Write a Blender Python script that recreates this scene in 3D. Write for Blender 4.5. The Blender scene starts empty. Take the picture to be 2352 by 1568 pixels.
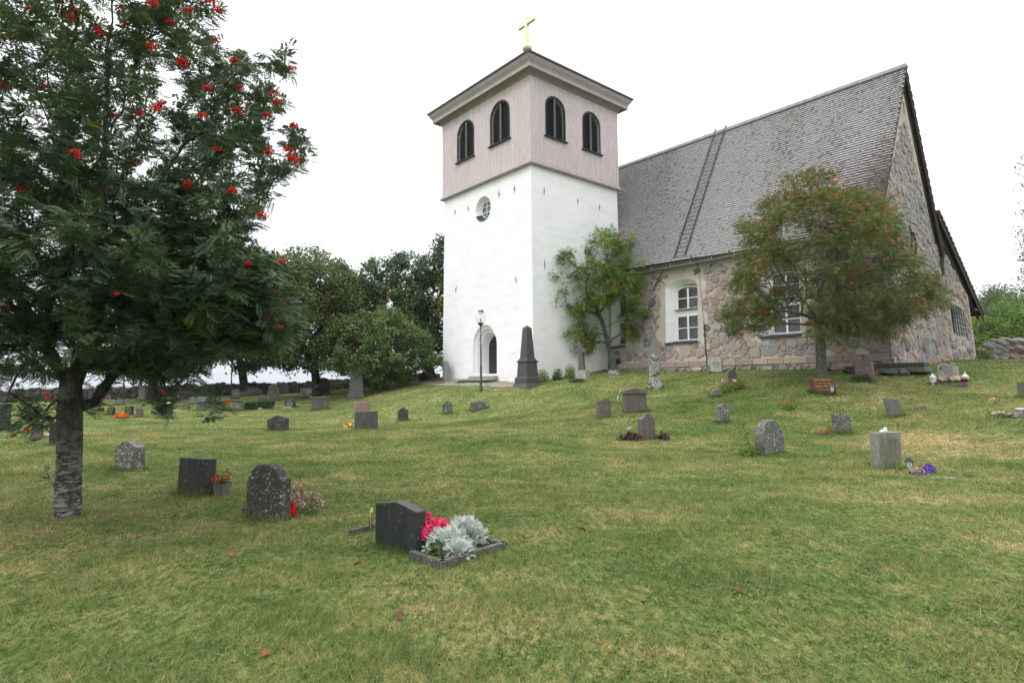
import bpy, math, random
import numpy as np
from mathutils import Vector, Matrix
from mathutils.geometry import tessellate_polygon
rng = np.random.default_rng(7)
random.seed(7)
R = math.radians
scene = bpy.context.scene
COL = scene.collection

# ------------------------------------------------------------------ camera
PITCH, ROLL, FPX = R(3.95), R(0.6), 1372.0          # focal length in pixels of a 2352 px wide picture
EYE = np.array([0.0, 0.0, 1.75])
fwd = np.array([0, math.cos(PITCH), math.sin(PITCH)])
_r0 = np.array([1.0, 0, 0]); _u0 = np.array([0, -math.sin(PITCH), math.cos(PITCH)])
rgt = _r0*math.cos(ROLL) - _u0*math.sin(ROLL)
upv = _r0*math.sin(ROLL) + _u0*math.cos(ROLL)
cam = bpy.data.cameras.new('camera'); cam.lens = 36*FPX/2352; cam.sensor_width = 36
cam.clip_start = .05; cam.clip_end = 9000
co = bpy.data.objects.new('camera', cam); COL.objects.link(co)
m = Matrix.Identity(4)
for i in range(3):
    m[i][0], m[i][1], m[i][2], m[i][3] = rgt[i], upv[i], -fwd[i], EYE[i]
co.matrix_world = m
scene.camera = co

# ------------------------------------------------------------------ sky and sun
SUN_EL, SUN_AZ = R(50), R(-98)      # azimuth clockwise from +Y (the viewing direction): high on the left
w = bpy.data.worlds.new("World"); scene.world = w; w.use_nodes = True
nt = w.node_tree; nt.nodes.clear()
def wn(t, **k):
    n = nt.nodes.new(t)
    for a, b in k.items(): setattr(n, a, b)
    return n
out = wn('ShaderNodeOutputWorld'); bg = wn('ShaderNodeBackground'); bg.inputs[1].default_value = 0.1
sky = wn('ShaderNodeTexSky', sky_type='NISHITA', sun_disc=False, sun_elevation=SUN_EL, sun_rotation=SUN_AZ)
tc = wn('ShaderNodeTexCoord'); sep = wn('ShaderNodeSeparateXYZ')
nt.links.new(tc.outputs['Generated'], sep.inputs[0])
ramp = wn('ShaderNodeValToRGB'); el = ramp.color_ramp.elements
el[0].position = 0.0; el[0].color = (.80, .88, .98, 1)
el[1].position = 1.0; el[1].color = (2.60, 2.60, 2.62, 1)
for p_, c_ in ((.035, (.93, .97, 1.02, 1)), (.10, (1.08, 1.10, 1.13, 1)), (.35, (1.75, 1.77, 1.80, 1))):
    e = el.new(p_); e.color = c_
nt.links.new(sep.outputs[2], ramp.inputs[0])
nz = wn('ShaderNodeTexNoise'); nz.inputs['Scale'].default_value = 2.2; nz.inputs['Detail'].default_value = 5
mp = wn('ShaderNodeMapping'); mp.inputs['Scale'].default_value = (1, 1, 3.5)
nt.links.new(tc.outputs['Generated'], mp.inputs[0]); nt.links.new(mp.outputs[0], nz.inputs['Vector'])
mr = wn('ShaderNodeMapRange'); mr.inputs[1].default_value = .3; mr.inputs[2].default_value = .7
mr.inputs[3].default_value = 9.2; mr.inputs[4].default_value = 10.8
nt.links.new(nz.outputs[0], mr.inputs[0])
vm = wn('ShaderNodeVectorMath', operation='SCALE')
nt.links.new(ramp.outputs[0], vm.inputs[0]); nt.links.new(mr.outputs[0], vm.inputs['Scale'])
mix = wn('ShaderNodeMix', data_type='RGBA'); mix.inputs[0].default_value = .93
nt.links.new(sky.outputs[0], mix.inputs[6]); nt.links.new(vm.outputs[0], mix.inputs[7])
nt.links.new(mix.outputs[2], bg.inputs[0]); nt.links.new(bg.outputs[0], out.inputs[0])
sd = bpy.data.lights.new('sun', 'SUN'); sd.energy = 1.15; sd.angle = R(20); sd.color = (1, .98, .95)
so = bpy.data.objects.new('sun', sd); COL.objects.link(so)
sv = Vector((math.sin(SUN_AZ)*math.cos(SUN_EL), math.cos(SUN_AZ)*math.cos(SUN_EL), math.sin(SUN_EL)))
so.rotation_euler = sv.to_track_quat('Z', 'Y').to_euler()
scene.view_settings.view_transform = 'Standard'; scene.view_settings.look = 'None'
scene.view_settings.exposure = 0.0; scene.view_settings.gamma = 1.0
scene.cycles.max_bounces = 6; scene.cycles.diffuse_bounces = 3; scene.cycles.glossy_bounces = 2
scene.cycles.transparent_max_bounces = 12; scene.cycles.transmission_bounces = 4
scene.cycles.use_adaptive_sampling = True; scene.cycles.adaptive_threshold = .02

# ------------------------------------------------------------------ picture <-> place helpers
def ray(x, y):
    d = fwd*FPX + rgt*(x-1176) - upv*(y-784)
    return d/d[1]
def at(x, y, Y):
    "the point that the photograph shows at x, y, standing Y metres ahead"
    return EYE + ray(x, y)*Y
def proj(P):
    D = np.asarray(P) - EYE
    z = D@fwd
    return 1176 + FPX*(D@rgt)/z, 784 - FPX*(D@upv)/z
def hit_plane(x, y, O, n):
    d = ray(x, y); return EYE + d*(np.dot(O-EYE, n)/np.dot(d, n))

# ------------------------------------------------------------------ terrain height
CP = []
def cp(x, y, Y): p = at(x, y, Y); CP.append(tuple(p))
for X_, Y_ in ((-8,-6),(0,-6),(8,-6),(-6,0),(0,0),(6,0),(-3,3),(3,3),(-7,4),(7,5),(-4,7),(0,7),(4,7),(-8,9),(8,9),(0,10),(5,10),(-12,4),(12,4)):
    CP.append((X_, Y_, 0.0))
for a in ((2035,1077,12),(1775,1045,14),(1490,1008,17.5),(1390,960,20.5),(1460,948,22),(1664,970,19),(1505,894,28),
          (1893,906,21.5),(1887,864,23.3),(2175,884,22),(2058,842,25.0),(2058,957,18.4),(1932,997,17),(2330,955,16.5),
          (1025,875,38.6),(1228,878,33),(1130,880,34),(1403,849,36.8),(1600,847,33.2),(1750,846,30.5),(1900,848,28),(2245,828,33.8),(2150,832,29),
          (2300,830,34),(2345,832,36),(1330,870,31),(1104,888,31),(1212,886,31),(1505,870,31),(1648,857,29.5),
          (350,961,29),(640,990,22.5),(839,986,22.5),(925,966,27),(1027,951,28),(1098,943,28.5),(735,941,34),(818,917,37),
          (300,917,50),(480,910,52),(690,904,54),(100,922,46),(870,890,42),(940,877,45),(1000,868,46),(250,953,31),
          (180,1085,11.5),(560,1100,11.4),(900,1100,11.4),(1240,1100,11.4),(1176,1000,17),(80,1012,17.5),(-100,1000,20),(760,990,22.3)):
    cp(*a)
for X_, Y_, Z_ in ((30,20,2.2),(40,40,2.8),(20,50,2.6),(5,50,2.4),(-10,60,1.2),(-40,60,.2),(-60,50,-.4),(-40,20,-.1),(-30,5,-.1),(30,5,.6),(60,20,2.5),(60,60,2.0),(20,42,2.7),(10,42,2.5)):
    CP.append((X_, Y_, Z_))
CP = np.array(CP)
def _U(r2): return np.where(r2 > 1e-9, .5*r2*np.log(np.maximum(r2, 1e-9)), 0)
_n = len(CP); _A = np.zeros((_n+3, _n+3))
_A[:_n,:_n] = _U(((CP[:,None,:2]-CP[None,:,:2])**2).sum(-1)) + np.eye(_n)*1.2
_A[:_n,_n] = 1; _A[:_n,_n+1:] = CP[:,:2]; _A[_n,:_n] = 1; _A[_n+1:,:_n] = CP[:,:2].T
_W = np.linalg.solve(_A, np.concatenate([CP[:,2], np.zeros(3)]))
def gz(x, y):
    x = np.asarray(x, float); y = np.asarray(y, float); sh = x.shape
    xf, yf = x.ravel(), y.ravel(); z = np.empty_like(xf)
    for s in range(0, len(xf), 40000):
        a, b = xf[s:s+40000], yf[s:s+40000]
        ac, bc = np.clip(a, -60, 60), np.clip(b, -8, 64)
        r2 = (ac[:,None]-CP[None,:,0])**2 + (bc[:,None]-CP[None,:,1])**2
        t = _U(r2)@_W[:_n] + _W[_n] + _W[_n+1]*ac + _W[_n+2]*bc
        # small unevenness of an old churchyard lawn
        t += .018*np.sin(a*1.9+b*.7)*np.sin(b*1.55-a*.4) + .012*np.sin(a*3.7-b*2.1+1)*np.sin(b*3.1+2)
        # beyond the wall on the left the land drops to the lake
        dl = np.clip((b - 57.5 - .19*a)/45, 0, 1)*np.clip((14-a)/20, 0, 1)
        rr = np.clip((np.hypot(a, b)-85)/120, 0, 1)
        t = t*(1-np.maximum(dl, rr)) - 19*np.maximum(dl, rr*rr*(3-2*rr))
        z[s:s+40000] = t
    return z.reshape(sh)
def G(x, y): return float(gz(np.array([x]), np.array([y]))[0])
def place(x, y, tmin=2.0, tmax=70):
    "the spot on the ground that the photograph shows at x, y"
    d = ray(x, y); t = np.linspace(tmin, tmax, 900)
    P = EYE + d[None,:]*t[:,None]
    h = P[:,2] - gz(P[:,0], P[:,1])
    k = np.where(h <= 0)[0]
    if len(k) == 0 or k[0] == 0:
        k = int(np.argmin(np.abs(h))); T = t[k]
    else:
        k = k[0]; T = t[k-1] + (t[k]-t[k-1])*h[k-1]/(h[k-1]-h[k])
    p = EYE + d*T
    return np.array([p[0], p[1], G(p[0], p[1])])

# ------------------------------------------------------------------ object helpers
def tag(o, label=None, cat=None, group=None, kind=None):
    if label: o['label'] = label
    if cat: o['category'] = cat
    if group: o['group'] = group
    if kind: o['kind'] = kind
    return o
def thing(name, label, cat, loc=(0,0,0), group=None):
    o = bpy.data.objects.new(name, None); COL.objects.link(o)
    o.location = [float(v) for v in loc]; o.empty_display_size = .2
    return tag(o, label, cat, group)
def wloc(o):
    v = Vector((0,0,0))
    while o: v += o.location; o = o.parent
    return np.array(v)
def link(name, me, parent=None, origin=None):
    o = bpy.data.objects.new(name, me); COL.objects.link(o)
    if parent is not None: o.parent = parent
    if origin is not None: o.location = [float(v) for v in origin]
    return o
def mats_to(me, mats):
    for k in (mats if isinstance(mats, (list, tuple)) else [mats]): me.materials.append(k)

class MB:
    "collects faces; build() links them as one mesh object; coordinates are world coordinates"
    def __init__(s): s.v, s.f, s.m, s.c, s.uv = [], [], [], [], []
    def add(s, V, F, m=0, c=None, uv=None):
        o = len(s.v); s.v += [tuple(map(float, p)) for p in V]
        for k, f in enumerate(F):
            s.f.append([i+o for i in f]); s.m.append(m); s.c.append(c if c is not None else (.5,.5,.5))
            s.uv.append([uv[i] for i in f] if uv is not None else None)
        return s
    def box(s, c, size, ax=None, m=0, col=None, taper=1.0):
        c = np.array(c, float); A = np.eye(3) if ax is None else np.array(ax, float)
        h = np.array(size, float)/2; V = []
        for z in (-1, 1):
            k = taper if z > 0 else 1
            for x, y in ((-1,-1),(1,-1),(1,1),(-1,1)): V.append(c + A[0]*x*h[0]*k + A[1]*y*h[1]*k + A[2]*z*h[2])
        return s.add(V, [(0,3,2,1),(4,5,6,7),(0,1,5,4),(1,2,6,5),(2,3,7,6),(3,0,4,7)], m, col)
    def tube(s, pts, rad, n=8, m=0, col=None, cap=True):
        pts = [np.array(p, float) for p in pts]; V = []; F = []
        if not hasattr(rad, '__len__'): rad = [rad]*len(pts)
        ref = np.array([0,0,1.0])
        for i, p in enumerate(pts):
            d = pts[min(i+1, len(pts)-1)] - pts[max(i-1, 0)]; d = d/(np.linalg.norm(d)+1e-9)
            if i == 0 and abs(d[2]) > .9: ref = np.array([1.0,0,0])
            a = np.cross(d, ref); a /= np.linalg.norm(a)+1e-9; b = np.cross(d, a)
            for k in range(n):
                t = 2*math.pi*k/n; V.append(p + (a*math.cos(t)+b*math.sin(t))*rad[i])
        for i in range(len(pts)-1):
            for k in range(n): F.append((i*n+k, i*n+(k+1)%n, (i+1)*n+(k+1)%n, (i+1)*n+k))
        if cap: F.append(list(range(n))[::-1]); F.append([(len(pts)-1)*n+k for k in range(n)])
        return s.add(V, F, m, col)
    def lathe(s, c, prof, n=16, m=0, col=None, ax=None):
        c = np.array(c, float); V = []; F = []; A = np.eye(3) if ax is None else np.array(ax)
        for r, z in prof:
            for k in range(n):
                t = 2*math.pi*k/n; V.append(c + A[0]*r*math.cos(t) + A[1]*r*math.sin(t) + A[2]*z)
        for i in range(len(prof)-1):
            for k in range(n): F.append((i*n+k, i*n+(k+1)%n, (i+1)*n+(k+1)%n, (i+1)*n+k))
        F.append(list(range(n))[::-1]); F.append([(len(prof)-1)*n+k for k in range(n)])
        return s.add(V, F, m, col)
    def blob(s, c, rad, m=0, col=None, sub=2, rough=.12, ax=None):
        import bmesh
        bm = bmesh.new(); bmesh.ops.create_icosphere(bm, subdivisions=sub, radius=1)
        V = np.array([v.co[:] for v in bm.verts]); F = [[v.index for v in f.verts] for f in bm.faces]; bm.free()
        ph = rng.uniform(0, 6, 6)
        k = 1 + rough*(np.sin(V[:,0]*2.3+ph[0])*np.sin(V[:,1]*2.7+ph[1]) + .6*np.sin(V[:,2]*4.1+ph[2]+V[:,0]*3) + .4*np.sin(V[:,1]*6+ph[3])*np.sin(V[:,0]*5+ph[4]))
        V = V*k[:,None]*np.array(rad)
        if ax is not None: V = V@np.array(ax)
        return s.add(V+np.array(c), F, m, col)
    def prism(s, poly, fr, d0, d1, m=0, col=None, uvo=None):
        "poly of (u,v); fr(u,v,w) -> world; from w=d0 (front) to w=d1"
        n = len(poly); V = [fr(u, v, d0) for u, v in poly] + [fr(u, v, d1) for u, v in poly]
        t = tessellate_polygon([[Vector((u, v, 0)) for u, v in poly]])
        F = [tuple(x) for x in t] + [tuple(i+n for i in x[::-1]) for x in t]
        F += [(i, (i+1)%n, (i+1)%n+n, i+n) for i in range(n)]
        return s.add(V, F, m, col, [tuple(p) for p in poly]*2)
    def build(s, name, mats, parent=None, smooth=False, loc=None, bevel=0):
        o0 = wloc(parent) if parent is not None else np.zeros(3)
        if loc is not None: o0 = np.array(loc, float)
        me = bpy.data.meshes.new(name)
        V = np.array(s.v) - o0
        me.from_pydata(V.tolist(), [], s.f); mats_to(me, mats)
        me.polygons.foreach_set('material_index', s.m)
        if smooth: me.polygons.foreach_set('use_smooth', [True]*len(s.f))
        at_ = me.attributes.new('col', 'FLOAT_COLOR', 'FACE')
        at_.data.foreach_set('color', np.array([tuple(c)+(1,) for c in s.c], np.float32).ravel())
        if any(u is not None for u in s.uv):
            uvl = me.uv_layers.new(name='UVMap'); flat = []
            for f, u in zip(s.f, s.uv): flat += [c for p in (u or [(0,0)]*len(f)) for c in p]
            uvl.data.foreach_set('uv', np.array(flat, np.float32))
        import bmesh
        bm = bmesh.new(); bm.from_mesh(me)
        bmesh.ops.recalc_face_normals(bm, faces=bm.faces)
        if bevel:
            bmesh.ops.remove_doubles(bm, verts=bm.verts, dist=1e-5)
            es = [e for e in bm.edges if len(e.link_faces) == 2 and e.calc_face_angle(0) > .5]
            bmesh.ops.bevel(bm, geom=es, offset=bevel, segments=2, affect='EDGES', profile=.6)
        bm.to_mesh(me); bm.free()
        if smooth: me.set_sharp_from_angle(angle=R(40))
        return link(name, me, parent, None if parent is not None else loc)

def np_mesh(name, V, k, mats, col=None, parent=None, loc=None, smooth=False):
    "V: (n*k,3) corner points of n separate k-gons"
    V = np.asarray(V, np.float32).reshape(-1, 3); n = len(V)//k
    o0 = wloc(parent) if parent is not None else (np.array(loc) if loc is not None else np.zeros(3))
    V = V - o0.astype(np.float32)
    me = bpy.data.meshes.new(name); me.vertices.add(n*k); me.loops.add(n*k); me.polygons.add(n)
    me.vertices.foreach_set('co', V.ravel()); me.loops.foreach_set('vertex_index', np.arange(n*k, dtype=np.int32))
    me.polygons.foreach_set('loop_start', np.arange(0, n*k, k, dtype=np.int32))
    try: me.polygons.foreach_set('loop_total', np.full(n, k, np.int32))
    except Exception: pass
    if smooth: me.polygons.foreach_set('use_smooth', np.ones(n, bool))
    mats_to(me, mats)
    if col is not None:
        a = me.attributes.new('col', 'FLOAT_COLOR', 'FACE'); c = np.ones((n, 4), np.float32); c[:, :3] = col
        a.data.foreach_set('color', c.ravel())
    me.update(calc_edges=True)
    return link(name, me, parent, loc if parent is None else None)

# ------------------------------------------------------------------ material helpers
class NT:
    def __init__(s, name):
        s.mat = bpy.data.materials.new(name); s.mat.use_nodes = True; s.t = s.mat.node_tree
        s.t.nodes.clear(); s.out = s.t.nodes.new('ShaderNodeOutputMaterial')
        s.p = s.n('ShaderNodeBsdfPrincipled'); s.l(s.p.outputs[0], s.out.inputs[0])
        s.p.inputs['Roughness'].default_value = .85; s.p.inputs['Specular IOR Level'].default_value = .3
    def n(s, t, **k):
        x = s.t.nodes.new(t)
        for a, b in k.items(): setattr(x, a, b)
        return x
    def l(s, a, b): s.t.links.new(a, b)
    def pos(s, scale=(1,1,1), obj=False):
        if obj: c = s.n('ShaderNodeTexCoord').outputs['Object']
        else: c = s.n('ShaderNodeNewGeometry').outputs['Position']
        mpp = s.n('ShaderNodeMapping'); mpp.inputs['Scale'].default_value = scale; s.l(c, mpp.inputs[0]); return mpp.outputs[0]
    def noise(s, vec, scale, detail=3, rough=.55, dist=0):
        x = s.n('ShaderNodeTexNoise'); x.inputs['Scale'].default_value = scale; x.inputs['Detail'].default_value = detail
        x.inputs['Roughness'].default_value = rough; x.inputs['Distortion'].default_value = dist; s.l(vec, x.inputs['Vector']); return x.outputs[0]
    def voro(s, vec, scale, feat='F1', out='Distance', rand=1):
        x = s.n('ShaderNodeTexVoronoi', feature=feat); x.inputs['Scale'].default_value = scale; x.inputs['Randomness'].default_value = rand
        s.l(vec, x.inputs['Vector']); return x.outputs[out]
    def math(s, op, a, b=None, c=None, clamp=False):
        x = s.n('ShaderNodeMath', operation=op, use_clamp=clamp)
        for i, q in enumerate((a, b, c)):
            if q is None: continue
            if hasattr(q, 'links'): s.l(q, x.inputs[i])
            else: x.inputs[i].default_value = q
        return x.outputs[0]
    def mr(s, v, a, b, c=0, d=1):
        x = s.n('ShaderNodeMapRange'); s.l(v, x.inputs[0])
        for i, q in enumerate((a, b, c, d)): x.inputs[i+1].default_value = q
        return x.outputs[0]
    def mix(s, f, a, b, mode='MIX'):
        x = s.n('ShaderNodeMix', data_type='RGBA', blend_type=mode)
        for i, q in ((0, f), (6, a), (7, b)):
            if hasattr(q, 'links'): s.l(q, x.inputs[i])
            elif i == 0: x.inputs[0].default_value = q
            else: x.inputs[i].default_value = tuple(q)+(1,)
        return x.outputs[2]
    def ramp(s, v, stops):
        x = s.n('ShaderNodeValToRGB'); e = x.color_ramp.elements
        e[0].position, e[0].color = stops[0][0], tuple(stops[0][1])+(1,)
        e[1].position, e[1].color = stops[-1][0], tuple(stops[-1][1])+(1,)
        for p_, c_ in stops[1:-1]: q = e.new(p_); q.color = tuple(c_)+(1,)
        s.l(v, x.inputs[0]); return x.outputs[0]
    def attr(s, name='col'): return s.n('ShaderNodeAttribute', attribute_name=name).outputs[0]
    def bump(s, h, st=.3, dist=.02):
        x = s.n('ShaderNodeBump'); x.inputs['Strength'].default_value = st; x.inputs['Distance'].default_value = dist
        s.l(h, x.inputs['Height']); s.l(x.outputs[0], s.p.inputs['Normal'])
    def col(s, c):
        if hasattr(c, 'links'): s.l(c, s.p.inputs['Base Color'])
        else: s.p.inputs['Base Color'].default_value = tuple(c)+(1,)
    def rough(s, r, sp=None):
        s.p.inputs['Roughness'].default_value = r
        if sp is not None: s.p.inputs['Specular IOR Level'].default_value = sp
_mc = {}
def plain(name, c, rough=.6, metal=0, var=.15, scale=20, sp=.4):
    if name in _mc: return _mc[name]
    t = NT(name); v = t.pos()
    f = t.noise(v, scale, 4); c = np.array(c, float)
    t.col(t.mix(t.mr(f, .3, .7), tuple(c*(1-var)), tuple(np.minimum(c*(1+var), 1)))); t.rough(rough, sp)
    t.p.inputs['Metallic'].default_value = metal; t.bump(f, .15, .004)
    _mc[name] = t.mat; return t.mat
def stone(name, c, speck=.35, lichen=.0, lc=(.45,.46,.40), streak=.3, gloss=.75, scale=1.0):
    if name in _mc: return _mc[name]
    t = NT(name); v = t.pos(); vs = t.pos((6, 6, .7)); c = np.array(c, float)
    a = t.noise(v, 70/scale, 2, .8); b = t.noise(v, 9, 4); st = t.noise(vs, 2.5, 4)
    q = t.mix(t.mr(a, .35, .65), tuple(c*(1-speck)), tuple(np.minimum(c*(1+speck), 1)))
    q = t.mix(t.mr(b, .35, .7), q, tuple(c*.7), 'MIX') if speck > .1 else q
    q = t.mix(t.math('MULTIPLY', t.mr(st, .45, .65), streak), q, tuple(c*.35))
    if lichen:
        d = t.n('ShaderNodeVectorMath', operation='ADD'); ns = t.n('ShaderNodeTexNoise'); ns.inputs['Scale'].default_value = 30; t.l(v, ns.inputs['Vector'])
        sc_ = t.n('ShaderNodeVectorMath', operation='SCALE'); sc_.inputs['Scale'].default_value = .05; t.l(ns.outputs[1], sc_.inputs[0])
        t.l(v, d.inputs[0]); t.l(sc_.outputs[0], d.inputs[1])
        vo = t.voro(d.outputs[0], 15); vo2 = t.voro(d.outputs[0], 38)
        big = t.noise(v, 3.5, 3)
        msk = t.math('MULTIPLY', t.mr(vo, .30*lichen+.05, .30*lichen-.02), t.mr(big, .50, .58))
        msk2 = t.math('MULTIPLY', t.mr(vo2, .34*lichen, .34*lichen-.06), t.mr(t.noise(v, 6, 2), .42, .5))
        q = t.mix(t.math('MAXIMUM', msk, msk2), q, lc)
    t.col(q); t.rough(gloss, .35); t.bump(t.math('ADD', a, b), .25, .006)
    _mc[name] = t.mat; return t.mat
# ================================================================== ground, lake, path
def grass_col(t, rnd):
    v = t.pos(); v2 = t.pos((1, 1.6, 1))
    n1 = t.noise(v2, .22, 4, .6); n2 = t.noise(v, 1.1, 4, .65); n3 = t.noise(v, 6, 3, .6)
    s = t.math('ADD', t.math('MULTIPLY', n1, .75), t.math('MULTIPLY', n2, .75))
    s = t.math('ADD', s, t.math('MULTIPLY', n3, .45))
    s = t.mr(s, .66, 1.36)
    for (px, py, rad_, amt) in ((2170,1022,2.6,.26), (2060,1000,1.6,.16), (1000,1420,1.3,.13), (330,1340,1.1,.12), (1500,1085,2.4,.14), (1900,1130,1.2,.12), (250,1100,2.0,-.10), (1500,1350,1.2,-.10)):
        c_ = place(px, py); d_ = t.n('ShaderNodeVectorMath', operation='DISTANCE'); t.l(v, d_.inputs[0]); d_.inputs[1].default_value = tuple(c_)
        s = t.math('ADD', s, t.math('MULTIPLY', t.mr(t.math('ADD', d_.outputs['Value'], t.math('MULTIPLY', n2, rad_*.9)), rad_*1.5, rad_*.5), amt))
    s = t.math('ADD', s, t.math('MULTIPLY', t.math('SUBTRACT', rnd, .5), .62), clamp=True)
    return t.ramp(s, [(0, (.066,.130,.032)), (.28, (.134,.208,.055)), (.52, (.222,.268,.084)), (.75, (.385,.340,.140)), (1, (.64,.48,.27))])
t = NT('lawn'); v = t.pos()
f = t.noise(v, 34, 4, .7); f2 = t.noise(t.pos((1, .45, 1)), 16, 3, .7)
rn = t.mr(t.math('MULTIPLY', t.math('ADD', f, f2), .5), .38, .62)
gc = grass_col(t, rn)
dk = t.mix(t.mr(f2, .32, .55), (.045,.062,.018), gc)
t.col(t.mix(t.mr(t.noise(v, 3.3, 4), .3, .62, .35, 0), dk, (.075,.115,.028))); t.rough(.95, .1); t.bump(t.math('ADD', f, f2), .9, .05)
M_LAWN = t.mat
t = NT('grass_blades'); a = t.attr(); sp_ = t.n('ShaderNodeSeparateColor'); t.l(a, sp_.inputs[0])
gc = grass_col(t, sp_.outputs[0])
gc = t.mix(1.0, t.mix(sp_.outputs[1], gc, (.06,.13,.030)), (1.10,1.06,1.10), 'MULTIPLY')
t.col(gc); t.rough(.6, .25)
tr = t.n('ShaderNodeBsdfTranslucent'); t.l(gc, tr.inputs[0]); mx = t.n('ShaderNodeMixShader'); mx.inputs[0].default_value = .35
t.l(t.p.outputs[0], mx.inputs[1]); t.l(tr.outputs[0], mx.inputs[2]); t.l(mx.outputs[0], t.out.inputs[0])
M_BLADE = t.mat

def axis(parts):
    o = [parts[0][0]]
    for a, b, s in parts: o += list(np.linspace(a, b, int(round((b-a)/s))+1)[1:])
    return np.array(o)
gx = axis([(-4000,-400,600),(-400,-80,40),(-80,-30,2),(-30,-12,.5),(-12,14,.25),(14,34,.5),(34,80,2),(80,400,40),(400,4000,600)])
gy = axis([(-400,-40,60),(-40,-6,4),(-6,2,1),(2,24,.25),(24,48,.5),(48,90,1.5),(90,400,20),(400,6000,700)])
XX, YY = np.meshgrid(gx, gy); ZZ = gz(XX, YY)
me = bpy.data.meshes.new('ground')
nx, ny = len(gx), len(gy)
idx = np.arange(nx*ny).reshape(ny, nx)
Q = np.stack([idx[:-1,:-1], idx[:-1,1:], idx[1:,1:], idx[1:,:-1]], -1).reshape(-1, 4)
me.vertices.add(nx*ny); me.vertices.foreach_set('co', np.stack([XX, YY, ZZ], -1).astype(np.float32).ravel())
me.loops.add(Q.size); me.loops.foreach_set('vertex_index', Q.astype(np.int32).ravel())
me.polygons.add(len(Q)); me.polygons.foreach_set('loop_start', np.arange(0, Q.size, 4, dtype=np.int32))
me.polygons.foreach_set('use_smooth', np.ones(len(Q), bool)); me.materials.append(M_LAWN); me.update(calc_edges=True)
tag(link('ground', me), 'mown churchyard lawn with green and straw coloured patches', 'ground', kind='structure')

t = NT('lake_water'); t.col((.30,.36,.42)); t.rough(.12, .5); t.bump(t.noise(t.pos((1, .3, 1)), .4, 3), .2, .2); M_WATER = t.mat
b = MB(); b.add([(-5000,150,-14),(5000,150,-14),(5000,7500,-14),(-5000,7500,-14)], [(0,1,2,3)])
tag(b.build('water', M_WATER), 'pale grey lake far below the churchyard wall', 'lake', kind='structure')

# gravel path in front of the tower
t = NT('gravel'); v = t.pos(); vo = t.voro(v, 26, out='Color'); hs = t.n('ShaderNodeSeparateColor'); t.l(vo, hs.inputs[0])
t.col(t.ramp(hs.outputs[0], [(0,(.16,.13,.12)),(.4,(.30,.25,.24)),(.75,(.40,.34,.33)),(1,(.55,.50,.49))])); t.bump(t.voro(v, 26), .8, .02); M_GRAVEL = t.mat
def ribbon(name, left, right, lift, mat_, n=10):
    b = MB(); V = []
    L = [np.array(p[:2]) for p in left]; Rr = [np.array(p[:2]) for p in right]
    for a, c in zip(L, Rr):
        for k in range(n+1):
            q = a+(c-a)*k/n; V.append((q[0], q[1], G(*q)+lift))
    F = [(i*(n+1)+k, i*(n+1)+k+1, (i+1)*(n+1)+k+1, (i+1)*(n+1)+k) for i in range(len(L)-1) for k in range(n)]
    b.add(V, F); return b.build(name, mat_)
# ================================================================== the church
AZ1 = R(40.5)
d1 = np.array([-math.sin(AZ1), math.cos(AZ1), 0]); d2 = np.array([math.cos(AZ1), math.sin(AZ1), 0]); ZU = np.array([0,0,1.0])
T0 = at(1226, 878, 33.0); T0[2] = 0
WA, WB = 8.65, 7.5
NB = 6.45                                   # the nave wall stands this far back along d2
def F3(a, b, z): return T0 + d1*a + d2*b + ZU*z
def on_b(x, y, b):                          # picture -> (a, z) on a wall facing the viewer's left
    p = hit_plane(x, y, F3(0, b, 0), d2); q = p-T0; return float(q@d1), float(p[2])
def on_a(x, y, a):                          # picture -> (b, z) on a wall facing the viewer's right
    p = hit_plane(x, y, F3(a, 0, 0), d1); q = p-T0; return float(q@d2), float(p[2])

t = NT('white_plaster'); v = t.pos(); a = t.noise(v, .7, 4, .6); b_ = t.noise(v, 3.2, 5, .6); vz = t.pos((.6,.6,2.2))
geo = t.n('ShaderNodeNewGeometry'); sx = t.n('ShaderNodeSeparateXYZ'); t.l(geo.outputs['Position'], sx.inputs[0])
q = t.mix(t.mr(a, .35, .65), (.83,.835,.855), (.88,.885,.905))
q = t.mix(t.math('MULTIPLY', t.mr(t.noise(vz, 1.1, 5, .7), .50, .72), .45), q, (.66,.67,.67))
low = t.math('MULTIPLY', t.mr(sx.outputs[2], 3.0, 1.7), t.mr(b_, .42, .62))
q = t.mix(t.math('MULTIPLY', low, .6), q, (.72,.66,.56))
t.col(q); t.rough(.9, .15); t.bump(t.math('ADD', t.math('MULTIPLY', t.noise(vz, 1.0, 4), 1.0), t.math('MULTIPLY', t.noise(v, 18, 3), .06)), .30, .07); M_PLASTER = t.mat
t = NT('pink_boards'); v = t.pos(); at2 = t.attr('col')
n_ = t.noise(t.pos((4,4,.5)), 3, 4); q = t.mix(t.mr(n_, .35, .7), (.66,.57,.585), (.80,.715,.73))
q = t.mix(.5, q, t.mix(1.0, q, at2, 'MULTIPLY')); q = t.mix(t.math('MULTIPLY', t.mr(t.noise(v, 9, 3), .62, .7), .5), q, (.30,.27,.26))
t.col(q); t.rough(.75, .2); t.bump(n_, .2, .01); M_BOARD = t.mat
M_TRIM = plain('trim_paint', (.37,.315,.32), .6, var=.12, scale=3)
M_TRIMD = plain('trim_shade', (.30,.25,.25), .7, var=.12, scale=3)  # darker copy of the trim paint, with the soffit's shading in its colour
M_BLACKM = plain('black_sheet_metal', (.028,.032,.040), .45, .0, .3, 6)
M_IRON = plain('black_iron', (.022,.021,.020), .55, .0, .2, 9)
M_LOUVRE = plain('tarred_louvres', (.020,.021,.024), .6, 0, .3, 12)
M_MULL = plain('weathered_post', (.11,.11,.115), .8, 0, .3, 12)
M_WHITE = plain('white_paint', (.80,.81,.80), .45, 0, .03, 8)
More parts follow.
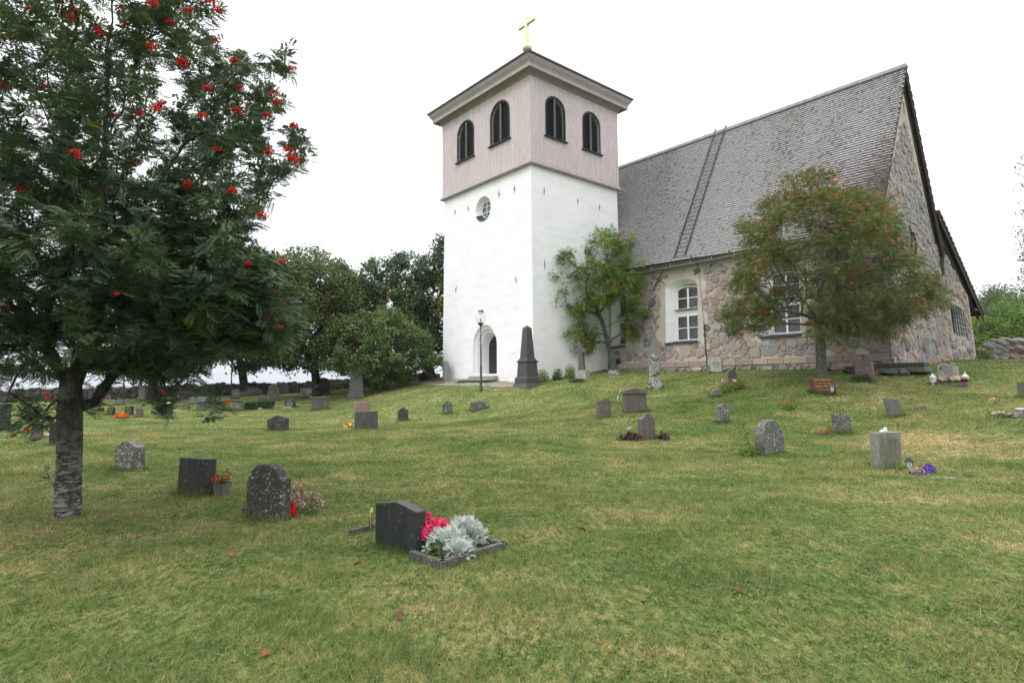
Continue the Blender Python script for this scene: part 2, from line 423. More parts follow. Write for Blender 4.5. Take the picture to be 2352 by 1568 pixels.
M_ZINC = plain('zinc_gutter', (.26,.30,.32), .45, .3, .15, 5)
t = NT('window_glass'); v = t.pos(); t.col(t.mix(t.mr(t.noise(v, 2.5, 3), .42, .6), (.012,.014,.016), (.055,.06,.065))); t.rough(.08, .8)
t.bump(t.noise(v, 9, 2), .12, .02); M_GLASS = t.mat
M_LEAD = plain('lead_came', (.10,.105,.11), .6)
t = NT('gilding'); t.col(t.mix(t.mr(t.noise(t.pos(), 4, 3), .4, .65), (.68,.53,.29), (.82,.75,.58))); t.rough(.34, .5); t.p.inputs['Metallic'].default_value = .45; M_GOLD = t.mat

church = thing('stone_church', 'medieval fieldstone church with white tower, pink belfry and steep shingled roof', 'church', F3(0, 0, 1.6))

# ---------------- generic wall with holes
def arch_pts(u0, u1, v0, vs, rise, n=14):
    "opening outline: sill v0, spring vs, arch height rise"
    c = (u0+u1)/2; h = (u1-u0)/2
    P = [(u0, v0), (u1, v0)]
    P += [(c + h*math.cos(math.pi*k/n), vs + rise*math.sin(math.pi*k/n)) for k in range(n+1)]
    return P
def wall_face(b, outer, holes, fr, m=0, w0=0.0):
    loops = [outer]+holes; pts = [p for L in loops for p in L]
    t = tessellate_polygon([[Vector((u, v, 0)) for u, v in L] for L in loops])
    b.add([fr(u, v, w0) for u, v in pts], [tuple(x) for x in t], m, uv=[tuple(p) for p in pts])
def reveal(b, o, i, fr, w0, w1, m=0):
    n = len(o); V = [fr(u, v, w0) for u, v in o] + [fr(u, v, w1) for u, v in i]
    b.add(V, [(k, (k+1)%n, (k+1)%n+n, k+n) for k in range(n)], m)
def dens(poly, s=.9):
    o = []
    for i, p in enumerate(poly):
        q = poly[(i+1) % len(poly)]; L = math.dist(p, q); k = max(1, int(L/s))
        for j in range(k): o.append((p[0]+(q[0]-p[0])*j/k, p[1]+(q[1]-p[1])*j/k))
    return o

# ---------------- tower
_, zB = on_b(1217.7, 372.5, 0); _, zE = on_b(1203, 178, 0)     # band and underside of the cornice
ZB0, BAT = 1.0, .13
def tower_frame(axis, W, O, n, H=zB):
    def fr(u, v, w):
        k = BAT*(1-(v-ZB0)/(H-ZB0))
        uu = u + k*(2*u/W-1)
        wob = 0.0
        return O + axis*uu + ZU*v + n*(k + wob*(1 if 0.05 < u < W-.05 else 0) - w)
    return fr
frL = tower_frame(d1, WA, F3(0,0,0), -d2)           # face with the door; u runs away to the left
frR = tower_frame(d2, WB, F3(0,0,0), -d1)           # face on the right; u runs away to the right
frLb = tower_frame(-d2, WB, F3(WA,WB,0), d1)
frBb = tower_frame(-d1, WA, F3(WA,WB,0), d2)
b = MB()
# door opening
uR, _ = on_b(1144, 860, 0); uLft, _ = on_b(1090.5, 860, 0); zs = on_b(1140, 858, 0)[1]; zt = on_b(1117, 746, 0)[1]
dw = uLft-uR; door_o = arch_pts(uR, uLft, zs, zt-dw*.52, dw*.52)
# round window
cu, cz = on_b(1110, 479, 0); ru = abs(on_b(1093, 479, 0)[0]-on_b(1127, 479, 0)[0])/2; rz = abs(on_b(1110, 451, 0)[1]-on_b(1110, 508, 0)[1])/2
rr_ = (ru+rz)/2
circ = lambda k, r: [(cu + r*math.cos(2*math.pi*i/k), cz + r*math.sin(2*math.pi*i/k)) for i in range(k)]
# small square opening above the door
su0 = on_b(1113, 720, 0)[0]; su1 = on_b(1100, 720, 0)[0]; sz0 = on_b(1106, 723, 0)[1]; sz1 = on_b(1106, 712, 0)[1]
sq = [(su0,sz0),(su1,sz0),(su1,sz1),(su0,sz1)]
outer = dens([(0,ZB0),(WA,ZB0),(WA,zB),(0,zB)])
wall_face(b, outer, [door_o, circ(24, rr_), sq], frL)
def scaled(pts, k, c, kz=None, floor=None):
    o = [(c[0]+(u-c[0])*k, c[1]+(v-c[1])*(kz or k)) for u, v in pts]
    return [(u, max(v, floor)) for u, v in o] if floor is not None else o
dc = ((uR+uLft)/2, zs)
o1 = scaled(door_o, .84, dc, .93); o2 = scaled(door_o, .70, dc, .86); o3 = scaled(door_o, .62, dc, .81)
reveal(b, door_o, scaled(door_o, .97, dc, .985), frL, 0, .18); reveal(b, scaled(door_o, .97, dc, .985), o1, frL, .18, .18); reveal(b, o1, o1, frL, .18, .38)
reveal(b, o1, o2, frL, .38, .38); reveal(b, o2, o3, frL, .38, .95)
reveal(b, circ(24, rr_), circ(24, rr_*.76), frL, 0, .36)
reveal(b, sq, sq, frL, 0, .3)
wall_face(b, dens([(0,ZB0),(WB,ZB0),(WB,zB),(0,zB)]), [], frR)
wall_face(b, dens([(0,ZB0),(WB,ZB0),(WB,zB),(0,zB)]), [], frLb); wall_face(b, dens([(0,ZB0),(WA,ZB0),(WA,zB),(0,zB)]), [], frBb)
b.add([F3(0,0,zB),F3(WA,0,zB),F3(WA,WB,zB),F3(0,WB,zB)], [(0,1,2,3)])
b.build('tower_wall', M_PLASTER, church)
# door leaf of diagonal tarred boards
b = MB(); b.prism(o3, frL, .92, 1.0)
c0 = dc[0]; W_ = (uLft-uR)*.60
for k in range(-3, 16):
    z_ = zs + k*.22
    P = []
    for s_ in (-1, 1):
        u_ = c0 + s_*W_/2; P.append((u_, z_+(s_+1)*.22))
    zmax = zt - .95
    if P[1][1] > zmax or P[0][1] < zs-.3: continue
    A = [(P[0][0], max(P[0][1], zs+.01)), (P[1][0], max(P[1][1], zs+.01)), (P[1][0], max(P[1][1]+.19, zs+.02)), (P[0][0], max(P[0][1]+.19, zs+.02))]
    b.prism(A, frL, .895, .915)
b.build('door', M_LOUVRE, church)
b = MB(); b.box(F3(dc[0], .45, zs-.06), (dw*.84, 1.0, .10), [d1, d2, ZU]); b.box(F3(dc[0], -.12, zs-.22), (dw*1.12, .6, .2), [d1, d2, ZU])
b.box(F3(dc[0]+.3, -.75, zs-.34), (dw*1.5, .6, .12), [d1, d2, ZU]); b.build('door_step', stone('step_stone', (.36,.35,.32), .2, .3), church, bevel=.01)
# round window frame, glass and black sill
rw = MB()
for k in range(24):
    a0, a1 = 2*math.pi*k/24, 2*math.pi*(k+1)/24
    for r0, r1, w0 in ((.76,.64,.31),):
        V = [frL(cu+rr_*r*math.cos(a), cz+rr_*r*math.sin(a), w) for a in (a0, a1) for r, w in ((r0, w0), (r1, w0), (r1, .36))]
        rw.add(V, [(0,1,4,3),(1,2,5,4)])
for s_ in (.0,): rw.box(frL(cu+s_*rr_*1.0, cz, .32), (.04, .03, rr_*1.28), [d1, d2, ZU])
for s_ in (-.24, .24): rw.box(frL(cu, cz+s_*rr_, .322), (rr_*1.15, .03, .04), [d1, d2, ZU])
rw = rw.build('round_window', M_WHITE, church)
b = MB(); b.add([frL(u, v, .35) for u, v in circ(24, rr_*.66)], [list(range(24))]); b.build('pane', plain('round_pane', (.10,.12,.14), .1, 0, .3, 3), rw)
b = MB(); L = [(cu+rr_*math.cos(a), cz+rr_*math.sin(a)) for a in np.linspace(math.pi*1.17, math.pi*1.83, 9)]
I = [(cu+rr_*.72*math.cos(a), cz+rr_*.72*math.sin(a)) for a in np.linspace(math.pi*1.17, math.pi*1.83, 9)]
b.add([frL(u, v+.015, -.05) for u, v in L]+[frL(u, v+.015, .30) for u, v in I]+[frL(u, v-.03, -.05) for u, v in L], [(k,k+1,k+10,k+9) for k in range(8)]+[(k,k+1,k+19,k+18) for k in range(8)])
b.build('sill', M_BLACKM, rw)
b = MB(); b.add([frL(u, v, .27) for u, v in sq], [(0,1,2,3)]); b.build('vent_pane', plain('pale_pane', (.35,.40,.45), .2), church)
# iron wall anchors
for (x, y, f, ln, tilt) in ((1045,487,'L',15,0),(1075,478,'L',14,0),(1145.5,446,'L',16,0),(1181,434,'L',18,0),(1250.5,439,'R',16,0),(1327.5,462,'R',14,0),(1377,476,'R',14,0),
                            (1185,643,'L',15,.3),(1049,664,'L',15,-.45),(1251.5,607,'R',22,0)):
    fr_ = frL if f == 'L' else frR
    u, z = (on_b(x, y, -.05) if f == 'L' else on_a(x, y, -.05)); dep = 36
    L = ln/1372*dep*1.05; p0 = fr_(u-tilt*L/2, z-L/2, -.03); p1 = fr_(u+tilt*L/2, z+L/2, -.03)
    b = MB(); b.tube([p0, (p0+p1)/2, p1], [.009,.018,.009], 6); ax_ = d1 if f == 'L' else d2
    pm = (p0+p1)/2; b.tube([pm-(-d2 if f == 'L' else -d1)*.1, pm+(-d2 if f == 'L' else -d1)*.05], .026, 6)
    b.build('wall_anchor', M_IRON, church)

# ---------------- belfry of upright boards
BO = .10                                     # boards stand proud of the wall
zE2 = zE
def bel_frame(ax_, O, n): return lambda u, v, w: O + ax_*u + ZU*v + n*(BO-w)
bL = bel_frame(d1, F3(0,0,0), -d2); bR = bel_frame(d2, F3(0,0,0), -d1)
bLb = bel_frame(-d2, F3(WA,WB,0), d1); bBb = bel_frame(-d1, F3(WA,WB,0), d2)
def lou(x0, x1, ysill0, ysill1, ytop, face):
    f = on_b if face == 'L' else on_a
    u0 = f(x0, ysill0, -BO)[0]; u1 = f(x1, ysill1, -BO)[0]; z0 = (f(x0, ysill0, -BO)[1]+f(x1, ysill1, -BO)[1])/2
    zt_ = f((x0+x1)/2, ytop, -BO)[1]; u0, u1 = sorted((u0, u1)); return u0, u1, z0, zt_
LW = [lou(1052, 1088, 374, 357, 279, 'L'), lou(1129, 1169, 338, 319, 234, 'L')]
RW = [lou(1254.5, 1297, 310, 327, 226, 'R'), lou(1340, 1377.5, 344, 356.5, 261, 'R')]
holes = {}
for nm, LL in (('L', LW), ('R', RW)):
    z0 = sum(q[2] for q in LL)/2; z1 = sum(q[3] for q in LL)/2; wd = sum(q[1]-q[0] for q in LL)/2
    holes[nm] = [((q[0]+q[1])/2, wd, z0, z1) for q in LL]
bel = MB()
for fr_, W, hs, ax_ in ((bL, WA, holes['L'], d1), (bR, WB, holes['R'], d2), (bLb, WB, [], d2), (bBb, WA, [], d1)):
    u = -BO
    H = [arch_pts(c-w_/2, c+w_/2, z0, z1-w_*.5, w_*.5) for c, w_, z0, z1 in hs]
    wall_face(bel, [(-BO,zB+.02),(W+BO,zB+.02),(W+BO,zE2+.3),(-BO,zE2+.3)], H, fr_)
    for h in H: reveal(bel, h, h, fr_, 0, .32)
    # cover strips over the board joints
    while u < W+BO-.1:
        wd = random.uniform(.15, .21); u += wd
        zr = [(zB+.05, zE2+.1)]
        for c, w_, z0, z1 in hs:
            if abs(u-c) < w_/2+.03:
                k = min(1, abs(u-c)/(w_/2)); za = z1-w_*.5+w_*.5*math.sqrt(max(0, 1-k*k))
                zr = [(zB+.05, z0-.1), (za+.04, zE2+.1)]
        for a0, a1 in zr:
            if a1 > a0: bel.box(fr_(u, (a0+a1)/2, -.008), (.030, .016, a1-a0), [ax_, np.cross(ZU, ax_), ZU], 0, (random.uniform(.6, 1.0),)*3)
bel.build('belfry', M_BOARD, church)
for fr_, hs, ax_ in ((bL, holes['L'], d1), (bR, holes['R'], d2)):
    nn = np.cross(ZU, ax_)
    for c, w_, z0, z1 in hs:
        H = arch_pts(c-w_/2, c+w_/2, z0, z1-w_*.5, w_*.5)
        b = MB(); n = len(H)
        Ho = scaled(H, 1.10, (c, z0), 1.03)
        b.add([fr_(u, v, -.03) for u, v in Ho]+[fr_(u, v, -.03) for u, v in H]+[fr_(u, v, .02) for u, v in Ho]+[fr_(u, v, .1) for u, v in H],
              [(k, (k+1)%n, (k+1)%n+n, k+n) for k in range(1, n)]+[(k+2*n, (k+1)%n+2*n, (k+1)%n, k) for k in range(1, n)]+[(k+n, (k+1)%n+n, (k+1)%n+3*n, k+3*n) for k in range(n)])
        wnd = b.build('belfry_window', M_LOUVRE, church)
        b = MB(); v = z0+.04
        while v < z1-.04:
            hw = w_/2 if v < z1-w_*.5 else math.sqrt(max(0.0001, (w_*.5)**2-(v-(z1-w_*.5))**2))
            p = fr_(c, v, .19); A = [ax_, nn*.8+ZU*.6*(1 if nn@(-d2-d1) < 0 else -1), np.array([0,0,1.])]
            out_n = -d2 if ax_ is d1 else -d1
            q0 = fr_(c-hw, v+.05, .24); q1 = fr_(c+hw, v+.05, .24); q2 = fr_(c+hw, v-.045, .14); q3 = fr_(c-hw, v-.045, .14)
            b.add([q0,q1,q2,q3, q0-ZU*.015,q1-ZU*.015,q2-ZU*.015,q3-ZU*.015], [(0,1,2,3),(7,6,5,4),(3,2,6,7)]); v += .085
        b.add([fr_(u, v, .31) for u, v in H], [list(range(n))])
        b.build('louvre_shutter', M_LOUVRE, wnd)
        b = MB(); b.box(fr_(c, (z0+z1)/2, .07), (.14, .08, z1-z0-.02), [ax_, nn, ZU]); b.build('mullion', M_MULL, wnd)
        b = MB(); b.box(fr_(c, z0-.035, -.06), (w_*1.22, .2, .06), [ax_, nn, ZU]); b.build('window_sill', M_LOUVRE, wnd)
# band moulding at the foot of the belfry, cornice, roof, orb, cross
def ring(prof, mats_, name, m=0):
    b = MB(); n = len(prof); V = []
    for o, z in prof: V += [F3(-o,-o,z), F3(WA+o,-o,z), F3(WA+o,WB+o,z), F3(-o,WB+o,z)]
    b.add(V, [(i*4+k, i*4+(k+1)%4, (i+1)*4+(k+1)%4, (i+1)*4+k) for i in range(n-1) for k in range(4)])
    return b.build(name, mats_, church)
ring([(.02,zB-.16),(.24,zB-.15),(.27,zB-.10),(.22,zB-.06),(.20,zB-.02),(.13,zB+.16),(.10,zB+.18)], M_TRIM, 'band_moulding')
OV = .77
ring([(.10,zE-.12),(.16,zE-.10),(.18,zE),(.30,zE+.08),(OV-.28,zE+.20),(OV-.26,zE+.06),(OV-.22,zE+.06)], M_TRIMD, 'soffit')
ring([(OV-.22,zE+.06),(OV-.18,zE+.06),(OV-.18,zE+.28),(OV-.15,zE+.30),(OV-.15,zE+.34),(OV-.08,zE+.42),(OV-.02,zE+.52),(OV+.02,zE+.62),(OV+.02,zE+.68)], M_TRIM, 'cornice')
zR = zE+.68; cxy = F3(WA/2, WB/2, 0); zA = at(1208, 128, float(cxy[1]))[2]
b = MB(); rp = []
for o, z in ((OV+.10,zR),(OV+.10,zR+.10)): rp += [F3(-o,-o,z), F3(WA+o,-o,z), F3(WA+o,WB+o,z), F3(-o,WB+o,z)]
rp += [cxy+ZU*(zA-.02)]
b.add(rp, [(0,1,2,3),(0,1,5,4),(1,2,6,5),(2,3,7,6),(3,0,4,7),(4,5,8),(5,6,8),(6,7,8),(7,4,8)]); b.build('tower_roof', M_BLACKM, church)
def zat(y): return at(1208, y, float(cxy[1]))[2]
b = MB(); b.lathe(cxy+ZU*zat(133), [(.62,0),(.40,.12),(.22,.42),(.2,.5)], 12); b.build('finial_base', M_BLACKM, church, True)
zo = zat(110); b = MB(); b.blob(cxy+ZU*zo, (.36,.36,.36), rough=0, sub=3); b.build('orb', M_GOLD, church, True)
zc0, zc1 = zat(100), zat(35); zb = zat(63) - .12
b = MB(); b.box(cxy+ZU*(zc0+zc1)/2, (.23,.22,zc1-zc0), [d1,d2,ZU]); L_ = 2.0
b.box(cxy+ZU*(zc0+(zc1-zc0)*.70), (1.62,.21,.24), [d1,d2,ZU]); b.build('cross', M_GOLD, church, bevel=.015)

# ================================================================== nave of fieldstone
OG = .26; gA = -15.22                        # gable plane and the overhang of the roof there
bRid, zRid = on_a(2083, 152, gA-OG)
bN2, zN2 = on_a(2168, 575, gA-OG); bA2, zA2 = on_a(2256, 716, gA-OG); bEnd = on_a(2245, 826, gA-.38)[0]; bA1, zA1 = on_a(2153, 478, gA-OG)
eb = NB-.42
def ezf(a): return 8.16 + .40*(a-gA)/(-gA)      # the eaves sag a little towards the gable
ez = 8.36; slope = (zRid-ez)/(bRid-eb); zEave = 8.16+slope*.42-.08
A1 = 7.0                                    # hidden far end behind the tower

cellc = [(.42,.31,.27),(.40,.33,.30),(.36,.27,.25),(.30,.30,.30),(.36,.36,.35),(.20,.21,.225),(.13,.145,.155),(.44,.39,.35),(.33,.25,.23),(.46,.34,.27),(.27,.26,.26),(.40,.30,.27),(.43,.28,.19)]
t = NT('fieldstone'); v = t.pos(); a = t.attr()
n1 = t.noise(v, 9, 5, .65); n2 = t.noise(v, 60, 2, .7); n3 = t.noise(t.pos((1,1,3)), 4, 3)
q = t.mix(t.mr(n1, .3, .7), t.mix(1, a, (.66,.64,.64), 'MULTIPLY'), t.mix(1, a, (1.22,1.2,1.2), 'MULTIPLY'))
q = t.mix(t.math('MULTIPLY', t.mr(n2, .45, .7), .25), q, (.55,.53,.5)); q = t.mix(t.math('MULTIPLY', t.mr(n3, .5, .7), .35), q, (.30,.27,.25))
t.col(q); t.rough(.85, .25); t.bump(n1, .5, .04); M_FIELD = t.mat
t = NT('lime_mortar'); v = t.pos(); n1 = t.noise(v, 1.6, 5, .6); n2 = t.noise(v, 22, 3)
t.col(t.mix(t.mr(n1, .32, .68), (.44,.385,.325), (.56,.51,.45))); t.rough(.95, .1); t.bump(t.math('ADD', n1, n2), .4, .03); M_MORTAR = t.mat

def clip(poly, px, py, nx_, ny_):
    "keep the side where (p-P).n <= 0"
    o = []; L = len(poly)
    for i in range(L):
        a_, c_ = poly[i], poly[(i+1) % L]
        da = (a_[0]-px)*nx_+(a_[1]-py)*ny_; dc_ = (c_[0]-px)*nx_+(c_[1]-py)*ny_
        if da <= 0: o.append(a_)
        if (da <= 0) != (dc_ <= 0):
            k = da/(da-dc_); o.append((a_[0]+(c_[0]-a_[0])*k, a_[1]+(c_[1]-a_[1])*k))
    return o
def inside(poly, u, v):
    c = False; j = len(poly)-1
    for i in range(len(poly)):
        if (poly[i][1] > v) != (poly[j][1] > v) and u < (poly[j][0]-poly[i][0])*(v-poly[i][1])/(poly[j][1]-poly[i][1])+poly[i][0]: c = not c
        j = i
    return c
def masonry(b, outline, keepout, fr, size, m, seed, squash=.78, proud=.05, gap=.011, tint=None, cut=True):
    "irregular fieldstones laid against each other, each a low dome standing out of the mortar"
    rg = random.Random(seed); us = [p[0] for p in outline]; vs_ = [p[1] for p in outline]
    u0, u1, v0, v1 = min(us), max(us), min(vs_), max(vs_)
    pts = []; cell = {}
    tries = int((u1-u0)*(v1-v0)*110)
    for _i in range(tries):
        u = rg.uniform(u0-.3, u1+.3); v = rg.uniform(v0-.3, v1+.3)
        s = size(u, v)*(rg.choice((.45, .75, .9, 1, 1.15, 1.4)) if _i < tries*.45 else rg.choice((.26, .36, .5))); ok = True
        gi, gj = int(u/.5), int(v/.5)
        for di in (-2,-1,0,1,2):
            for dj in (-2,-1,0,1,2):
                for (pu, pv, ps) in cell.get((gi+di, gj+dj), ()):
                    if math.hypot(pu-u, (pv-v)/squash) < .5*(s+ps): ok = False; break
                if not ok: break
            if not ok: break
        if ok: pts.append((u, v, s)); cell.setdefault((gi, gj), []).append((u, v, s))
    for (u, v, s) in pts:
        if not inside(outline, u, v): continue
        if any(inside(k, u, v) for k in keepout): continue
        poly = [(u+s*1.45*math.cos(k*math.pi/8), v+s*1.3*squash*math.sin(k*math.pi/8)) for k in range(16)]
        gi, gj = int(u/.5), int(v/.5)
        for di in range(-3, 4):
            for dj in range(-3, 4):
                for (pu, pv, ps) in cell.get((gi+di, gj+dj), ()):
                    if (pu, pv) == (u, v): continue
                    D2 = (pu-u)**2+(pv-v)**2
                    if D2 > (s*1.5+ps+.4)**2: continue
                    D = math.sqrt(D2); k = min(.8, max(.2, .5 + .5*(s-ps)/(s+ps)*.8)); gp = gap*rg.uniform(.5, 1.7)
                    poly = clip(poly, u+(pu-u)*k-(pu-u)/D*gp, v+(pv-v)*k-(pv-v)/D*gp, (pu-u)/D, (pv-v)/D)
                    if len(poly) < 3: break
                if len(poly) < 3: break
            if len(poly) < 3: break
        if not cut:
            for kk_ in (1, .85, .8, .75):
                cu_, cv_ = sum(p[0] for p in poly)/len(poly), sum(p[1] for p in poly)/len(poly)
                poly = [(cu_+(p[0]-cu_)*kk_, cv_+(p[1]-cv_)*kk_) for p in poly]
                if all(inside(outline, pu, pv) for pu, pv in poly): break
            else: continue
        for i in range(len(outline) if cut else 0):                        # stay inside the wall
            a_, c_ = outline[i], outline[(i+1) % len(outline)]
            ex, ey = c_[0]-a_[0], c_[1]-a_[1]; L = math.hypot(ex, ey)
            if L < 1e-6 or len(poly) < 3: continue
            nx_, ny_ = ey/L, -ex/L
            if (sum(p[0] for p in outline)/len(outline)-a_[0])*nx_+(sum(p[1] for p in outline)/len(outline)-a_[1])*ny_ > 0: nx_, ny_ = -nx_, -ny_
            poly = clip(poly, a_[0]-nx_*.02, a_[1]-ny_*.02, nx_, ny_)
        if len(poly) < 3: continue
        if any(inside(k, pu, pv) for k in keepout for pu, pv in poly):
            cu_, cv_ = sum(p[0] for p in poly)/len(poly), sum(p[1] for p in poly)/len(poly)
            for kk_ in (.88, .86, .84, .82):
                poly = [(cu_+(p[0]-cu_)*kk_, cv_+(p[1]-cv_)*kk_) for p in poly]
                if not any(inside(k, pu, pv) for k in keepout for pu, pv in poly): break
            else: continue
        q = []
        for i in range(len(poly)):                            # cut the corners round
            a_, c_ = poly[i], poly[(i+1) % len(poly)]
            k0_, k1_ = rg.uniform(.10,.24), rg.uniform(.10,.24); q.append((a_[0]*(1-k0_)+c_[0]*k0_, a_[1]*(1-k0_)+c_[1]*k0_)); q.append((a_[0]*k1_+c_[0]*(1-k1_), a_[1]*k1_+c_[1]*(1-k1_)))
        n = len(q); cu_ = sum(p[0] for p in q)/n; cv_ = sum(p[1] for p in q)/n
        ar = abs(sum(q[i][0]*q[(i+1)%n][1]-q[(i+1)%n][0]*q[i][1] for i in range(n)))/2
        if ar < .004: continue
        pr = proud*rg.uniform(.5, 1.4)*min(1.3, math.sqrt(ar)/.3)
        tu, tv = rg.uniform(-.12, .12), rg.uniform(-.12, .12)
        V = []
        for k, dp in ((1, -.02), (.975, .5*pr), (.88, .92*pr)):
            for (p, r_) in q: V.append(fr(cu_+(p-cu_)*k, cv_+(r_-cv_)*k, -(dp + (0 if k == 1 else (p-cu_)*tu+(r_-cv_)*tv)*.5)))
        V.append(fr(cu_, cv_, -pr*1.0))
        Fc = [(i, (i+1)%n, (i+1)%n+n, i+n) for i in range(n)]+[(i+n, (i+1)%n+n, (i+1)%n+2*n, i+2*n) for i in range(n)]+[(i+2*n, (i+1)%n+2*n, 3*n) for i in range(n)]
        c = np.array(rg.choice(cellc)); c = (c*.78+c.mean()*.22)*rg.uniform(.85, 1.12)
        if tint is not None: c = tint(cu_, cv_, c, rg)
        b.add(V, Fc, m, tuple(np.clip(c, 0, 1)))

LN = -gA + NB*0
def lean(h0, h1, k): return lambda z: k*max(0, 1-(z-h0)/(h1-h0))
nb_ = lean(1.5, zEave, .30); ng_ = lean(1.5, 8.6, .42)
def frN(u, v, w):                                           # nave wall; u = distance along d1 (negative towards the gable)
    e = ng_(v)*max(0, 1-(u-gA)/1.2) if u < gA+1.2 else 0
    return F3(u-e, NB-nb_(v)+w, v)
def frG(u, v, w):                                           # gable wall; u = distance along d2
    e = nb_(v)*max(0, 1-(u-NB)/1.2) if u < NB+1.2 else 0
    return F3(gA-ng_(v)+w, u-e, v)
ZG = .9
# --- windows of the nave: splay outline and two sashes
def nwin(xl, xr, yb, ytop, yspr, frm, nmid=2):
    ul = on_b(xl, yb, NB-.12)[0]; ur = on_b(xr, yb, NB-.12)[0]; z0 = on_b((xl+xr)/2, yb, NB-.12)[1]; z1 = on_b((xl+xr)/2, ytop, NB-.05)[1]
    zsq = on_b((xl+xr)/2, yspr, NB-.05)[1]; return min(ul, ur), max(ul, ur), z0, z1, zsq
WIN = [nwin(1406, 1439, 797, 690, 706, None), nwin(1531, 1605, 786, 641, 664, None), nwin(1747, 1842, 772, 590, 622, None)]
z0m = WIN[1][2]; z1m = WIN[1][3]; print('windows', WIN)
nb = MB(); nholes = []
for (u0, u1, z0, z1, zs_) in WIN: nholes.append(arch_pts(u0, u1, z0m+.02, z1m-.45, .45, 12))
outN = dens([(gA, ZG), (0+A1, ZG), (A1, zEave-.1), (gA, zEave-.1)], .6)
wall_face(nb, outN, nholes, frN, 0)
sash_w = []
for (u0, u1, z0, z1, zs_), H in zip(WIN, nholes):
    wfull = u1-u0; c = (u0+u1)/2 - wfull*.08; k = .70 if wfull > 1.3 else .66
    inn = [(c+(p[0]-(u0+u1)/2)*k, z0m+.10+(p[1]-z0m-.02)*.90) for p in H]
    reveal(nb, H, inn, frN, 0, .50, 1)
    sash_w.append((c-wfull*k/2, c+wfull*k/2, inn))
# --- masonry: plaster kept clear round the openings and under the eaves
keep = []
for (u0, u1, z0, z1, zs_) in WIN:
    rr0 = random.Random(int(u0*10)); P = []
    for (p, q_) in arch_pts(u0-.30, u1+.34, z0m-.02, z1m-.3, .55, 16): P.append((p+rr0.uniform(-.1,.1), q_+rr0.uniform(-.04,.12)))
    keep.append(P)
_uv = [gA+i*.6 for i in range(int((A1-gA)/.6)+2)]
keep.append([(gA-1, zEave+.5)]+[(u, ez-.25-.22*abs(math.sin(u*1.7))-.1*math.sin(u*5)) for u in _uv]+[(A1+1, zEave+.5)])
def szN(u, v): return .50 + .20*max(0, 1-(v-2.2)/1.8) + (.10 if u < gA+2 else 0)
pl0 = 2.86
masonry(nb, [(gA+.02, pl0), (1.3, pl0), (1.3, zEave-.02), (gA+.02, zEave-.02)], keep, frN, szN, 2, 11)
# sandstone plinth course and the boulders it stands on
u = gA+.05; rgp = random.Random(3)
while u < 1.0:
    L = rgp.uniform(.65, 1.15); c = np.array(rgp.choice([(.38,.29,.24),(.42,.34,.26),(.40,.31,.27),(.46,.39,.32),(.34,.26,.22)]))
    poly = [(u+.012, pl0-.33), (u+L-.012, pl0-.33), (u+L-.012, pl0-.06), (u+.012, pl0-.06)]
    V = [frN(p, q_, -.10) for p, q_ in poly]+[frN(p, q_+(.05 if i > 1 else 0), .06) for i, (p, q_) in enumerate(poly)]
    nb.add(V, [(0,1,2,3),(0,1,5,4),(1,2,6,5),(2,3,7,6),(3,0,4,7)], 2, tuple(c)); u += L
masonry(nb, [(gA+.0, 1.5), (1.3, 1.5), (1.3, pl0-.34), (gA+.0, pl0-.34)], [], lambda p, q_, w_: frN(p, q_, w_-.06), lambda u, v: .42, 2, 5, proud=.12)
nb.build('nave_wall', [M_MORTAR, M_PLASTER, M_FIELD], church)
print('nave faces', len(nb.f))
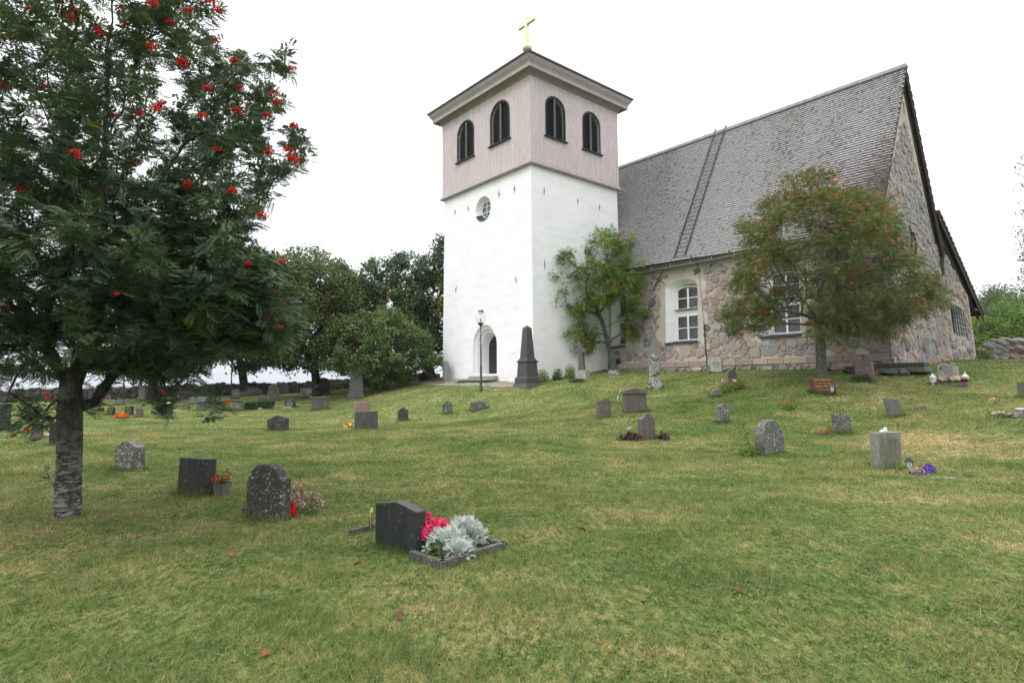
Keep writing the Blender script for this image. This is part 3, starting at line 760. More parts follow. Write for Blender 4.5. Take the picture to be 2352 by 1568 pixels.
# --- sashes
def leaded(b, u0, u1, z0, z1, fr_, w):
    nu = max(3, int((u1-u0)/.13)); nv = max(3, int((z1-z0)/.17))
    for i in range(1, nu): b.box(fr_(u0+(u1-u0)*i/nu, (z0+z1)/2, w), (.012, .012, z1-z0), [d1, d2, ZU])
    for i in range(1, nv): b.box(fr_((u0+u1)/2, z0+(z1-z0)*i/nv, w+.001), (u1-u0, .012, .012), [d1, d2, ZU])
for (s0, s1, inn), (u0, u1, z0, z1, zs_) in zip(sash_w, WIN):
    top = max(p[1] for p in inn); bot = min(p[1] for p in inn); H = top-bot; mid0 = bot+H*.455; mid1 = bot+H*.555
    rise = .40
    def fr(u, v, w): return frN(u, v, w)
    b = MB(); fw = .07; c = (s0+s1)/2; narrow = (u1-u0) < 1.25
    for z0_, z1_ in ((bot, mid0), (mid1, top-rise*.9)):
        b.box(fr(s0+fw/2, (z0_+z1_)/2, .46), (fw, .08, z1_-z0_), [d1,d2,ZU]); b.box(fr(s1-fw/2, (z0_+z1_)/2, .46), (fw, .08, z1_-z0_), [d1,d2,ZU])
        b.box(fr(c, z0_+fw/2, .455), (s1-s0-2*fw, .07, fw), [d1,d2,ZU])
        if z0_ == bot: b.box(fr(c, z1_-fw/2, .455), (s1-s0-2*fw, .07, fw), [d1,d2,ZU])
        if not narrow: b.box(fr(c, (z0_+z1_)/2+(.1 if z0_ > bot else 0), .45), (.10, .07, z1_-z0_-2*fw+(.25 if z0_ > bot else 0)), [d1,d2,ZU])
        zc_ = z0_+(z1_-z0_)*(.5 if z0_ == bot else .62)
        if not narrow:
            for s_ in (-1, 1): b.box(fr(c+s_*((s1-s0)/4), zc_, .457), ((s1-s0)/2-.12, .05, .045), [d1,d2,ZU])
    arc = [(c+(s1-s0)/2*math.cos(a), top-rise*.9+rise*.75*math.sin(a)) for a in np.linspace(0, math.pi, 13)]
    arc2 = [(c+((s1-s0)/2-fw)*math.cos(a), top-rise*.9+(rise*.75-fw)*math.sin(a)) for a in np.linspace(0, math.pi, 13)]
    V = [fr(p, q_, .42) for p, q_ in arc]+[fr(p, q_, .42) for p, q_ in arc2]+[fr(p, q_, .52) for p, q_ in arc2]
    b.add(V, [(k,k+1,k+14,k+13) for k in range(12)]+[(k+13,k+14,k+27,k+26) for k in range(12)])
    b.prism([(s0-.02, mid0), (s1+.02, mid0), (s1+.02, mid1-.02), (s0-.02, mid1-.02)], fr, .41, .5)
    wd_ = b.build('window', M_WHITE, church)
    b = MB()
    b.add([fr(p, q_, .49) for p, q_ in ((s0+.03,bot+.03),(s1-.03,bot+.03),(s1-.03,mid0-.03),(s0+.03,mid0-.03))], [(0,1,2,3)])
    b.add([fr(p, q_, .49) for p, q_ in ((s0+.03,mid1),(s1-.03,mid1))]+[fr(p*1.0, q_, .49) for p, q_ in arc2], [list(range(15))] if False else [[0,1]+list(range(2,15))])
    b.build('pane', M_GLASS, wd_)
    b = MB(); leaded(b, s0+fw, s1-fw, bot+fw, mid0-fw, fr, .478); leaded(b, s0+fw, s1-fw, mid1+fw, top-rise*.6, fr, .478); b.build('leading', M_LEAD, wd_)
    b = MB(); b.box(fr(c, mid1-.0, .33), (s1-s0+.12, .2, .03), [d1,d2,ZU]); b.build('transom_ledge', M_BLACKM, wd_); b = MB()
    b.add([fr(u0-.02, z0m+.0, -.13), fr(u1+.02, z0m+.0, -.13), fr(s1+.05, bot+.02, .47), fr(s0-.05, bot+.02, .47), fr(u0-.02, z0m-.07, -.13), fr(u1+.02, z0m-.07, -.13)], [(0,1,2,3),(4,5,1,0),(4,0,3),(1,5,2)])
    b.build('sill', M_BLACKM, wd_)

# --- gable wall with aisle
def roofz(bb):
    if bb < bRid: return zEave + slope*(bb-NB)
    m1 = zRid + (zN2-zRid)*(bb-bRid)/(bN2-bRid); m2 = zA1 + (zA2-zA1)*(bb-bA1)/(bA2-bA1)
    return max(m1, m2) if bb > bA1 else m1
gb = MB()
top = [(NB, zEave-.1), (bRid, zRid-.35), (bA1, roofz(bA1)-.3), (bN2+.1, roofz(bN2+.1)-.35), (bEnd, roofz(bEnd)-.42)]
gout = [(NB, ZG), (bEnd, ZG)] + top[::-1]
slit_b, slit_z0 = on_a(2077, 264, gA); slit_z1 = on_a(2077, 236, gA)[1]
slit = [(slit_b-.12, slit_z0), (slit_b+.14, slit_z0), (slit_b+.14, slit_z1), (slit_b-.12, slit_z1)]
gw0 = on_a(2187, 768, gA-.2); gw1 = on_a(2214, 768, gA-.2); gwt = on_a(2200, 703, gA-.1)[1]
gwin = arch_pts(gw0[0], gw1[0], gw0[1]+.1, gwt-.3, .3, 10)
wall_face(gb, dens(gout, .7), [slit, gwin], frG, 0)
reveal(gb, slit, slit, frG, 0, .5, 0); reveal(gb, gwin, gwin, frG, 0, .45, 1)
gb.add([frG(u, v, .48) for u, v in slit], [(0,1,2,3)], 3); gb.add([frG(u, v, .43) for u, v in gwin], [list(range(len(gwin)))], 3)
kp = [arch_pts(gw0[0]-.22, gw1[0]+.12, gw0[1]-.15, gwt-.25, .45, 10), [(slit_b-.3, slit_z0-.3), (slit_b+.3, slit_z0-.3), (slit_b+.3, 30), (slit_b-.3, 30)]]
inset = [(NB+.03, 1.6), (bEnd-.04, 1.6)] + [(bEnd-.05, roofz(bEnd)-.75), (bN2+.25, roofz(bN2+.25)-.8), (bN2-.85, roofz(bN2-.85)-.7), (bRid+.05, zRid-2.0), (NB+.10, zEave-.1)]
def tintG(u, v, c, rg):
    if v < 2.7 and u > NB+1.5 and rg.random() < .45: return np.array((.50,.30,.16))*rg.uniform(.7,1.1)
    if v > 7: c = c*.5 + np.array((.30,.31,.33))*.5
    return c
masonry(gb, inset, kp, frG, lambda u, v: .46-.12*min(1, max(0, (v-2.5)/6)), 2, 23, squash=.9, tint=tintG, cut=False)
print('gable faces', len(gb.f))
gb.build('gable_wall', [M_MORTAR, M_PLASTER, M_FIELD, M_IRON], church)
b = MB()
for k in range(5): u_ = gw0[0]+(gw1[0]-gw0[0])*(k+.5)/5; b.tube([frG(u_, gw0[1]-.05, -.1), frG(u_, gwt-.05-abs(k-2)*.09, -.1)], .022, 5)
for k in range(6): z_ = gw0[1]+.12+(gwt-gw0[1]-.35)*k/5; b.tube([frG(gw0[0]-.12, z_, -.1), frG(gw1[0]+.12, z_, -.1)], .024, 5)
b.build('window_grille', M_IRON, church)
# far and hidden walls
b = MB(); b.add([F3(gA,bEnd,ZG), F3(A1,bEnd,ZG), F3(A1,bEnd,zA2), F3(gA,bEnd,roofz(bEnd)-.4)], [(0,1,2,3)])
b.add([F3(A1,NB,ZG), F3(A1,bEnd,ZG)]+[F3(A1,u,v-.1) for u, v in top[::-1]], [(0,1,2,3,4,5,6)]); b.build('rear_wall', M_MORTAR, church)
# projecting corner stones (dark quoins) at the front corner
b = MB(); rgq = random.Random(9); z = 2.3
while z < zEave-.6:
    h = rgq.uniform(.28, .42); L1, L2 = rgq.uniform(.5, 1.3), rgq.uniform(.25, .5)
    if z > 5: L1 *= .6
    e = nb_(z); g_ = ng_(z); c = np.array(rgq.choice([(.11,.12,.125),(.16,.17,.175),(.20,.19,.18),(.30,.24,.22)]))
    b.box(F3(gA-g_-.03+L1/2, NB-e-.03+L2/2, z+h/2), (L1, L2, h-.03), [d1, d2, ZU], 0, tuple(c)); z += h
b.box(F3(gA-.42+.9, NB-.38, 2.22), (2.0, .7, .22), [d1, d2, ZU], 0, (.085,.095,.10))
b.build('quoin', M_FIELD, church, bevel=.03)

# --- roofs of split shingles, laid course by course
t = NT('shingles'); a = t.attr(); v = t.pos(); n1 = t.noise(v, 26, 3)
t.col(t.mix(t.mr(n1, .3, .7), t.mix(1, a, (.75,.75,.75), 'MULTIPLY'), t.mix(1, a, (1.2,1.2,1.2), 'MULTIPLY'))); t.rough(.75, .3); M_SHING = t.mat
def shingle_roof(name, P00, P10, P01, P11, exp=.165, wid=.115, seed=1, dark=1.0, curve=0.0):
    """P00,P10 lower edge from gable to far end; P01,P11 upper edge"""
    rg = np.random.default_rng(seed)
    P00, P10, P01, P11 = [np.array(p, float) for p in (P00, P10, P01, P11)]
    L = np.linalg.norm(P10-P00); S = np.linalg.norm(P01-P00); along = (P10-P00)/L; upw = (P01-P00)/S
    nrm = np.cross(along, upw); nrm = nrm if nrm[2] > 0 else -nrm
    rows = int(S/exp); quads = []; cols = []
    dir_seed = rg.uniform(0, 9)
    for r in range(rows):
        s0 = r*exp; n = int(L/wid); jit = rg.uniform(-.02, .02, n+1); us = (np.arange(n+1)+ (0.5 if r % 2 else 0))*wid + jit
        us = np.clip(us, 0, L); sag = .025*math.sin(r*.9+dir_seed)*0
        ex = rg.uniform(-.012, .012, n); th = rg.uniform(.030, .040, n); lift = rg.uniform(0, .008, n)
        low = s0 - .02 + ex + .012*np.sin(us[:-1]*.8+r*.05) ; 
        g0 = .004
        def bil(u_, s_):
            fu = (u_/L)[:,None]; fs = (s_/S)[:,None]; return (P00*(1-fu)+P10*fu)*(1-fs) + (P01*(1-fu)+P11*fu)*fs
        A = bil(us[:-1]+g0, low); B = bil(us[1:]-g0, low)
        up_s = np.minimum(low+exp*1.35, S)
        C = bil(us[1:]-g0, up_s); D = bil(us[:-1]+g0, up_s)
        hb = (th+lift+.012)[:,None]*nrm
        At, Bt, Ct, Dt = A+hb, B+hb, C+nrm*.004, D+nrm*.004
        Ab, Bb_ = A-nrm*.004, B-nrm*.004
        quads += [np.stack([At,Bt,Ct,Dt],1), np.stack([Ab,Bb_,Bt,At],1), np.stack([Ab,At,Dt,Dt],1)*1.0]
        u_c = (us[:-1]+us[1:])/2
        str_ = np.sin(u_c*.9+1.3*np.sin(s0*.35)+2)*.5 + np.sin(u_c*2.3+s0*.22)*.35 + np.sin(u_c*.37+1)*.5
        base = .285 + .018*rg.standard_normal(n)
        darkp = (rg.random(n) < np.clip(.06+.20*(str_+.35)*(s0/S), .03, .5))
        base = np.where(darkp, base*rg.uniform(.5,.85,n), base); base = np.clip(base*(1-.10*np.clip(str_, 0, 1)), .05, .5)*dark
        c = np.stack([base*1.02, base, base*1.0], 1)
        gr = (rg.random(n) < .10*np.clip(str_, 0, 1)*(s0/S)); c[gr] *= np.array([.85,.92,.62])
        cols += [c, c*.22, c*.6]  # butt and side faces darkened: shadow lines between courses put into the colour
    V = np.concatenate([q.reshape(-1, 3) for q in quads]); c = np.concatenate(cols)
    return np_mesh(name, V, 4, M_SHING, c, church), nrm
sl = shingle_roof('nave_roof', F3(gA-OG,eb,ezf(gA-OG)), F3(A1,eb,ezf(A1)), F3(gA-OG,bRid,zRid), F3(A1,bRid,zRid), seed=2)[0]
b2, z2 = bN2+.15, zN2-.2
shingle_roof('nave_roof', F3(gA-OG,b2,z2), F3(A1,b2,z2), F3(gA-OG,bRid,zRid), F3(A1,bRid,zRid), .22, .3, 3)
shingle_roof('aisle_roof', F3(gA-OG-.1,bA2+.1,zA2-.1), F3(A1,bA2+.1,zA2-.1), F3(gA-OG-.1,bA1+.05,zA1-.1), F3(A1,bA1+.05,zA1-.1), .22, .3, 4)
# roof boards, barge boards and rafters under the verge
t = NT('old_timber'); n1 = t.noise(t.pos((3,3,3)), 4, 4); t.col(t.mix(t.mr(n1, .35, .7), (.035,.028,.024), (.11,.090,.078))); t.rough(.9, .1); M_TIMB = t.mat
b = MB()
def slab(b, p0, p1, a0, a1, th, m=0):
    "p = (b, z) lower and upper end"
    V = [F3(a0,p0[0],p0[1]-th), F3(a1,p0[0],p0[1]-th), F3(a1,p1[0],p1[1]-th), F3(a0,p1[0],p1[1]-th), F3(a0,p0[0],p0[1]-.02), F3(a1,p0[0],p0[1]-.02), F3(a1,p1[0],p1[1]-.02), F3(a0,p1[0],p1[1]-.02)]
    b.add(V, [(0,3,2,1),(4,5,6,7),(0,1,5,4),(1,2,6,5),(2,3,7,6),(3,0,4,7)], m)
slab(b, (eb+.02,ez), (bRid,zRid), gA-OG+.02, A1, .12); slab(b, (b2,z2), (bRid,zRid), gA-OG+.02, A1, .14); slab(b, (bA2+.1,zA2-.1), (bA1+.05,zA1-.1), gA-OG-.08, A1, .14)
b.build('roof_boarding', M_TIMB, church)
b = MB()
slab(b, (eb+.1,ez+.1), (bRid,zRid-.13), gA-OG+.04, gA-OG+.10, .30)
slab(b, (b2,z2-.12), (bRid,zRid-.13), gA-OG+.04, gA-OG+.10, .38); slab(b, (b2-.3,z2+.35), (bRid+.1,zRid-.5), gA-OG+.22, gA-OG+.30, .55)
slab(b, (bA2+.1,zA2-.22), (bA1+.05,zA1-.22), gA-OG-.05, gA-OG+.0, .38); slab(b, (bA2-.25,zA2+.12), (bA1+.3,zA1-.6), gA-OG+.14, gA-OG+.22, .6)
b.box(F3(gA-OG+.3, bN2-.02, zN2-.85), (.5, .3, .9), [d1,d2,ZU])
b.build('barge_board', M_TIMB, church)
p0 = on_a(2241, 717, gA-.3); p1 = on_a(2290, 716, gA-.3)
b = MB(); b.box(F3(gA-.2, (p0[0]+p1[0])/2, (p0[1]+p1[1])/2), (.14, abs(p1[0]-p0[0]), .12), [d1,d2,ZU]); b.build('eave_beam', M_IRON, church)
b = MB(); b.box(F3((gA-OG+A1)/2, bRid-.10, zRid+.02), (A1-gA+OG, .26, .05), [d1, (d2+ZU*slope)/math.hypot(1,slope), np.cross(d1, (d2+ZU*slope)/math.hypot(1,slope))])
b.box(F3((gA-OG+A1)/2, bRid+.12, zRid+.01), (A1-gA+OG, .2, .05), [d1, (d2-ZU*slope)/math.hypot(1,slope), np.cross(d1, (d2-ZU*slope)/math.hypot(1,slope))])
b.build('ridge_board', plain('ridge_wood', (.22,.22,.225), .8, 0, .25, 5), church)
# gutter
b = MB(); gp = []
for k in range(9):
    an = math.pi*k/8; gp.append((eb-.10+.085*math.cos(an)*-1, ez-.22-.085*math.sin(an)))
ga0, ga1 = gA+1.3, .2
b.add([F3(a_, p[0], p[1]) for a_ in (ga0, ga1) for p in gp], [(k,k+1,k+10,k+9) for k in range(8)])
for k in range(12): a_ = ga0+(ga1-ga0)*k/11; b.box(F3(a_, eb-.06, ez-.14), (.03,.05,.16), [d1,d2,ZU])
b.build('gutter', M_ZINC, church, True)
b = MB(); b.box(F3((gA+A1)/2, eb+.14, ez-.10), (A1-gA, .30, .16), [d1,d2,ZU]); b.build('eaves_board', M_TIMB, church)
# roof ladder
def on_roof(x, y, lift=.12):
    n_ = np.cross(d1, (d2+ZU*slope)/math.hypot(1, slope)); n_ = n_ if n_[2] > 0 else -n_
    return hit_plane(x, y, F3(0, eb, ez)+n_*lift, n_), n_
TL, nr_ = on_roof(1646, 303); TRp, _ = on_roof(1668, 296); BL, _ = on_roof(1545.6, 585); BR, _ = on_roof(1571, 580)
wv = ((TRp-TL)+(BR-BL))/2; wl = wv@d1
b = MB(); upr = (d2+ZU*slope)/math.hypot(1, slope)
a_l = ((TL+BL)/2-T0)@d1; a_r = a_l + wl
Ls = (zRid-ez)/slope*math.hypot(1, slope)
for a_ in (a_l, a_r): b.tube([F3(a_, eb, ez)+nr_*.12+upr*.25, F3(a_, eb, ez)+nr_*.12+upr*(Ls-.05), F3(a_, bRid+.02, zRid+.32), F3(a_, bRid+.25, zRid+.1)], .035, 6)
k = .3
while k < Ls: b.tube([F3(a_l, eb, ez)+nr_*.11+upr*k, F3(a_r, eb, ez)+nr_*.11+upr*k], .018, 5); k += .32
b.build('roof_ladder', M_IRON, church)
# lightning conductor down the wall
pts = [(1598,598),(1601,610),(1612,690),(1617,742)]; P = [F3(on_b(x, y, NB-.2)[0], NB-nb_(on_b(x,y,NB-.2)[1])-.08, on_b(x, y, NB-.2)[1]) for x, y in pts]
b = MB(); b.tube(P, .011, 5); pts = [(1617,742),(1622,800),(1627.5,843)]; P = [F3(on_b(x, y, NB-.25)[0], NB-nb_(on_b(x,y,NB-.25)[1])-.09, on_b(x, y, NB-.25)[1]) for x, y in pts]
b.tube(P, .028, 6); p = F3(on_b(1598,594,NB-.4)[0], eb-.14, ez-.1)
b.tube([P[0]*0+p+ZU*.35+d1*.25, p, p-ZU*.35+d2*.2-d1*.1], .02, 5); b.tube([p+ZU*.3-d1*.1, p-ZU*.45+d2*.1-d1*.15], .02, 5)
b.build('lightning_conductor', M_IRON, church)
# flashing where tower and roof meet
b = MB(); q0 = on_a(1414, 540, 0)
b.add([F3(-.02, NB-.75, ez-.1), F3(-.45, NB-.5, ez+.1), F3(-.5, NB-.2, ez+slope*.22+.25), F3(-.02, NB-.1, ez+slope*.32+.5), F3(-.02, NB-.55, ez+.7)], [(0,1,4),(1,2,3,4)])
b.build('roof_flashing', M_BLACKM, church)
# crossed iron anchor on the nave wall
ua, za = on_b(1512, 645, NB-.1); b = MB()
for du, dz in ((.32,.55),): b.tube([frN(ua-du*1.0, za+dz*.9, -.12), frN(ua+du, za-dz*.9, -.12)], .03, 5)
b.tube([frN(ua+.32, za+.28, -.14), frN(ua-.5, za-.22, -.14)], .025, 5); b.build('wall_anchor', plain('rusted_iron', (.10,.07,.055), .8), church)
for (x, y) in ((2092,545),(2100,560)):
    ub, zb_ = on_a(x, y, gA-.1); b = MB(); b.tube([frG(ub-.05, zb_-.55, -.1), frG(ub+.02, zb_+.1, -.14), frG(ub-.12, zb_+.55, -.1)], .045, 5); b.build('wall_anchor', M_IRON, church)
b = MB(); p = F3(gA-.1, bRid, zRid); b.tube([p, p+ZU*.55+d2*.03], .012, 4); b.build('lightning_rod', plain('pale_rod', (.4,.4,.4), .5), church)
u_, z_ = on_b(1420, 830, NB-.3); b = MB(); b.box(frN(u_, z_, -.08), (.34,.12,.30), [d1,d2,ZU]); b.build('wall_vent', M_IRON, church)
# ================================================================== trees
def grow(chains, targets, r_, alpha=.3, seg=.28, start_len=0.0, wob=.05, up=.25):
    "a branching skeleton: every target is joined by a curved twig to the nearest suitable limb"
    P = []; par = []; pl = []; main = []
    for ci, (pts, frm) in enumerate(chains):
        pts = [np.array(p, float) for p in pts]
        if frm is None: prev = -1
        else:
            D = np.linalg.norm(np.array(P)-pts[0], axis=1); prev = int(D.argmin())
            pts = [P[prev]]+pts[1:]
        for i in range(len(pts)-1):
            L = np.linalg.norm(pts[i+1]-pts[i]); n = max(1, int(L/seg))
            for k in range(n):
                if i == 0 and k == 0:
                    if prev == -1: P.append(pts[0]); par.append(-1); pl.append(0.0); prev = 0
                q = pts[i]+(pts[i+1]-pts[i])*(k+1)/n + (r_.normal(0, wob*.5, 3) if frm is not None else 0)
                P.append(q); par.append(prev); pl.append(pl[prev]+L/n); prev = len(P)-1
    n0 = len(P)
    cap = n0 + len(targets)*14
    A = np.zeros((cap, 3)); A[:n0] = P; PL = np.zeros(cap); PL[:n0] = pl; par = par+[0]*(cap-n0)
    n = n0; elig = np.zeros(cap, bool); elig[:n0] = PL[:n0] >= start_len
    root = A[np.where(elig)[0][0]]
    order = np.argsort(np.linalg.norm(targets-root, axis=1)); tips = []
    for ti in order:
        T = targets[ti]; idx = np.where(elig[:n])[0]
        d = np.linalg.norm(A[idx]-T, axis=1); c = d + alpha*PL[idx] + .35*np.maximum(0, A[idx, 2]-T[2])
        j = int(idx[c.argmin()]); a = A[j]; L = np.linalg.norm(T-a)
        pd = a-A[par[j]] if par[j] >= 0 else np.array([0, 0, 1.]); pd = pd/(np.linalg.norm(pd)+1e-9)
        ctrl = a + (T-a)*.45 + pd*L*.18 + np.array([0, 0, up*L*.5])*(1 if L > .5 else .3)
        k = min(12, max(1, int(L/seg))); prev = j
        for i in range(1, k+1):
            s = i/k; q = a*(1-s)**2 + ctrl*2*s*(1-s) + T*s*s
            if i < k: q = q + r_.normal(0, wob, 3)*min(1, L)
            A[n] = q; par[n] = prev; PL[n] = PL[prev]+L/k; elig[n] = True; prev = n; n += 1
        tips.append(prev)
    return A[:n], np.array(par[:n]), np.array(tips)
def radii(A, par, tips, r_tip, R_base):
    n = len(A); cnt = np.zeros(n); cnt[tips] += 1
    kids = np.zeros(n, int)
    for i in range(n-1, 0, -1):
        if par[i] < i: cnt[par[i]] += cnt[i]
    cnt = np.maximum(cnt, 1); e = math.log(R_base/r_tip)/math.log(cnt[0])
    return r_tip*cnt**e
def skin(name, A, par, rad, mats_, parent, base_flare=.25, minr=0.0, sides=(10, 5)):
    n = len(A); nodes_dir = np.zeros((n, 3)); best = -np.ones(n, int)
    for i in range(1, n):
        p = par[i]
        if best[p] < 0 or rad[i] > rad[best[p]]: best[p] = i
    for i in range(n):
        a = A[i]-A[par[i]] if par[i] >= 0 else np.zeros(3)
        b_ = A[best[i]]-A[i] if best[i] >= 0 else np.zeros(3)
        d = a/(np.linalg.norm(a)+1e-9) + b_/(np.linalg.norm(b_)+1e-9); nodes_dir[i] = d/(np.linalg.norm(d)+1e-9)
    z0 = A[0, 2]
    fl = 1 + base_flare*np.exp(-np.maximum(0, A[:, 2]-z0)/.22)*(rad > rad[0]*.8)
    V = []; F = []
    def ringv(c, d, r, k, ref=np.array([.31, .95, .05])):
        u = np.cross(d, ref); u /= np.linalg.norm(u)+1e-9; w_ = np.cross(d, u)
        t = np.arange(k)*2*np.pi/k; return c + (np.cos(t)[:, None]*u + np.sin(t)[:, None]*w_)*r
    for i in range(1, n):
        if rad[i] < minr: continue
        p = par[i]; k = 14 if rad[i] > .06 else (8 if rad[i] > .02 else sides[1])
        mainb = best[p] == i
        r0 = rad[p]*fl[p] if mainb else min(rad[p], rad[i]*1.25); d0 = nodes_dir[p] if mainb else (A[i]-A[p])/(np.linalg.norm(A[i]-A[p])+1e-9)
        a = ringv(A[p], d0, r0, k); b_ = ringv(A[i], nodes_dir[i], rad[i]*fl[i], k); o = len(V)
        V += list(a)+list(b_); F += [(o+j, o+(j+1) % k, o+(j+1) % k+k, o+j+k) for j in range(k)]
    mb = MB(); mb.v = [tuple(v) for v in V]; mb.f = [list(f) for f in F]; mb.m = [0]*len(F); mb.c = [(.5,.5,.5)]*len(F); mb.uv = [None]*len(F)
    return mb.build(name, mats_, parent, True)

def unit(v): return v/(np.linalg.norm(v, axis=-1, keepdims=True)+1e-9)
def leaf_mat(name, dark, light, trans=.3, rough=.5, sheen=.25, rust=(.22,.08,.035)):
    t = NT(name); a = t.attr(); s_ = t.n('ShaderNodeSeparateColor'); t.l(a, s_.inputs[0])
    q = t.mix(s_.outputs[0], dark, light); q = t.mix(s_.outputs[1], q, (.30,.24,.04)); q = t.mix(s_.outputs[2], q, rust)
    t.col(q); t.rough(rough, sheen)
    tr = t.n('ShaderNodeBsdfTranslucent'); t.l(t.mix(.5, q, t.mix(1, q, (1.3,1.5,.6), 'MULTIPLY')), tr.inputs[0]); mx = t.n('ShaderNodeMixShader'); mx.inputs[0].default_value = trans
    t.l(t.p.outputs[0], mx.inputs[1]); t.l(tr.outputs[0], mx.inputs[2]); t.l(mx.outputs[0], t.out.inputs[0]); return t.mat
def bark_mat(name, c0, c1, pale=None, scale=1.0, band=0.0, zt=(1.2, .2)):
    t = NT(name); v = t.pos((1,1,.35)); n1 = t.noise(v, 14*scale, 5, .7); n2 = t.noise(t.pos((1,1,2.4)), 9*scale, 3)
    q = t.mix(t.mr(n1, .35, .65), c0, c1); q = t.mix(t.math('MULTIPLY', t.mr(t.noise(t.pos(), 5, 4), .52, .62), .6), q, (.16,.18,.13))
    if pale:
        sx_ = t.n('ShaderNodeSeparateXYZ'); t.l(t.pos(), sx_.inputs[0])
        n3 = t.noise(t.pos((1,1,3.6)), 7, 4, .7)
        q = t.mix(t.math('MULTIPLY', t.mr(n3, .50, .56), t.mr(sx_.outputs[2], *zt)), q, pale)
    t.col(q); t.rough(.95, .1); t.bump(t.math('ADD', n1, n2), .8, .03); return t.mat

def compound_leaves(O, D, L, r_, pairs=6, lw=.30, droop=.35, width=.34, colr=None, keep=1.0):
    "feather leaves: O origins, D directions, L lengths -> quads (n*k,4,3) and a colour per quad"
    n = len(O); D = unit(D); up_ = np.array([0, 0, 1.]) + r_.normal(0, .35, (n, 3))
    S = unit(np.cross(D, up_)); N_ = np.cross(S, D)
    quads = []; cols = []
    c = colr if colr is not None else np.stack([r_.random(n), np.zeros(n), np.zeros(n)], 1)
    items = [(0.28+.68*k/(pairs-.5), sd) for k in range(pairs) for sd in (-1, 1)]+[(1.0, 0)]
    for s, sd in items:
        bend = droop*s*s
        base = O + (D*s + -np.array([0, 0, 1.])*bend*.6)[:, :]*L[:, None]
        ll = L*lw*(1-.35*abs(s-.55))*(1 if sd else 1.0); ll = ll[:, None]
        dirv = unit(S*sd*1.0 + D*(.55 if sd else 1.2) - np.array([0,0,1.])*(.25+.3*r_.random((n,1))) )
        wv_ = unit(np.cross(dirv, N_))*ll*width*.5
        tip = base + dirv*ll; mid = base + dirv*ll*.5
        q = np.stack([base, mid+wv_, tip, mid-wv_], 1)
        quads.append(q); cols.append(c + r_.normal(0, .06, (n, 1)))
    q = np.concatenate(quads); cc = np.clip(np.concatenate(cols), 0, 1)
    return q.reshape(-1, 3), cc
def simple_leaves(O, r_, size, out=None, flat=.5, aspect=.62, col=None, fold=0):
    n = len(O); N_ = r_.normal(0, 1, (n, 3)); N_[:, 2] += flat*2
    if out is not None: N_ += out*.8
    N_ = unit(N_); a = unit(np.cross(N_, r_.normal(0, 1, (n, 3)))); b_ = np.cross(N_, a)
    s = (size*r_.uniform(.65, 1.25, n))[:, None]
    q = np.stack([O-a*s*.5, O+b_*s*aspect*.5, O+a*s*.5, O-b_*s*aspect*.5], 1)
    c = col if col is not None else np.stack([r_.random(n), np.zeros(n), np.zeros(n)], 1)
    return q.reshape(-1, 3), c

M_BERRY = None
t = NT('rowan_berries'); t.col(t.mix(t.mr(t.noise(t.pos(), 30, 2), .35, .65), (.48,.010,.006), (.66,.030,.010))); t.rough(.5, .2); M_BERRY = t.mat
t = NT('orange_berries'); t.col(t.mix(t.mr(t.noise(t.pos(), 8, 2), .35, .65), (.52,.030,.012), (.66,.075,.018))); t.rough(.45, .4); M_BERRY2 = t.mat
def berry_me(mat_, n=26, R0=.055, r=.0085, seed=1, sub=1):
    rr = random.Random(seed); b = MB()
    for i in range(n):
        a = rr.uniform(0, 6.28); q = rr.random()**.5*R0
        b.blob((q*math.cos(a), q*math.sin(a), -rr.uniform(0, R0*.9)+.35*R0*(1-(q/R0)**2)), (r,)*3, sub=sub, rough=0)
    o = b.build('berry_cluster', mat_, None, True, loc=(0,0,0)); me = o.data; bpy.data.objects.remove(o); return me
BM = [berry_me(M_BERRY, 46, .046, .0090, s) for s in (1, 2, 3)]
BMs = [berry_me(M_BERRY2, 9, .05, .019, s) for s in (4, 5)]
def hang_berries(parent, pts, meshes, r_, scale=(0.8, 1.2), name='berry_cluster'):
    o0 = wloc(parent)
    for p in pts:
        o = bpy.data.objects.new(name, meshes[int(r_.integers(len(meshes)))]); COL.objects.link(o); o.parent = parent
        o.location = [float(v) for v in (p-o0)]; o.rotation_euler = (r_.uniform(-.5, .5), r_.uniform(-.5, .5), r_.uniform(0, 6.28)); s = r_.uniform(*scale)
        o.scale = (s, s, s*r_.uniform(.8, 1.1))

def inpoly_np(poly, X, Y):
    c = np.zeros(len(X), bool); j = len(poly)-1
    for i in range(len(poly)):
        xi, yi = poly[i]; xj, yj = poly[j]
        m_ = ((yi > Y) != (yj > Y)) & (X < (xj-xi)*(Y-yi)/(yj-yi+1e-12)+xi); c ^= m_; j = i
    return c

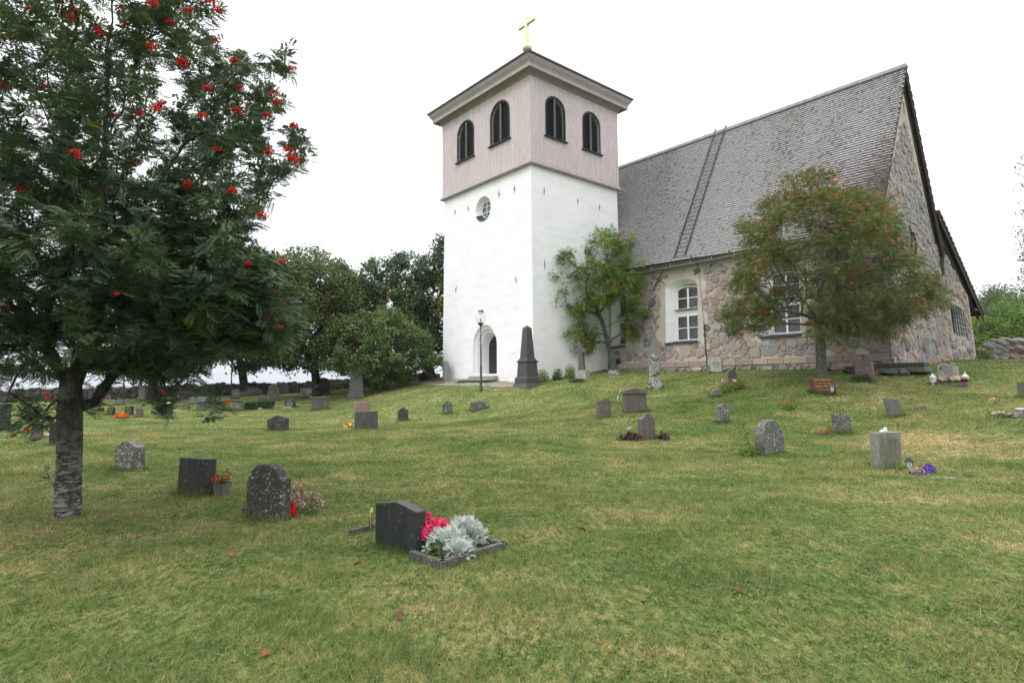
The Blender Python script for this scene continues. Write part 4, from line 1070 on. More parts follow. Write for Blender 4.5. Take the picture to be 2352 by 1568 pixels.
# ---------------------------------------------------------------- the big rowan in front on the left
r1 = np.random.default_rng(21)
tb = place(155, 1189); Yt = tb[1]; print('rowan base', tb)
def tp(x, y, dy=0): return at(x, y, Yt+dy)
trunk = [tb-np.array([0,0,.1]), tp(157,1120), tp(160,1020), tp(160,940), tp(163,880)]
chains = [(trunk, None),
    ([tp(163,880), tp(205,800,.1), tp(228,680,.2), tp(240,520,.3), tp(242,330,.3), tp(250,120,.2), tp(270,-160,.3), tp(262,-420,.3)], 0),
    ([tp(160,890), tp(112,800,-.1), tp(58,700,-.3), tp(-20,560,-.6), tp(-120,380,-.8), tp(-200,160,-.8)], 0),
    ([tp(205,800,.1), tp(270,720,-.1), tp(360,600,-.4), tp(440,490,-.5)], 0),
    ([tp(238,560,.3), tp(300,500,0), tp(375,400,-.2), tp(428,330,-.3), tp(481,296,-.4), tp(560,280,-.4)], 0),
    ([tp(481,296,-.4), tp(494,231,-.4), tp(527,181,-.4), tp(586,151,-.3), tp(645,145,-.2)], 0),
    ([tp(163,900), tp(90,850,.5), tp(10,790,1.0), tp(-90,720,1.4)], 0),
    ([tp(240,540,.3), tp(180,400,.9), tp(120,220,1.2), tp(80,20,1.2), tp(60,-250,1.)], 0),
    ([tp(228,700,.2), tp(330,690,1.0), tp(440,640,1.6), tp(540,610,1.8)], 0),
    ([tp(242,330,.3), tp(300,200,-.5), tp(340,60,-.9), tp(380,-140,-.9)], 0),
    ([tp(112,800,-.1), tp(120,700,-.9), tp(160,600,-1.6), tp(180,430,-1.9)], 0)]
outl = [(-900,-900),(420,-900),(470,-300),(505,-60),(520,90),(560,128),(560,200),(610,180),(640,215),(662,150),(672,168),(655,260),(690,300),(700,372),(640,420),(655,455),(600,500),(560,545),(600,570),(640,600),(668,640),(680,700),(690,750),(640,780),(560,800),(500,830),(440,868),(400,880),(300,872),(215,850),(180,840),(135,850),(60,900),(-60,960),(-900,960)]
C0 = tp(150, 380, .1); Rr = np.array([3.35, 3.1, 3.6])
pts = []
while len(pts) < 1150:
    q = r1.uniform(-1, 1, (4000, 3)); d = np.linalg.norm(q, axis=1); q = q[(d < 1) & (r1.random(4000) < .25+.75*d)]
    W3 = C0 + q*Rr + np.array([0, 0, .3])
    zlow = 1.75 + .12 + .10*np.hypot(W3[:, 0]-tb[0], W3[:, 1]-tb[1])*0
    W3 = W3[(W3[:, 2] > zlow) & (W3[:, 1] > 2.9)]
    x, y = proj(W3); ok = inpoly_np(outl, x, y); pts += list(W3[ok])
T = np.array(pts[:1150])
pts = []
C1 = tp(330, 650, -.2)
while len(pts) < 520:
    q = r1.uniform(-1, 1, (4000, 3)); q = q[np.linalg.norm(q, axis=1) < 1]; W3 = C1 + q*np.array([2.9, 2.6, 1.35]); W3 = W3[(W3[:, 2] > 1.84) & (W3[:, 1] > 3.0)]
    x, y = proj(W3); pts += list(W3[inpoly_np(outl, x, y)])
T = np.vstack([T, pts[:520]])
pts = []
C1 = tp(560, 690, -.2)
while len(pts) < 240:
    q = r1.uniform(-1, 1, (4000, 3)); q = q[np.linalg.norm(q, axis=1) < 1]; W3 = C1 + q*np.array([1.25, 1.6, .85]); x, y = proj(W3); pts += list(W3[inpoly_np(outl, x, y)])
T = np.vstack([T, pts[:240]])
pts = []
C1 = tp(260, 230, -.1)
while len(pts) < 150:
    q = r1.uniform(-1, 1, (4000, 3)); q = q[np.linalg.norm(q, axis=1) < 1]; W3 = C1 + q*np.array([2.9, 2.2, 2.0]); x, y = proj(W3); pts += list(W3[inpoly_np(outl, x, y)])
T = np.vstack([T, pts[:150]])
hang = [tp(x, y, dy) for x, y, dy in ((378,945,-.6),(365,925,-.5),(392,905,-.6),(410,880,-.4),(500,925,-.9),(470,880,-.8),(508,905,-.9),(440,850,-.7),(215,925,.2),(235,895,.2),(205,880,.1),(60,985,-1.2),(95,960,-1.0),(40,940,-1.3),(75,935,-1.1),(20,900,-1.3),(8,960,-1.1),
        (652,145,-.2),(668,170,-.2),(655,120,-.2),(620,150,-.25),(690,330,-.5),(695,365,-.5),(670,300,-.5),(630,230,-.4),(600,215,-.4),(60,1092,-.2))]
T = np.vstack([T, hang[:-1]])
rowan = thing('rowan_tree', 'large rowan tree in the foreground with dark feathery leaves and red berry clusters', 'tree', tb)
A, par, tips = grow(chains, T, r1, .22, .22, 1.5, .035, .12)
rad = radii(A, par, tips, .0032, .150)
for i in range(len(A)):                                      # limbs stay sturdy
    pass
M_BARK = bark_mat('rowan_bark', (.030,.028,.024), (.095,.088,.078), (.27,.27,.26), 1, zt=(1.25, .45))
skin('trunk', A, par, rad, M_BARK, rowan, .22)
M_RLEAF = leaf_mat('rowan_leaves', (.040,.080,.046), (.130,.200,.110), .22, .42, .45)
# leaves: rosettes at every tip and singly along the outer twigs
tipP = A[tips]; tdir = unit(A[tips]-A[par[tips]])
O, D, L = [], [], []
for p, d in zip(tipP, tdir):
    k = r1.integers(20, 28) if p[2] < 5.0 else r1.integers(16, 23)
    v_ = unit(r1.normal(0, 1, (k, 3))*[1, 1, .45] + d*.7 + np.array([0, 0, .05]))
    O.append(p - d*r1.uniform(0, .35, (k, 1)) + r1.normal(0, .05, (k, 3))); D.append(v_); L.append(r1.uniform(.13, .19, k))
thin = np.where((rad < .012) & (A[:, 2] > tb[2]+1.9))[0]
pick = thin
for i in pick:
    k = 3; v_ = unit(r1.normal(0, 1, (k, 3))*[1, 1, .4] + unit(A[i]-A[par[i]])*.5)
    O.append(np.repeat(A[i][None], k, 0)); D.append(v_); L.append(r1.uniform(.12, .18, k))
O = np.concatenate(O); D = np.concatenate(D); L = np.concatenate(L); nL = len(O)
cc = np.stack([np.clip(r1.normal(.42, .25, nL), 0, 1), (r1.random(nL) < .012)*.7, np.zeros(nL)], 1)
V, c = compound_leaves(O, D, L, r1, 6, .38, .45, .32, cc)
print('rowan leaves', nL, len(V)//4)
np_mesh('crown', V, 4, M_RLEAF, c, rowan)
bpx = [(71,22),(165,18),(35,45),(160,35),(62,68),(130,70),(225,65),(350,5),(285,48),(485,0),(500,22),(497,90),(390,48),(420,140),(538,137),(350,105),(672,153),(474,198),(553,199),(588,208),(628,212),(636,232),(546,252),(613,260),(465,262),(258,260),(321,257),(370,235),(358,247),(674,285),(659,340),(676,360),(617,345),(178,351),(306,370),(535,435),(48,430),(245,436),(189,480),(604,492),(155,540),(80,553),(569,603),(648,598),(540,655),(626,665),(268,673),(20,700),(8,702),(552,760),(620,720),(646,748),(522,920),(378,900),(108,905),(31,1000),(62,985),(230,75),(275,20),(100,195),(15,195),(430,20),(120,470),(210,560),(500,340),(430,420)]
bp = []
for x, y in bpx:
    near = r1.uniform(-2.0, -.6) if y < 880 else r1.uniform(-1.0, -.3)
    p = tp(x, y, near); j = np.linalg.norm((A[tips]-p)*np.array([1, .35, 1]), axis=1).argmin()
    Y = min(max(A[tips][j][1]-.15, 3.2), Yt+2); bp.append(at(x, y, Y))
hang_berries(rowan, [p for p, (x, y) in zip(bp, bpx) if y < 590], BM, r1, (1.0, 1.4)); hang_berries(rowan, [p for p, (x, y) in zip(bp, bpx) if y >= 590], BM, r1, (.6, .85))
# leafy shoot low on the trunk
sp0 = tp(128, 1125, -.12); sp1 = tp(104, 1070, -.15); b = MB(); b.tube([sp0, (sp0+sp1)/2+np.array([-.02,0,0]), sp1], .006, 5); b.build('shoot', M_BARK, rowan)
k = 9; V, c = compound_leaves(np.array([sp1+(sp0-sp1)*r1.uniform(0,.9) for _ in range(k)]), r1.normal(0,1,(k,3))*[1,.6,.3]+[-.3,0,.1], r1.uniform(.12,.17,k), r1, 5, .38, .3, .45)
np_mesh('shoot_leaves', V, 4, M_RLEAF, c, rowan)

# ---------------------------------------------------------------- generic tree of simple or feather leaves
def crown_points(n, outline, C, Rad, r_, shell=.35, zmin=None, dense=None):
    pts = []; guard = 0
    while len(pts) < n and guard < 400:
        guard += 1
        q = r_.uniform(-1, 1, (3000, 3)); d = np.linalg.norm(q, axis=1); q = q[(d < 1) & (r_.random(3000) < shell+(1-shell)*d**2)]
        W3 = C + q*Rad
        if zmin is not None: W3 = W3[W3[:, 2] > zmin]
        if outline is not None: x, y = proj(W3); W3 = W3[inpoly_np(outline, x, y)]
        pts += list(W3)
    return np.array(pts[:n])
def make_tree(name, label, cat, base, chains, T, r_, bark, leafm, leaf='simple', size=.12, per=30, spread=.35, r_tip=.01, r_base=.2, start=.8, seg=.4, group=None, colf=None, minr=.0, alpha=.25, up=.2, flat=.5, pairs=4, along=0):
    th = thing(name, label, cat, base, group)
    A, par, tips = grow(chains, T, r_, alpha, seg, start, .05, up); rad = radii(A, par, tips, r_tip, r_base)
    skin('trunk', A, par, rad, bark, th, .2, minr)
    tp_ = A[tips]; n = len(tp_)*per
    O = np.repeat(tp_, per, 0) + r_.normal(0, 1, (n, 3))*spread*np.array([1, 1, .75])
    ctr = T.mean(0); out_ = unit(O-ctr)
    base_c = np.repeat(np.clip(r_.normal(.45, .22, len(tp_)), 0, 1), per)
    c = np.stack([np.clip(base_c+r_.normal(0, .14, n), 0, 1), np.zeros(n), np.zeros(n)], 1)
    if colf is not None: c = colf(O, c, r_)
    if leaf == 'simple': V, c = simple_leaves(O, r_, size, out_, flat, col=c)
    else:
        Dv = unit(r_.normal(0, 1, (n, 3))*[1, 1, .5]+out_*.6); V, c = compound_leaves(O, Dv, r_.uniform(.8, 1.2, n)*size, r_, pairs, .42, .45, .5, c)
    np_mesh('crown', V, 4, leafm, c, th)
    return th, A, par, tips, rad

# ---- rowan by the nave wall (right) and the small one by the tower
M_BARK2 = bark_mat('grey_bark', (.055,.052,.045), (.20,.19,.165), None, 1.2)
M_RL2 = leaf_mat('rowan_leaves_right', (.060,.100,.030), (.190,.235,.080), .3, .6, .2)
M_RL3 = leaf_mat('rowan_leaves_middle', (.085,.165,.028), (.26,.38,.07), .35, .55, .25)
r2 = np.random.default_rng(5)
b2_ = place(1887, 863); Yr = b2_[1]; q = lambda x, y, dy=0: at(x, y, Yr+dy)
ch = [([b2_-np.array([0,0,.1]), q(1885,800), q(1882,740), q(1880,700)], None),
      ([q(1880,700), q(1893,640,.1), q(1888,560,.2), q(1880,470,.2), q(1878,420,.2)], 0),
      ([q(1881,735), q(1850,700,-.2), q(1822,672,-.3), q(1800,640,-.4), q(1775,600,-.6)], 0),
      ([q(1882,730), q(1930,700,-.3), q(1990,690,-.8), q(2050,690,-1.2)], 0),
      ([q(1888,640,.1), q(1960,620,.3), q(2040,620,.4), q(2110,640,.5)], 0),
      ([q(1880,700), q(1840,640,.6), q(1800,560,1.0), q(1770,520,1.1)], 0),
      ([q(1890,600,.1), q(1940,540,-.5), q(1990,500,-.9)], 0),
      ([q(1882,745), q(1840,720,-.6), q(1760,710,-1.1), q(1700,700,-1.2)], 0)]
ol = [(1800,420),(1850,388),(1920,395),(1945,420),(1985,455),(2040,470),(2070,520),(2105,590),(2150,650),(2168,690),(2130,715),(2085,735),(2060,745),(2050,790),(2010,760),(1960,745),(1930,765),(1900,790),(1870,770),(1860,700),(1840,690),(1800,720),(1760,755),(1700,775),(1655,745),(1660,710),(1690,690),(1665,660),(1690,610),(1720,560),(1685,525),(1730,500),(1770,450)]
T = crown_points(450, ol, q(1900,590,0), np.array([5.6,3.6,4.3]), r2, .2)
def cf(O, c, r_):
    n = len(O); warm = np.clip((O[:, 2]-O[:, 2].mean())/4, 0, 1)
    c[:, 2] = np.clip(.02+.26*warm+r_.normal(0, .08, n), 0, .5); c[:, 1] = (r_.random(n) < .06)*.5; return c
rt, A, par, tips, rad = make_tree('rowan_tree', 'rowan tree with rust tinged leaves and orange berries in front of the nave wall', 'tree', b2_, ch, T, r2, M_BARK2, M_RL2, 'comp', .19, 54, .20, .008, .185, 1.6, .35, colf=cf, pairs=3, up=.1)
sel = r2.permutation(len(tips))[:100]; P = A[tips[sel]] + r2.normal(0, .25, (100, 3)); P[:, 1] -= .3
hang_berries(rt, P, BMs, r2, (.8, 1.3))
rest = []
for _ in range(330):
    p = A[tips[r2.integers(len(tips))]] + r2.normal(0, .3, 3); rest.append(p)
b = MB()
for p in rest:
    for k in range(3): b.blob(p+r2.normal(0, .03, 3), (.030,)*3, sub=1, rough=0)
tag(b.build('berries', M_BERRY2, rt, True), kind='stuff')

r3 = np.random.default_rng(6)
b3_ = place(1403, 851); Ys = b3_[1]-.15; q3 = lambda x, y, dy=0: at(x, y, Ys+dy)
ch = [([b3_-np.array([0,0,.1]), q3(1401,810), q3(1392,770), q3(1382,735), q3(1374,720)], None),
      ([q3(1374,720), q3(1392,700), q3(1402,680), q3(1400,640), q3(1395,590)], 0),
      ([q3(1374,720), q3(1350,715,-.2), q3(1320,722,-.4), q3(1300,740,-.5)], 0),
      ([q3(1378,722), q3(1365,690,.2), q3(1345,660,.3), q3(1310,640,.3)], 0),
      ([q3(1402,685), q3(1430,680,.2), q3(1455,690,.2), q3(1475,720,.2)], 0),
      ([q3(1385,745), q3(1410,740,-.6), q3(1440,735,-.9), q3(1465,740,-.9)], 0)]
ol = [(1375,533),(1400,525),(1415,545),(1440,545),(1455,570),(1478,600),(1480,640),(1478,680),(1500,715),(1492,760),(1470,775),(1440,775),(1442,745),(1430,705),(1408,690),(1375,700),(1362,700),(1352,735),(1370,765),(1350,790),(1330,795),(1305,795),(1282,785),(1290,745),(1280,715),(1255,712),(1247,680),(1250,640),(1262,605),(1290,580),(1330,572),(1350,560)]
T = crown_points(250, ol, q3(1372,655,0), np.array([4.2,2.6,4.2]), r3, .5)
ol2 = [(1285,735),(1310,705),(1350,705),(1372,740),(1375,775),(1345,800),(1300,800),(1280,785)]
T = np.vstack([T, crown_points(24, ol2, q3(1325,760,-.5), np.array([1.4,.9,1.4]), r3, .6)])
def cf3(O, c, r_): c[:, 1] = (r_.random(len(O)) < .07)*.6; return c
rt, A, par, tips, rad = make_tree('rowan_tree', 'small leaning rowan with bright green leaves and orange berries beside the tower', 'tree', b3_, ch, T, r3, M_BARK2, M_RL3, 'comp', .22, 54, .20, .009, .15, 1.6, .4, colf=cf3, pairs=3, up=.1)
sel = r3.permutation(len(tips))[:95]; P = A[tips[sel]] + r3.normal(0, .15, (95, 3)); P[:, 1] -= .3
hang_berries(rt, P, BMs, r3, (1.0, 1.5))

# ---- lime trees by the wall
M_BARKD = bark_mat('dark_bark', (.018,.016,.014), (.060,.055,.048))
M_LIME = leaf_mat('lime_leaves', (.040,.064,.020), (.150,.185,.066), .2, .6, .2)
M_DKL = leaf_mat('dark_leaves', (.022,.045,.018), (.070,.110,.042), .2, .6, .25)
M_LAB = leaf_mat('laburnum_leaves', (.032,.074,.032), (.110,.185,.074), .25, .55, .25)
M_LILAC = leaf_mat('lilac_leaves', (.045,.090,.024), (.185,.260,.075), .25, .5, .3)
M_BRIGHT = leaf_mat('bright_leaves', (.07,.13,.03), (.20,.30,.07), .35, .55, .2)
def std_tree(seed, name, label, xb, yb, Y, trunk_px, ol, C_px, Rad, n, leafm, size, per, spread, r_base, bark=None, group=None, colf=None, start=1.5, leaf='simple', minr=.012, shell=.45, limbs=(), flat=.5):
    rr = np.random.default_rng(seed)
    p = at(xb, yb, Y); base = np.array([p[0], p[1], G(p[0], p[1])])
    ch = [([base-np.array([0,0,.15])]+[at(x, y, Y) for x, y in trunk_px], None)]+[([at(x, y, Y+dy) for x, y, dy in L], 0) for L in limbs]
    C = at(C_px[0], C_px[1], Y); T = crown_points(n, ol, C, np.array(Rad), rr, shell)
    return make_tree(name, label, 'tree', base, ch, T, rr, bark or M_BARKD, leafm, leaf, size, per, spread, .02, r_base, start, .8, group, colf, minr, flat=flat)
def limeC(O, c, r_):
    c[:, 0] = np.clip(c[:, 0] + .28*np.clip((O[:, 2]-6)/5, -.6, 1) + (r_.random(len(O)) < .2)*.3, 0, 1); return c
std_tree(31, 'lime_tree', 'tall lime tree with pale seeded crown behind the lilac bush', 727, 893, 41, [(726,880),(722,840),(712,800),(710,740),(712,660)],
    [(640,590),(680,570),(730,578),(780,605),(805,635),(830,650),(830,700),(790,740),(740,790),(745,830),(715,850),(690,860),(650,850),(600,830),(560,800),(540,740),(560,680),(600,620)],
    (690,710), (5.5,4.5,5.2), 380, M_LIME, .24, 85, .32, .27, colf=limeC, limbs=(((722,840,0),(690,780,-.5),(640,720,-1)), ((712,800,0),(750,720,.5),(770,660,.5))))
std_tree(32, 'lime_tree', 'dark round lime tree standing between the two far lamp posts', 561, 893, 50, [(560,880),(556,850),(548,810),(540,760),(535,700)],
    [(420,620),(560,600),(640,640),(655,700),(650,760),(642,830),(600,850),(560,845),(520,850),(480,845),(450,815),(420,760)],
    (540,740), (6,5,5.5), 300, M_DKL, .26, 80, .38, .33, limbs=(((556,850,0),(590,800,0),(620,760,0)),))
std_tree(33, 'lime_tree', 'dark lime tree half hidden behind the trunk and crown of the foreground rowan', 352, 905, 43, [(352,890),(350,850),(345,800),(340,740)],
    [(190,650),(300,600),(420,640),(450,720),(445,820),(430,885),(395,872),(340,868),(300,880),(270,850),(215,840),(180,760)],
    (330,750), (5.5,4.5,5.2), 260, M_DKL, .24, 80, .38, .33)
std_tree(34, 'laburnum_tree', 'dark green laburnum with hanging yellow pods against the tower', 991, 868, 45, [(987,850),(975,820),(960,780),(950,700),(945,620)],
    [(850,590),(870,620),(900,580),(935,570),(960,605),(985,580),(1010,545),(1060,540),(1080,700),(1080,800),(1040,850),(1000,830),(970,800),(920,790),(860,760),(800,720),(780,660),(830,640),(845,600)],
    (950,700), (6.8,3.5,6.2), 460, M_LAB, .24, 75, .27, .34, start=2.5, limbs=(((975,820,0),(920,720,.5),(880,650,.5)), ((960,780,0),(1010,680,0),(1030,600,0))),
    colf=lambda O, c, r_: (c.__setitem__((slice(None), 1), ((np.abs(O[:, 2]-6.4) < 2.6) & (np.abs(np.sin(O[:, 0]*1.7+O[:, 1])) > .93))*.85*(r_.random(len(O)) < .6)), c)[1])
std_tree(35, 'ash_tree', 'mid green feathery tree between the lime tree and the laburnum', 840, 880, 48, [(838,850),(830,800),(820,740),(815,700)],
    [(760,640),(800,625),(840,635),(850,680),(870,760),(840,800),(760,790),(735,740),(745,690)],
    (805,720), (4.2,3.5,4.2), 150, leaf_mat('ash_leaves', (.040,.075,.030), (.110,.155,.060), .25, .55, .2), .24, 80, .32, .25)
def lilC(O, c, r_):
    n = len(O); x, y = proj(O); c[:, 2] = ((y < 815) & (x < 835) & (r_.random(n) < .25))*.4; c[:, 0] = np.clip(c[:, 0]*.9 + .35*(y < 760)*(r_.random(n) < .5), 0, 1); return c
rl = np.random.default_rng(40); Yl = 39.5; lb = at(880, 893, Yl); lb[2] = G(lb[0], lb[1]); ql = lambda x, y, dy=0: at(x, y, Yl+dy)
ch = [([lb-np.array([0,0,.2]), ql(880,880), ql(878,870)], None)]+[([ql(880,880), ql(x1,850,dy), ql(x2,y2,dy*2)], 0) for x1, x2, y2, dy in ((850,790,800,0),(865,830,760,.5),(880,880,740,-.5),(900,930,750,.4),(915,970,790,0),(895,900,800,-.9),(860,820,830,-.9),(900,950,830,.8))]
T = crown_points(560, [(735,760),(760,735),(800,728),(830,715),(880,705),(920,718),(960,750),(990,775),(1008,820),(1000,850),(975,855),(945,870),(900,888),(845,885),(830,865),(790,860),(740,850),(722,820),(725,785)], ql(865,800), np.array([4.4,2.9,3.0]), rl, .3)
make_tree('lilac_bush', 'wide rounded lilac bush with crimped leaves left of the tower', 'bush', lb, ch, T, rl, M_BARK2, M_LILAC, 'simple', .17, 75, .19, .012, .10, .3, .5, colf=lilC, minr=.0, up=.1)

# ---- trees on the right behind the boulder wall
std_tree(50, 'oak_tree', 'far round oak tree above the bushes at the right edge', 2290, 820, 75, [(2290,790),(2290,740)],
    [(2245,690),(2270,672),(2300,665),(2325,675),(2340,700),(2345,760),(2240,760)], (2292,730), (5.5,5,4.6), 150, leaf_mat('oak_leaves', (.045,.075,.030), (.120,.150,.075), .2, .6, .2), .30, 60, .6, .3, minr=.03)
for sd, x, y0, y1, Y, wd, lab in ((51,2275,820,690,42,3.0,'bright green bush directly behind the boulder wall'), (52,2330,828,690,44,3.4,'tall loose bush with thin pale stems at the right edge'), (53,2240,820,745,47,2.6,'dark green bush close to the corner of the church')):
    std_tree(sd, 'wild_bush', lab, x, y0, Y, [(x,y0-25),(x,y0-60)], [(2215,720),(2262,735),(2290,690),(2330,680),(2420,690),(2420,835),(2215,835)] , (x,(y0+y1)/2+5), (wd,2.2,2.4), 130, M_BRIGHT if sd != 53 else M_LAB, .18, 75, .32, .06, M_BARK2, start=.3, minr=.008, shell=.5)
std_tree(54, 'birch_tree', 'slender tree reaching in from the right edge of the view', 2440, 860, 27, [(2438,780),(2430,700),(2425,560),(2420,420)],
    [(2343,425),(2360,440),(2370,520),(2350,560),(2360,620),(2335,650),(2345,690),(2380,720),(2600,720),(2600,300),(2380,300)], (2440,520), (2.4,2.0,4.4), 190, M_BRIGHT, .13, 60, .28, .12, M_BARK2, leaf='simple', minr=.006)
# ================================================================== gravestones
S_DARK = stone('dark_granite', (.048,.049,.047), .4, .55, (.30,.31,.28), .35)
S_DARK2 = stone('dark_lichened_granite', (.050,.052,.047), .4, .85, (.34,.36,.31), .3)
S_BLACK = stone('polished_black_stone', (.042,.046,.048), .3, .30, (.45,.46,.44), .5, .35)
S_GREY = stone('grey_granite', (.17,.17,.16), .35, .5, (.42,.42,.38), .4)
S_GREYL = stone('lichened_grey_stone', (.13,.125,.12), .4, 1.0, (.42,.43,.38), .5)
S_BROWN = stone('brown_grey_stone', (.155,.135,.120), .3, .4, (.40,.40,.36), .55)
S_LIGHT = stone('pale_granite', (.42,.42,.40), .12, .15, (.3,.32,.26), .15)
S_PINK = stone('pink_granite', (.34,.215,.195), .25, .1, (.5,.45,.42), .2)
S_RED = stone('red_granite', (.150,.040,.028), .35, .0, (.4,.4,.4), .15, .4)
S_MAUVE = stone('mauve_stone', (.27,.17,.185), .15, .1, (.4,.4,.36), .1)
S_CONC = stone('speckled_concrete', (.25,.245,.215), .5, .45, (.45,.45,.40), .35)
S_LICH = stone('white_spotted_stone', (.12,.12,.115), .35, 1.5, (.55,.55,.52), .3)
S_STONE4 = stone('old_lichened_limestone', (.16,.145,.125), .5, 1.05, (.42,.42,.40), .5)
M_GOLDT = plain('gold_paint', (.55,.40,.14), .5, .2); M_DARKT = plain('dark_letter', (.04,.04,.04), .7); M_GREYT = plain('worn_letter', (.07,.07,.065), .8)
STONES = []                                             # (point, right direction, width, thickness) for the long grass round the bases
def outline(kind, W, H):
    h = W/2; n = 12
    if kind == 'flat': return [(-h,0),(h,0),(h,H),(-h,H)]
    if kind == 'slant': return [(-h,0),(h,0),(h,H*.93),(-h,H)]
    if kind == 'gable': return [(-h,0),(h,0),(h,H*.88),(h*.05,H),(-h,H*.88)]
    if kind == 'steep': return [(-h,0),(h,0),(h*.9,H*.86),(0,H),(-h*.9,H*.86)]
    if kind == 'round': return [(-h,0),(h,0)]+[(h*math.cos(a), H-h*.75+h*.75*math.sin(a)) for a in np.linspace(0, math.pi, n)]
    if kind == 'curve': return [(-h,0),(h,0)]+[(h*math.cos(a), H*.84+H*.16*math.sin(a)) for a in np.linspace(0, math.pi, n)]
    if kind == 'arch': return [(-h,0),(h,0),(h,H*.74),(h*.80,H*.76)]+[(h*.78*math.cos(a), H*.76+H*.24*math.sin(a)) for a in np.linspace(.12, math.pi-.12, n)]+[(-h*.80,H*.76),(-h,H*.74)]
    if kind == 'ogee': return [(-h,0),(h,0),(h,H*.80),(h*.72,H*.85)]+[(h*.5*math.cos(a), H*.87+H*.13*math.sin(a)) for a in np.linspace(.1, math.pi-.1, n)]+[(-h*.72,H*.83),(-h,H*.78)]
    if kind == 'boulder': return [(-h*.80,0),(h*.85,0),(h,H*.30),(h*.93,H*.60),(h*.62,H*.87),(h*.20,H),(-h*.25,H*.985),(-h*.62,H*.86),(-h*.9,H*.6),(-h,H*.3)]
    if kind == 'wave': return [(-h,0),(h,0),(h*.98,H*.78),(h*.85,H*.86),(h*.45,H*.89),(h*.05,H*.95),(-h*.35,H),(-h*.75,H*.99),(-h*.97,H*.92),(-h,H*.85)]
    if kind == 'wing': return [(-h*.86,0),(h,0),(h*.86,H*.84),(h*.3,H*.86),(-h*.2,H*.93),(-h*.55,H),(-h*.78,H*.92),(-h,H*.88)]
    if kind == 'barrel': return [(-h*.90,0),(h*.92,0),(h,H*.45),(h*.86,H*.86),(h*.2,H*.97),(-h*.5,H),(-h*.84,H*.96),(-h,H*.5)]
    if kind == 'broken': return [(-h,0),(h,0),(h*.95,H*.92),(h*.35,H),(h*.0,H*.93),(-h*.5,H*.97),(-h*.92,H*.84)]
    if kind == 'scroll': return [(-h,0),(h,0),(h,H*.78)]+[(h*.9*math.cos(a), H*.80+H*.20*math.sin(a)) for a in np.linspace(.15, math.pi-.15, n)]+[(-h,H*.78)]
def frame_at(x, y, phi, lean=0, back=0, p=None):
    if p is None: p = place(x, y)
    v = (p-EYE)*np.array([1,1,0]); v /= np.linalg.norm(v); r_ = np.array([v[1], -v[0], 0]); f = R(phi)
    t = r_*math.cos(f)-v*math.sin(f); n = -v*math.cos(f)-r_*math.sin(f)
    s = ((p-EYE)@fwd)/FPX
    Z = ZU + t*math.tan(R(lean)) - n*math.tan(R(back)); Z = Z/np.linalg.norm(Z); n2 = np.cross(t, Z); n2 = n2 if n2@n > 0 else -n2; n2 /= np.linalg.norm(n2)
    return p, t, n2, Z, s
def text_mesh(lines, size, mat_, parent, p, t, Z, n, name='inscription', gap=1.35, cx=0):
    for i, (txt, k) in enumerate(lines):
        c = bpy.data.curves.new(name, 'FONT'); c.body = txt; c.size = size*k; c.align_x = 'CENTER'; c.extrude = .0015
        o = bpy.data.objects.new(name, c); COL.objects.link(o); dg = bpy.context.evaluated_depsgraph_get(); dg.update()
        me = bpy.data.meshes.new_from_object(o.evaluated_get(dg)); bpy.data.objects.remove(o); bpy.data.curves.remove(c)
        me.materials.clear(); me.materials.append(mat_); q = link(name, me, parent)
        pos = p + t*cx - Z*size*gap*i + n*.0035 - wloc(parent)
        M = Matrix([[t[0], Z[0], n[0], pos[0]], [t[1], Z[1], n[1], pos[1]], [t[2], Z[2], n[2], pos[2]], [0,0,0,1]]); q.matrix_local = M
def headstone(label, x, y, w_, h, phi, T, kind, mat_, lean=0, back=0, name='gravestone', base=None, cap=None, text=None, tcol=None, tsize=.05, sink=.12, taper=0, panel=None, rough=True, cat='gravestone', tg=1.35, group='gravestones on the churchyard lawn'):
    p, t, n, Z, s = frame_at(x, y, phi, lean, back); W = w_*s/math.cos(R(phi)); H = h*s
    th = thing(name, label, cat, p, group)
    fr = lambda u, v, w: p + t*(u*(1-taper*max(0, v)/H)) + Z*v - n*w
    hb = 0
    if base: hb = base[1]*s; 
    O = [(u, (v if v > 0 else -sink)+(hb if v > 0 or not base else hb*.9)) for u, v in outline(kind, W, H-hb)]
    b = MB(); b.prism(O, fr, 0, T); b.build('slab', mat_, th, bevel=.008 if H < .25 else .012)
    if base:
        b = MB(); bw = W*base[0]; b.prism([(-bw/2,-sink),(bw/2,-sink),(bw/2*.97,hb),(-bw/2*.97,hb)], fr, -T*.35, T*1.35); b.build('plinth', mat_, th, bevel=.012)
    if cap:
        b = MB(); cw = W*cap[0]; ch_ = cap[1]*s; top = H
        if cap[2] == 'gable': P = [(-cw/2,top-ch_*.2),(cw/2,top-ch_*.2),(cw/2,top+ch_*.5),(0,top+ch_*1.3),(-cw/2,top+ch_*.5)]
        elif cap[2] == 'arch': P = [(-cw/2,top-ch_*.2),(cw/2,top-ch_*.2),(cw/2,top+ch_*.5)]+[(cw*.34*math.cos(a), top+ch_*.5+ch_*1.1*math.sin(a)) for a in np.linspace(0, math.pi, 9)]+[(-cw/2,top+ch_*.5)]
        else: P = [(-cw/2,top-ch_*.3),(cw/2,top-ch_*.3),(cw/2,top+ch_*.6),(-cw/2,top+ch_*.6)]
        b.prism(P, fr, -T*.3, T*1.3); b.build('cap', mat_, th, bevel=.01)
    if panel:
        b = MB(); k0, k1, l0, l1, pm = panel; b.prism([(k0*W,l0*H),(k1*W,l0*H),(k1*W,l1*H),(k0*W,l1*H)], fr, -.006, .01); b.build('panel', pm, th)
    if text: text_mesh(text, tsize, tcol or M_GREYT, th, fr(0, H*.78, 0), t, Z, n, gap=tg)
    STONES.append((p, t, n, W*(base[0] if base else 1), T)); return th, p, t, n, Z, s, W, H, fr

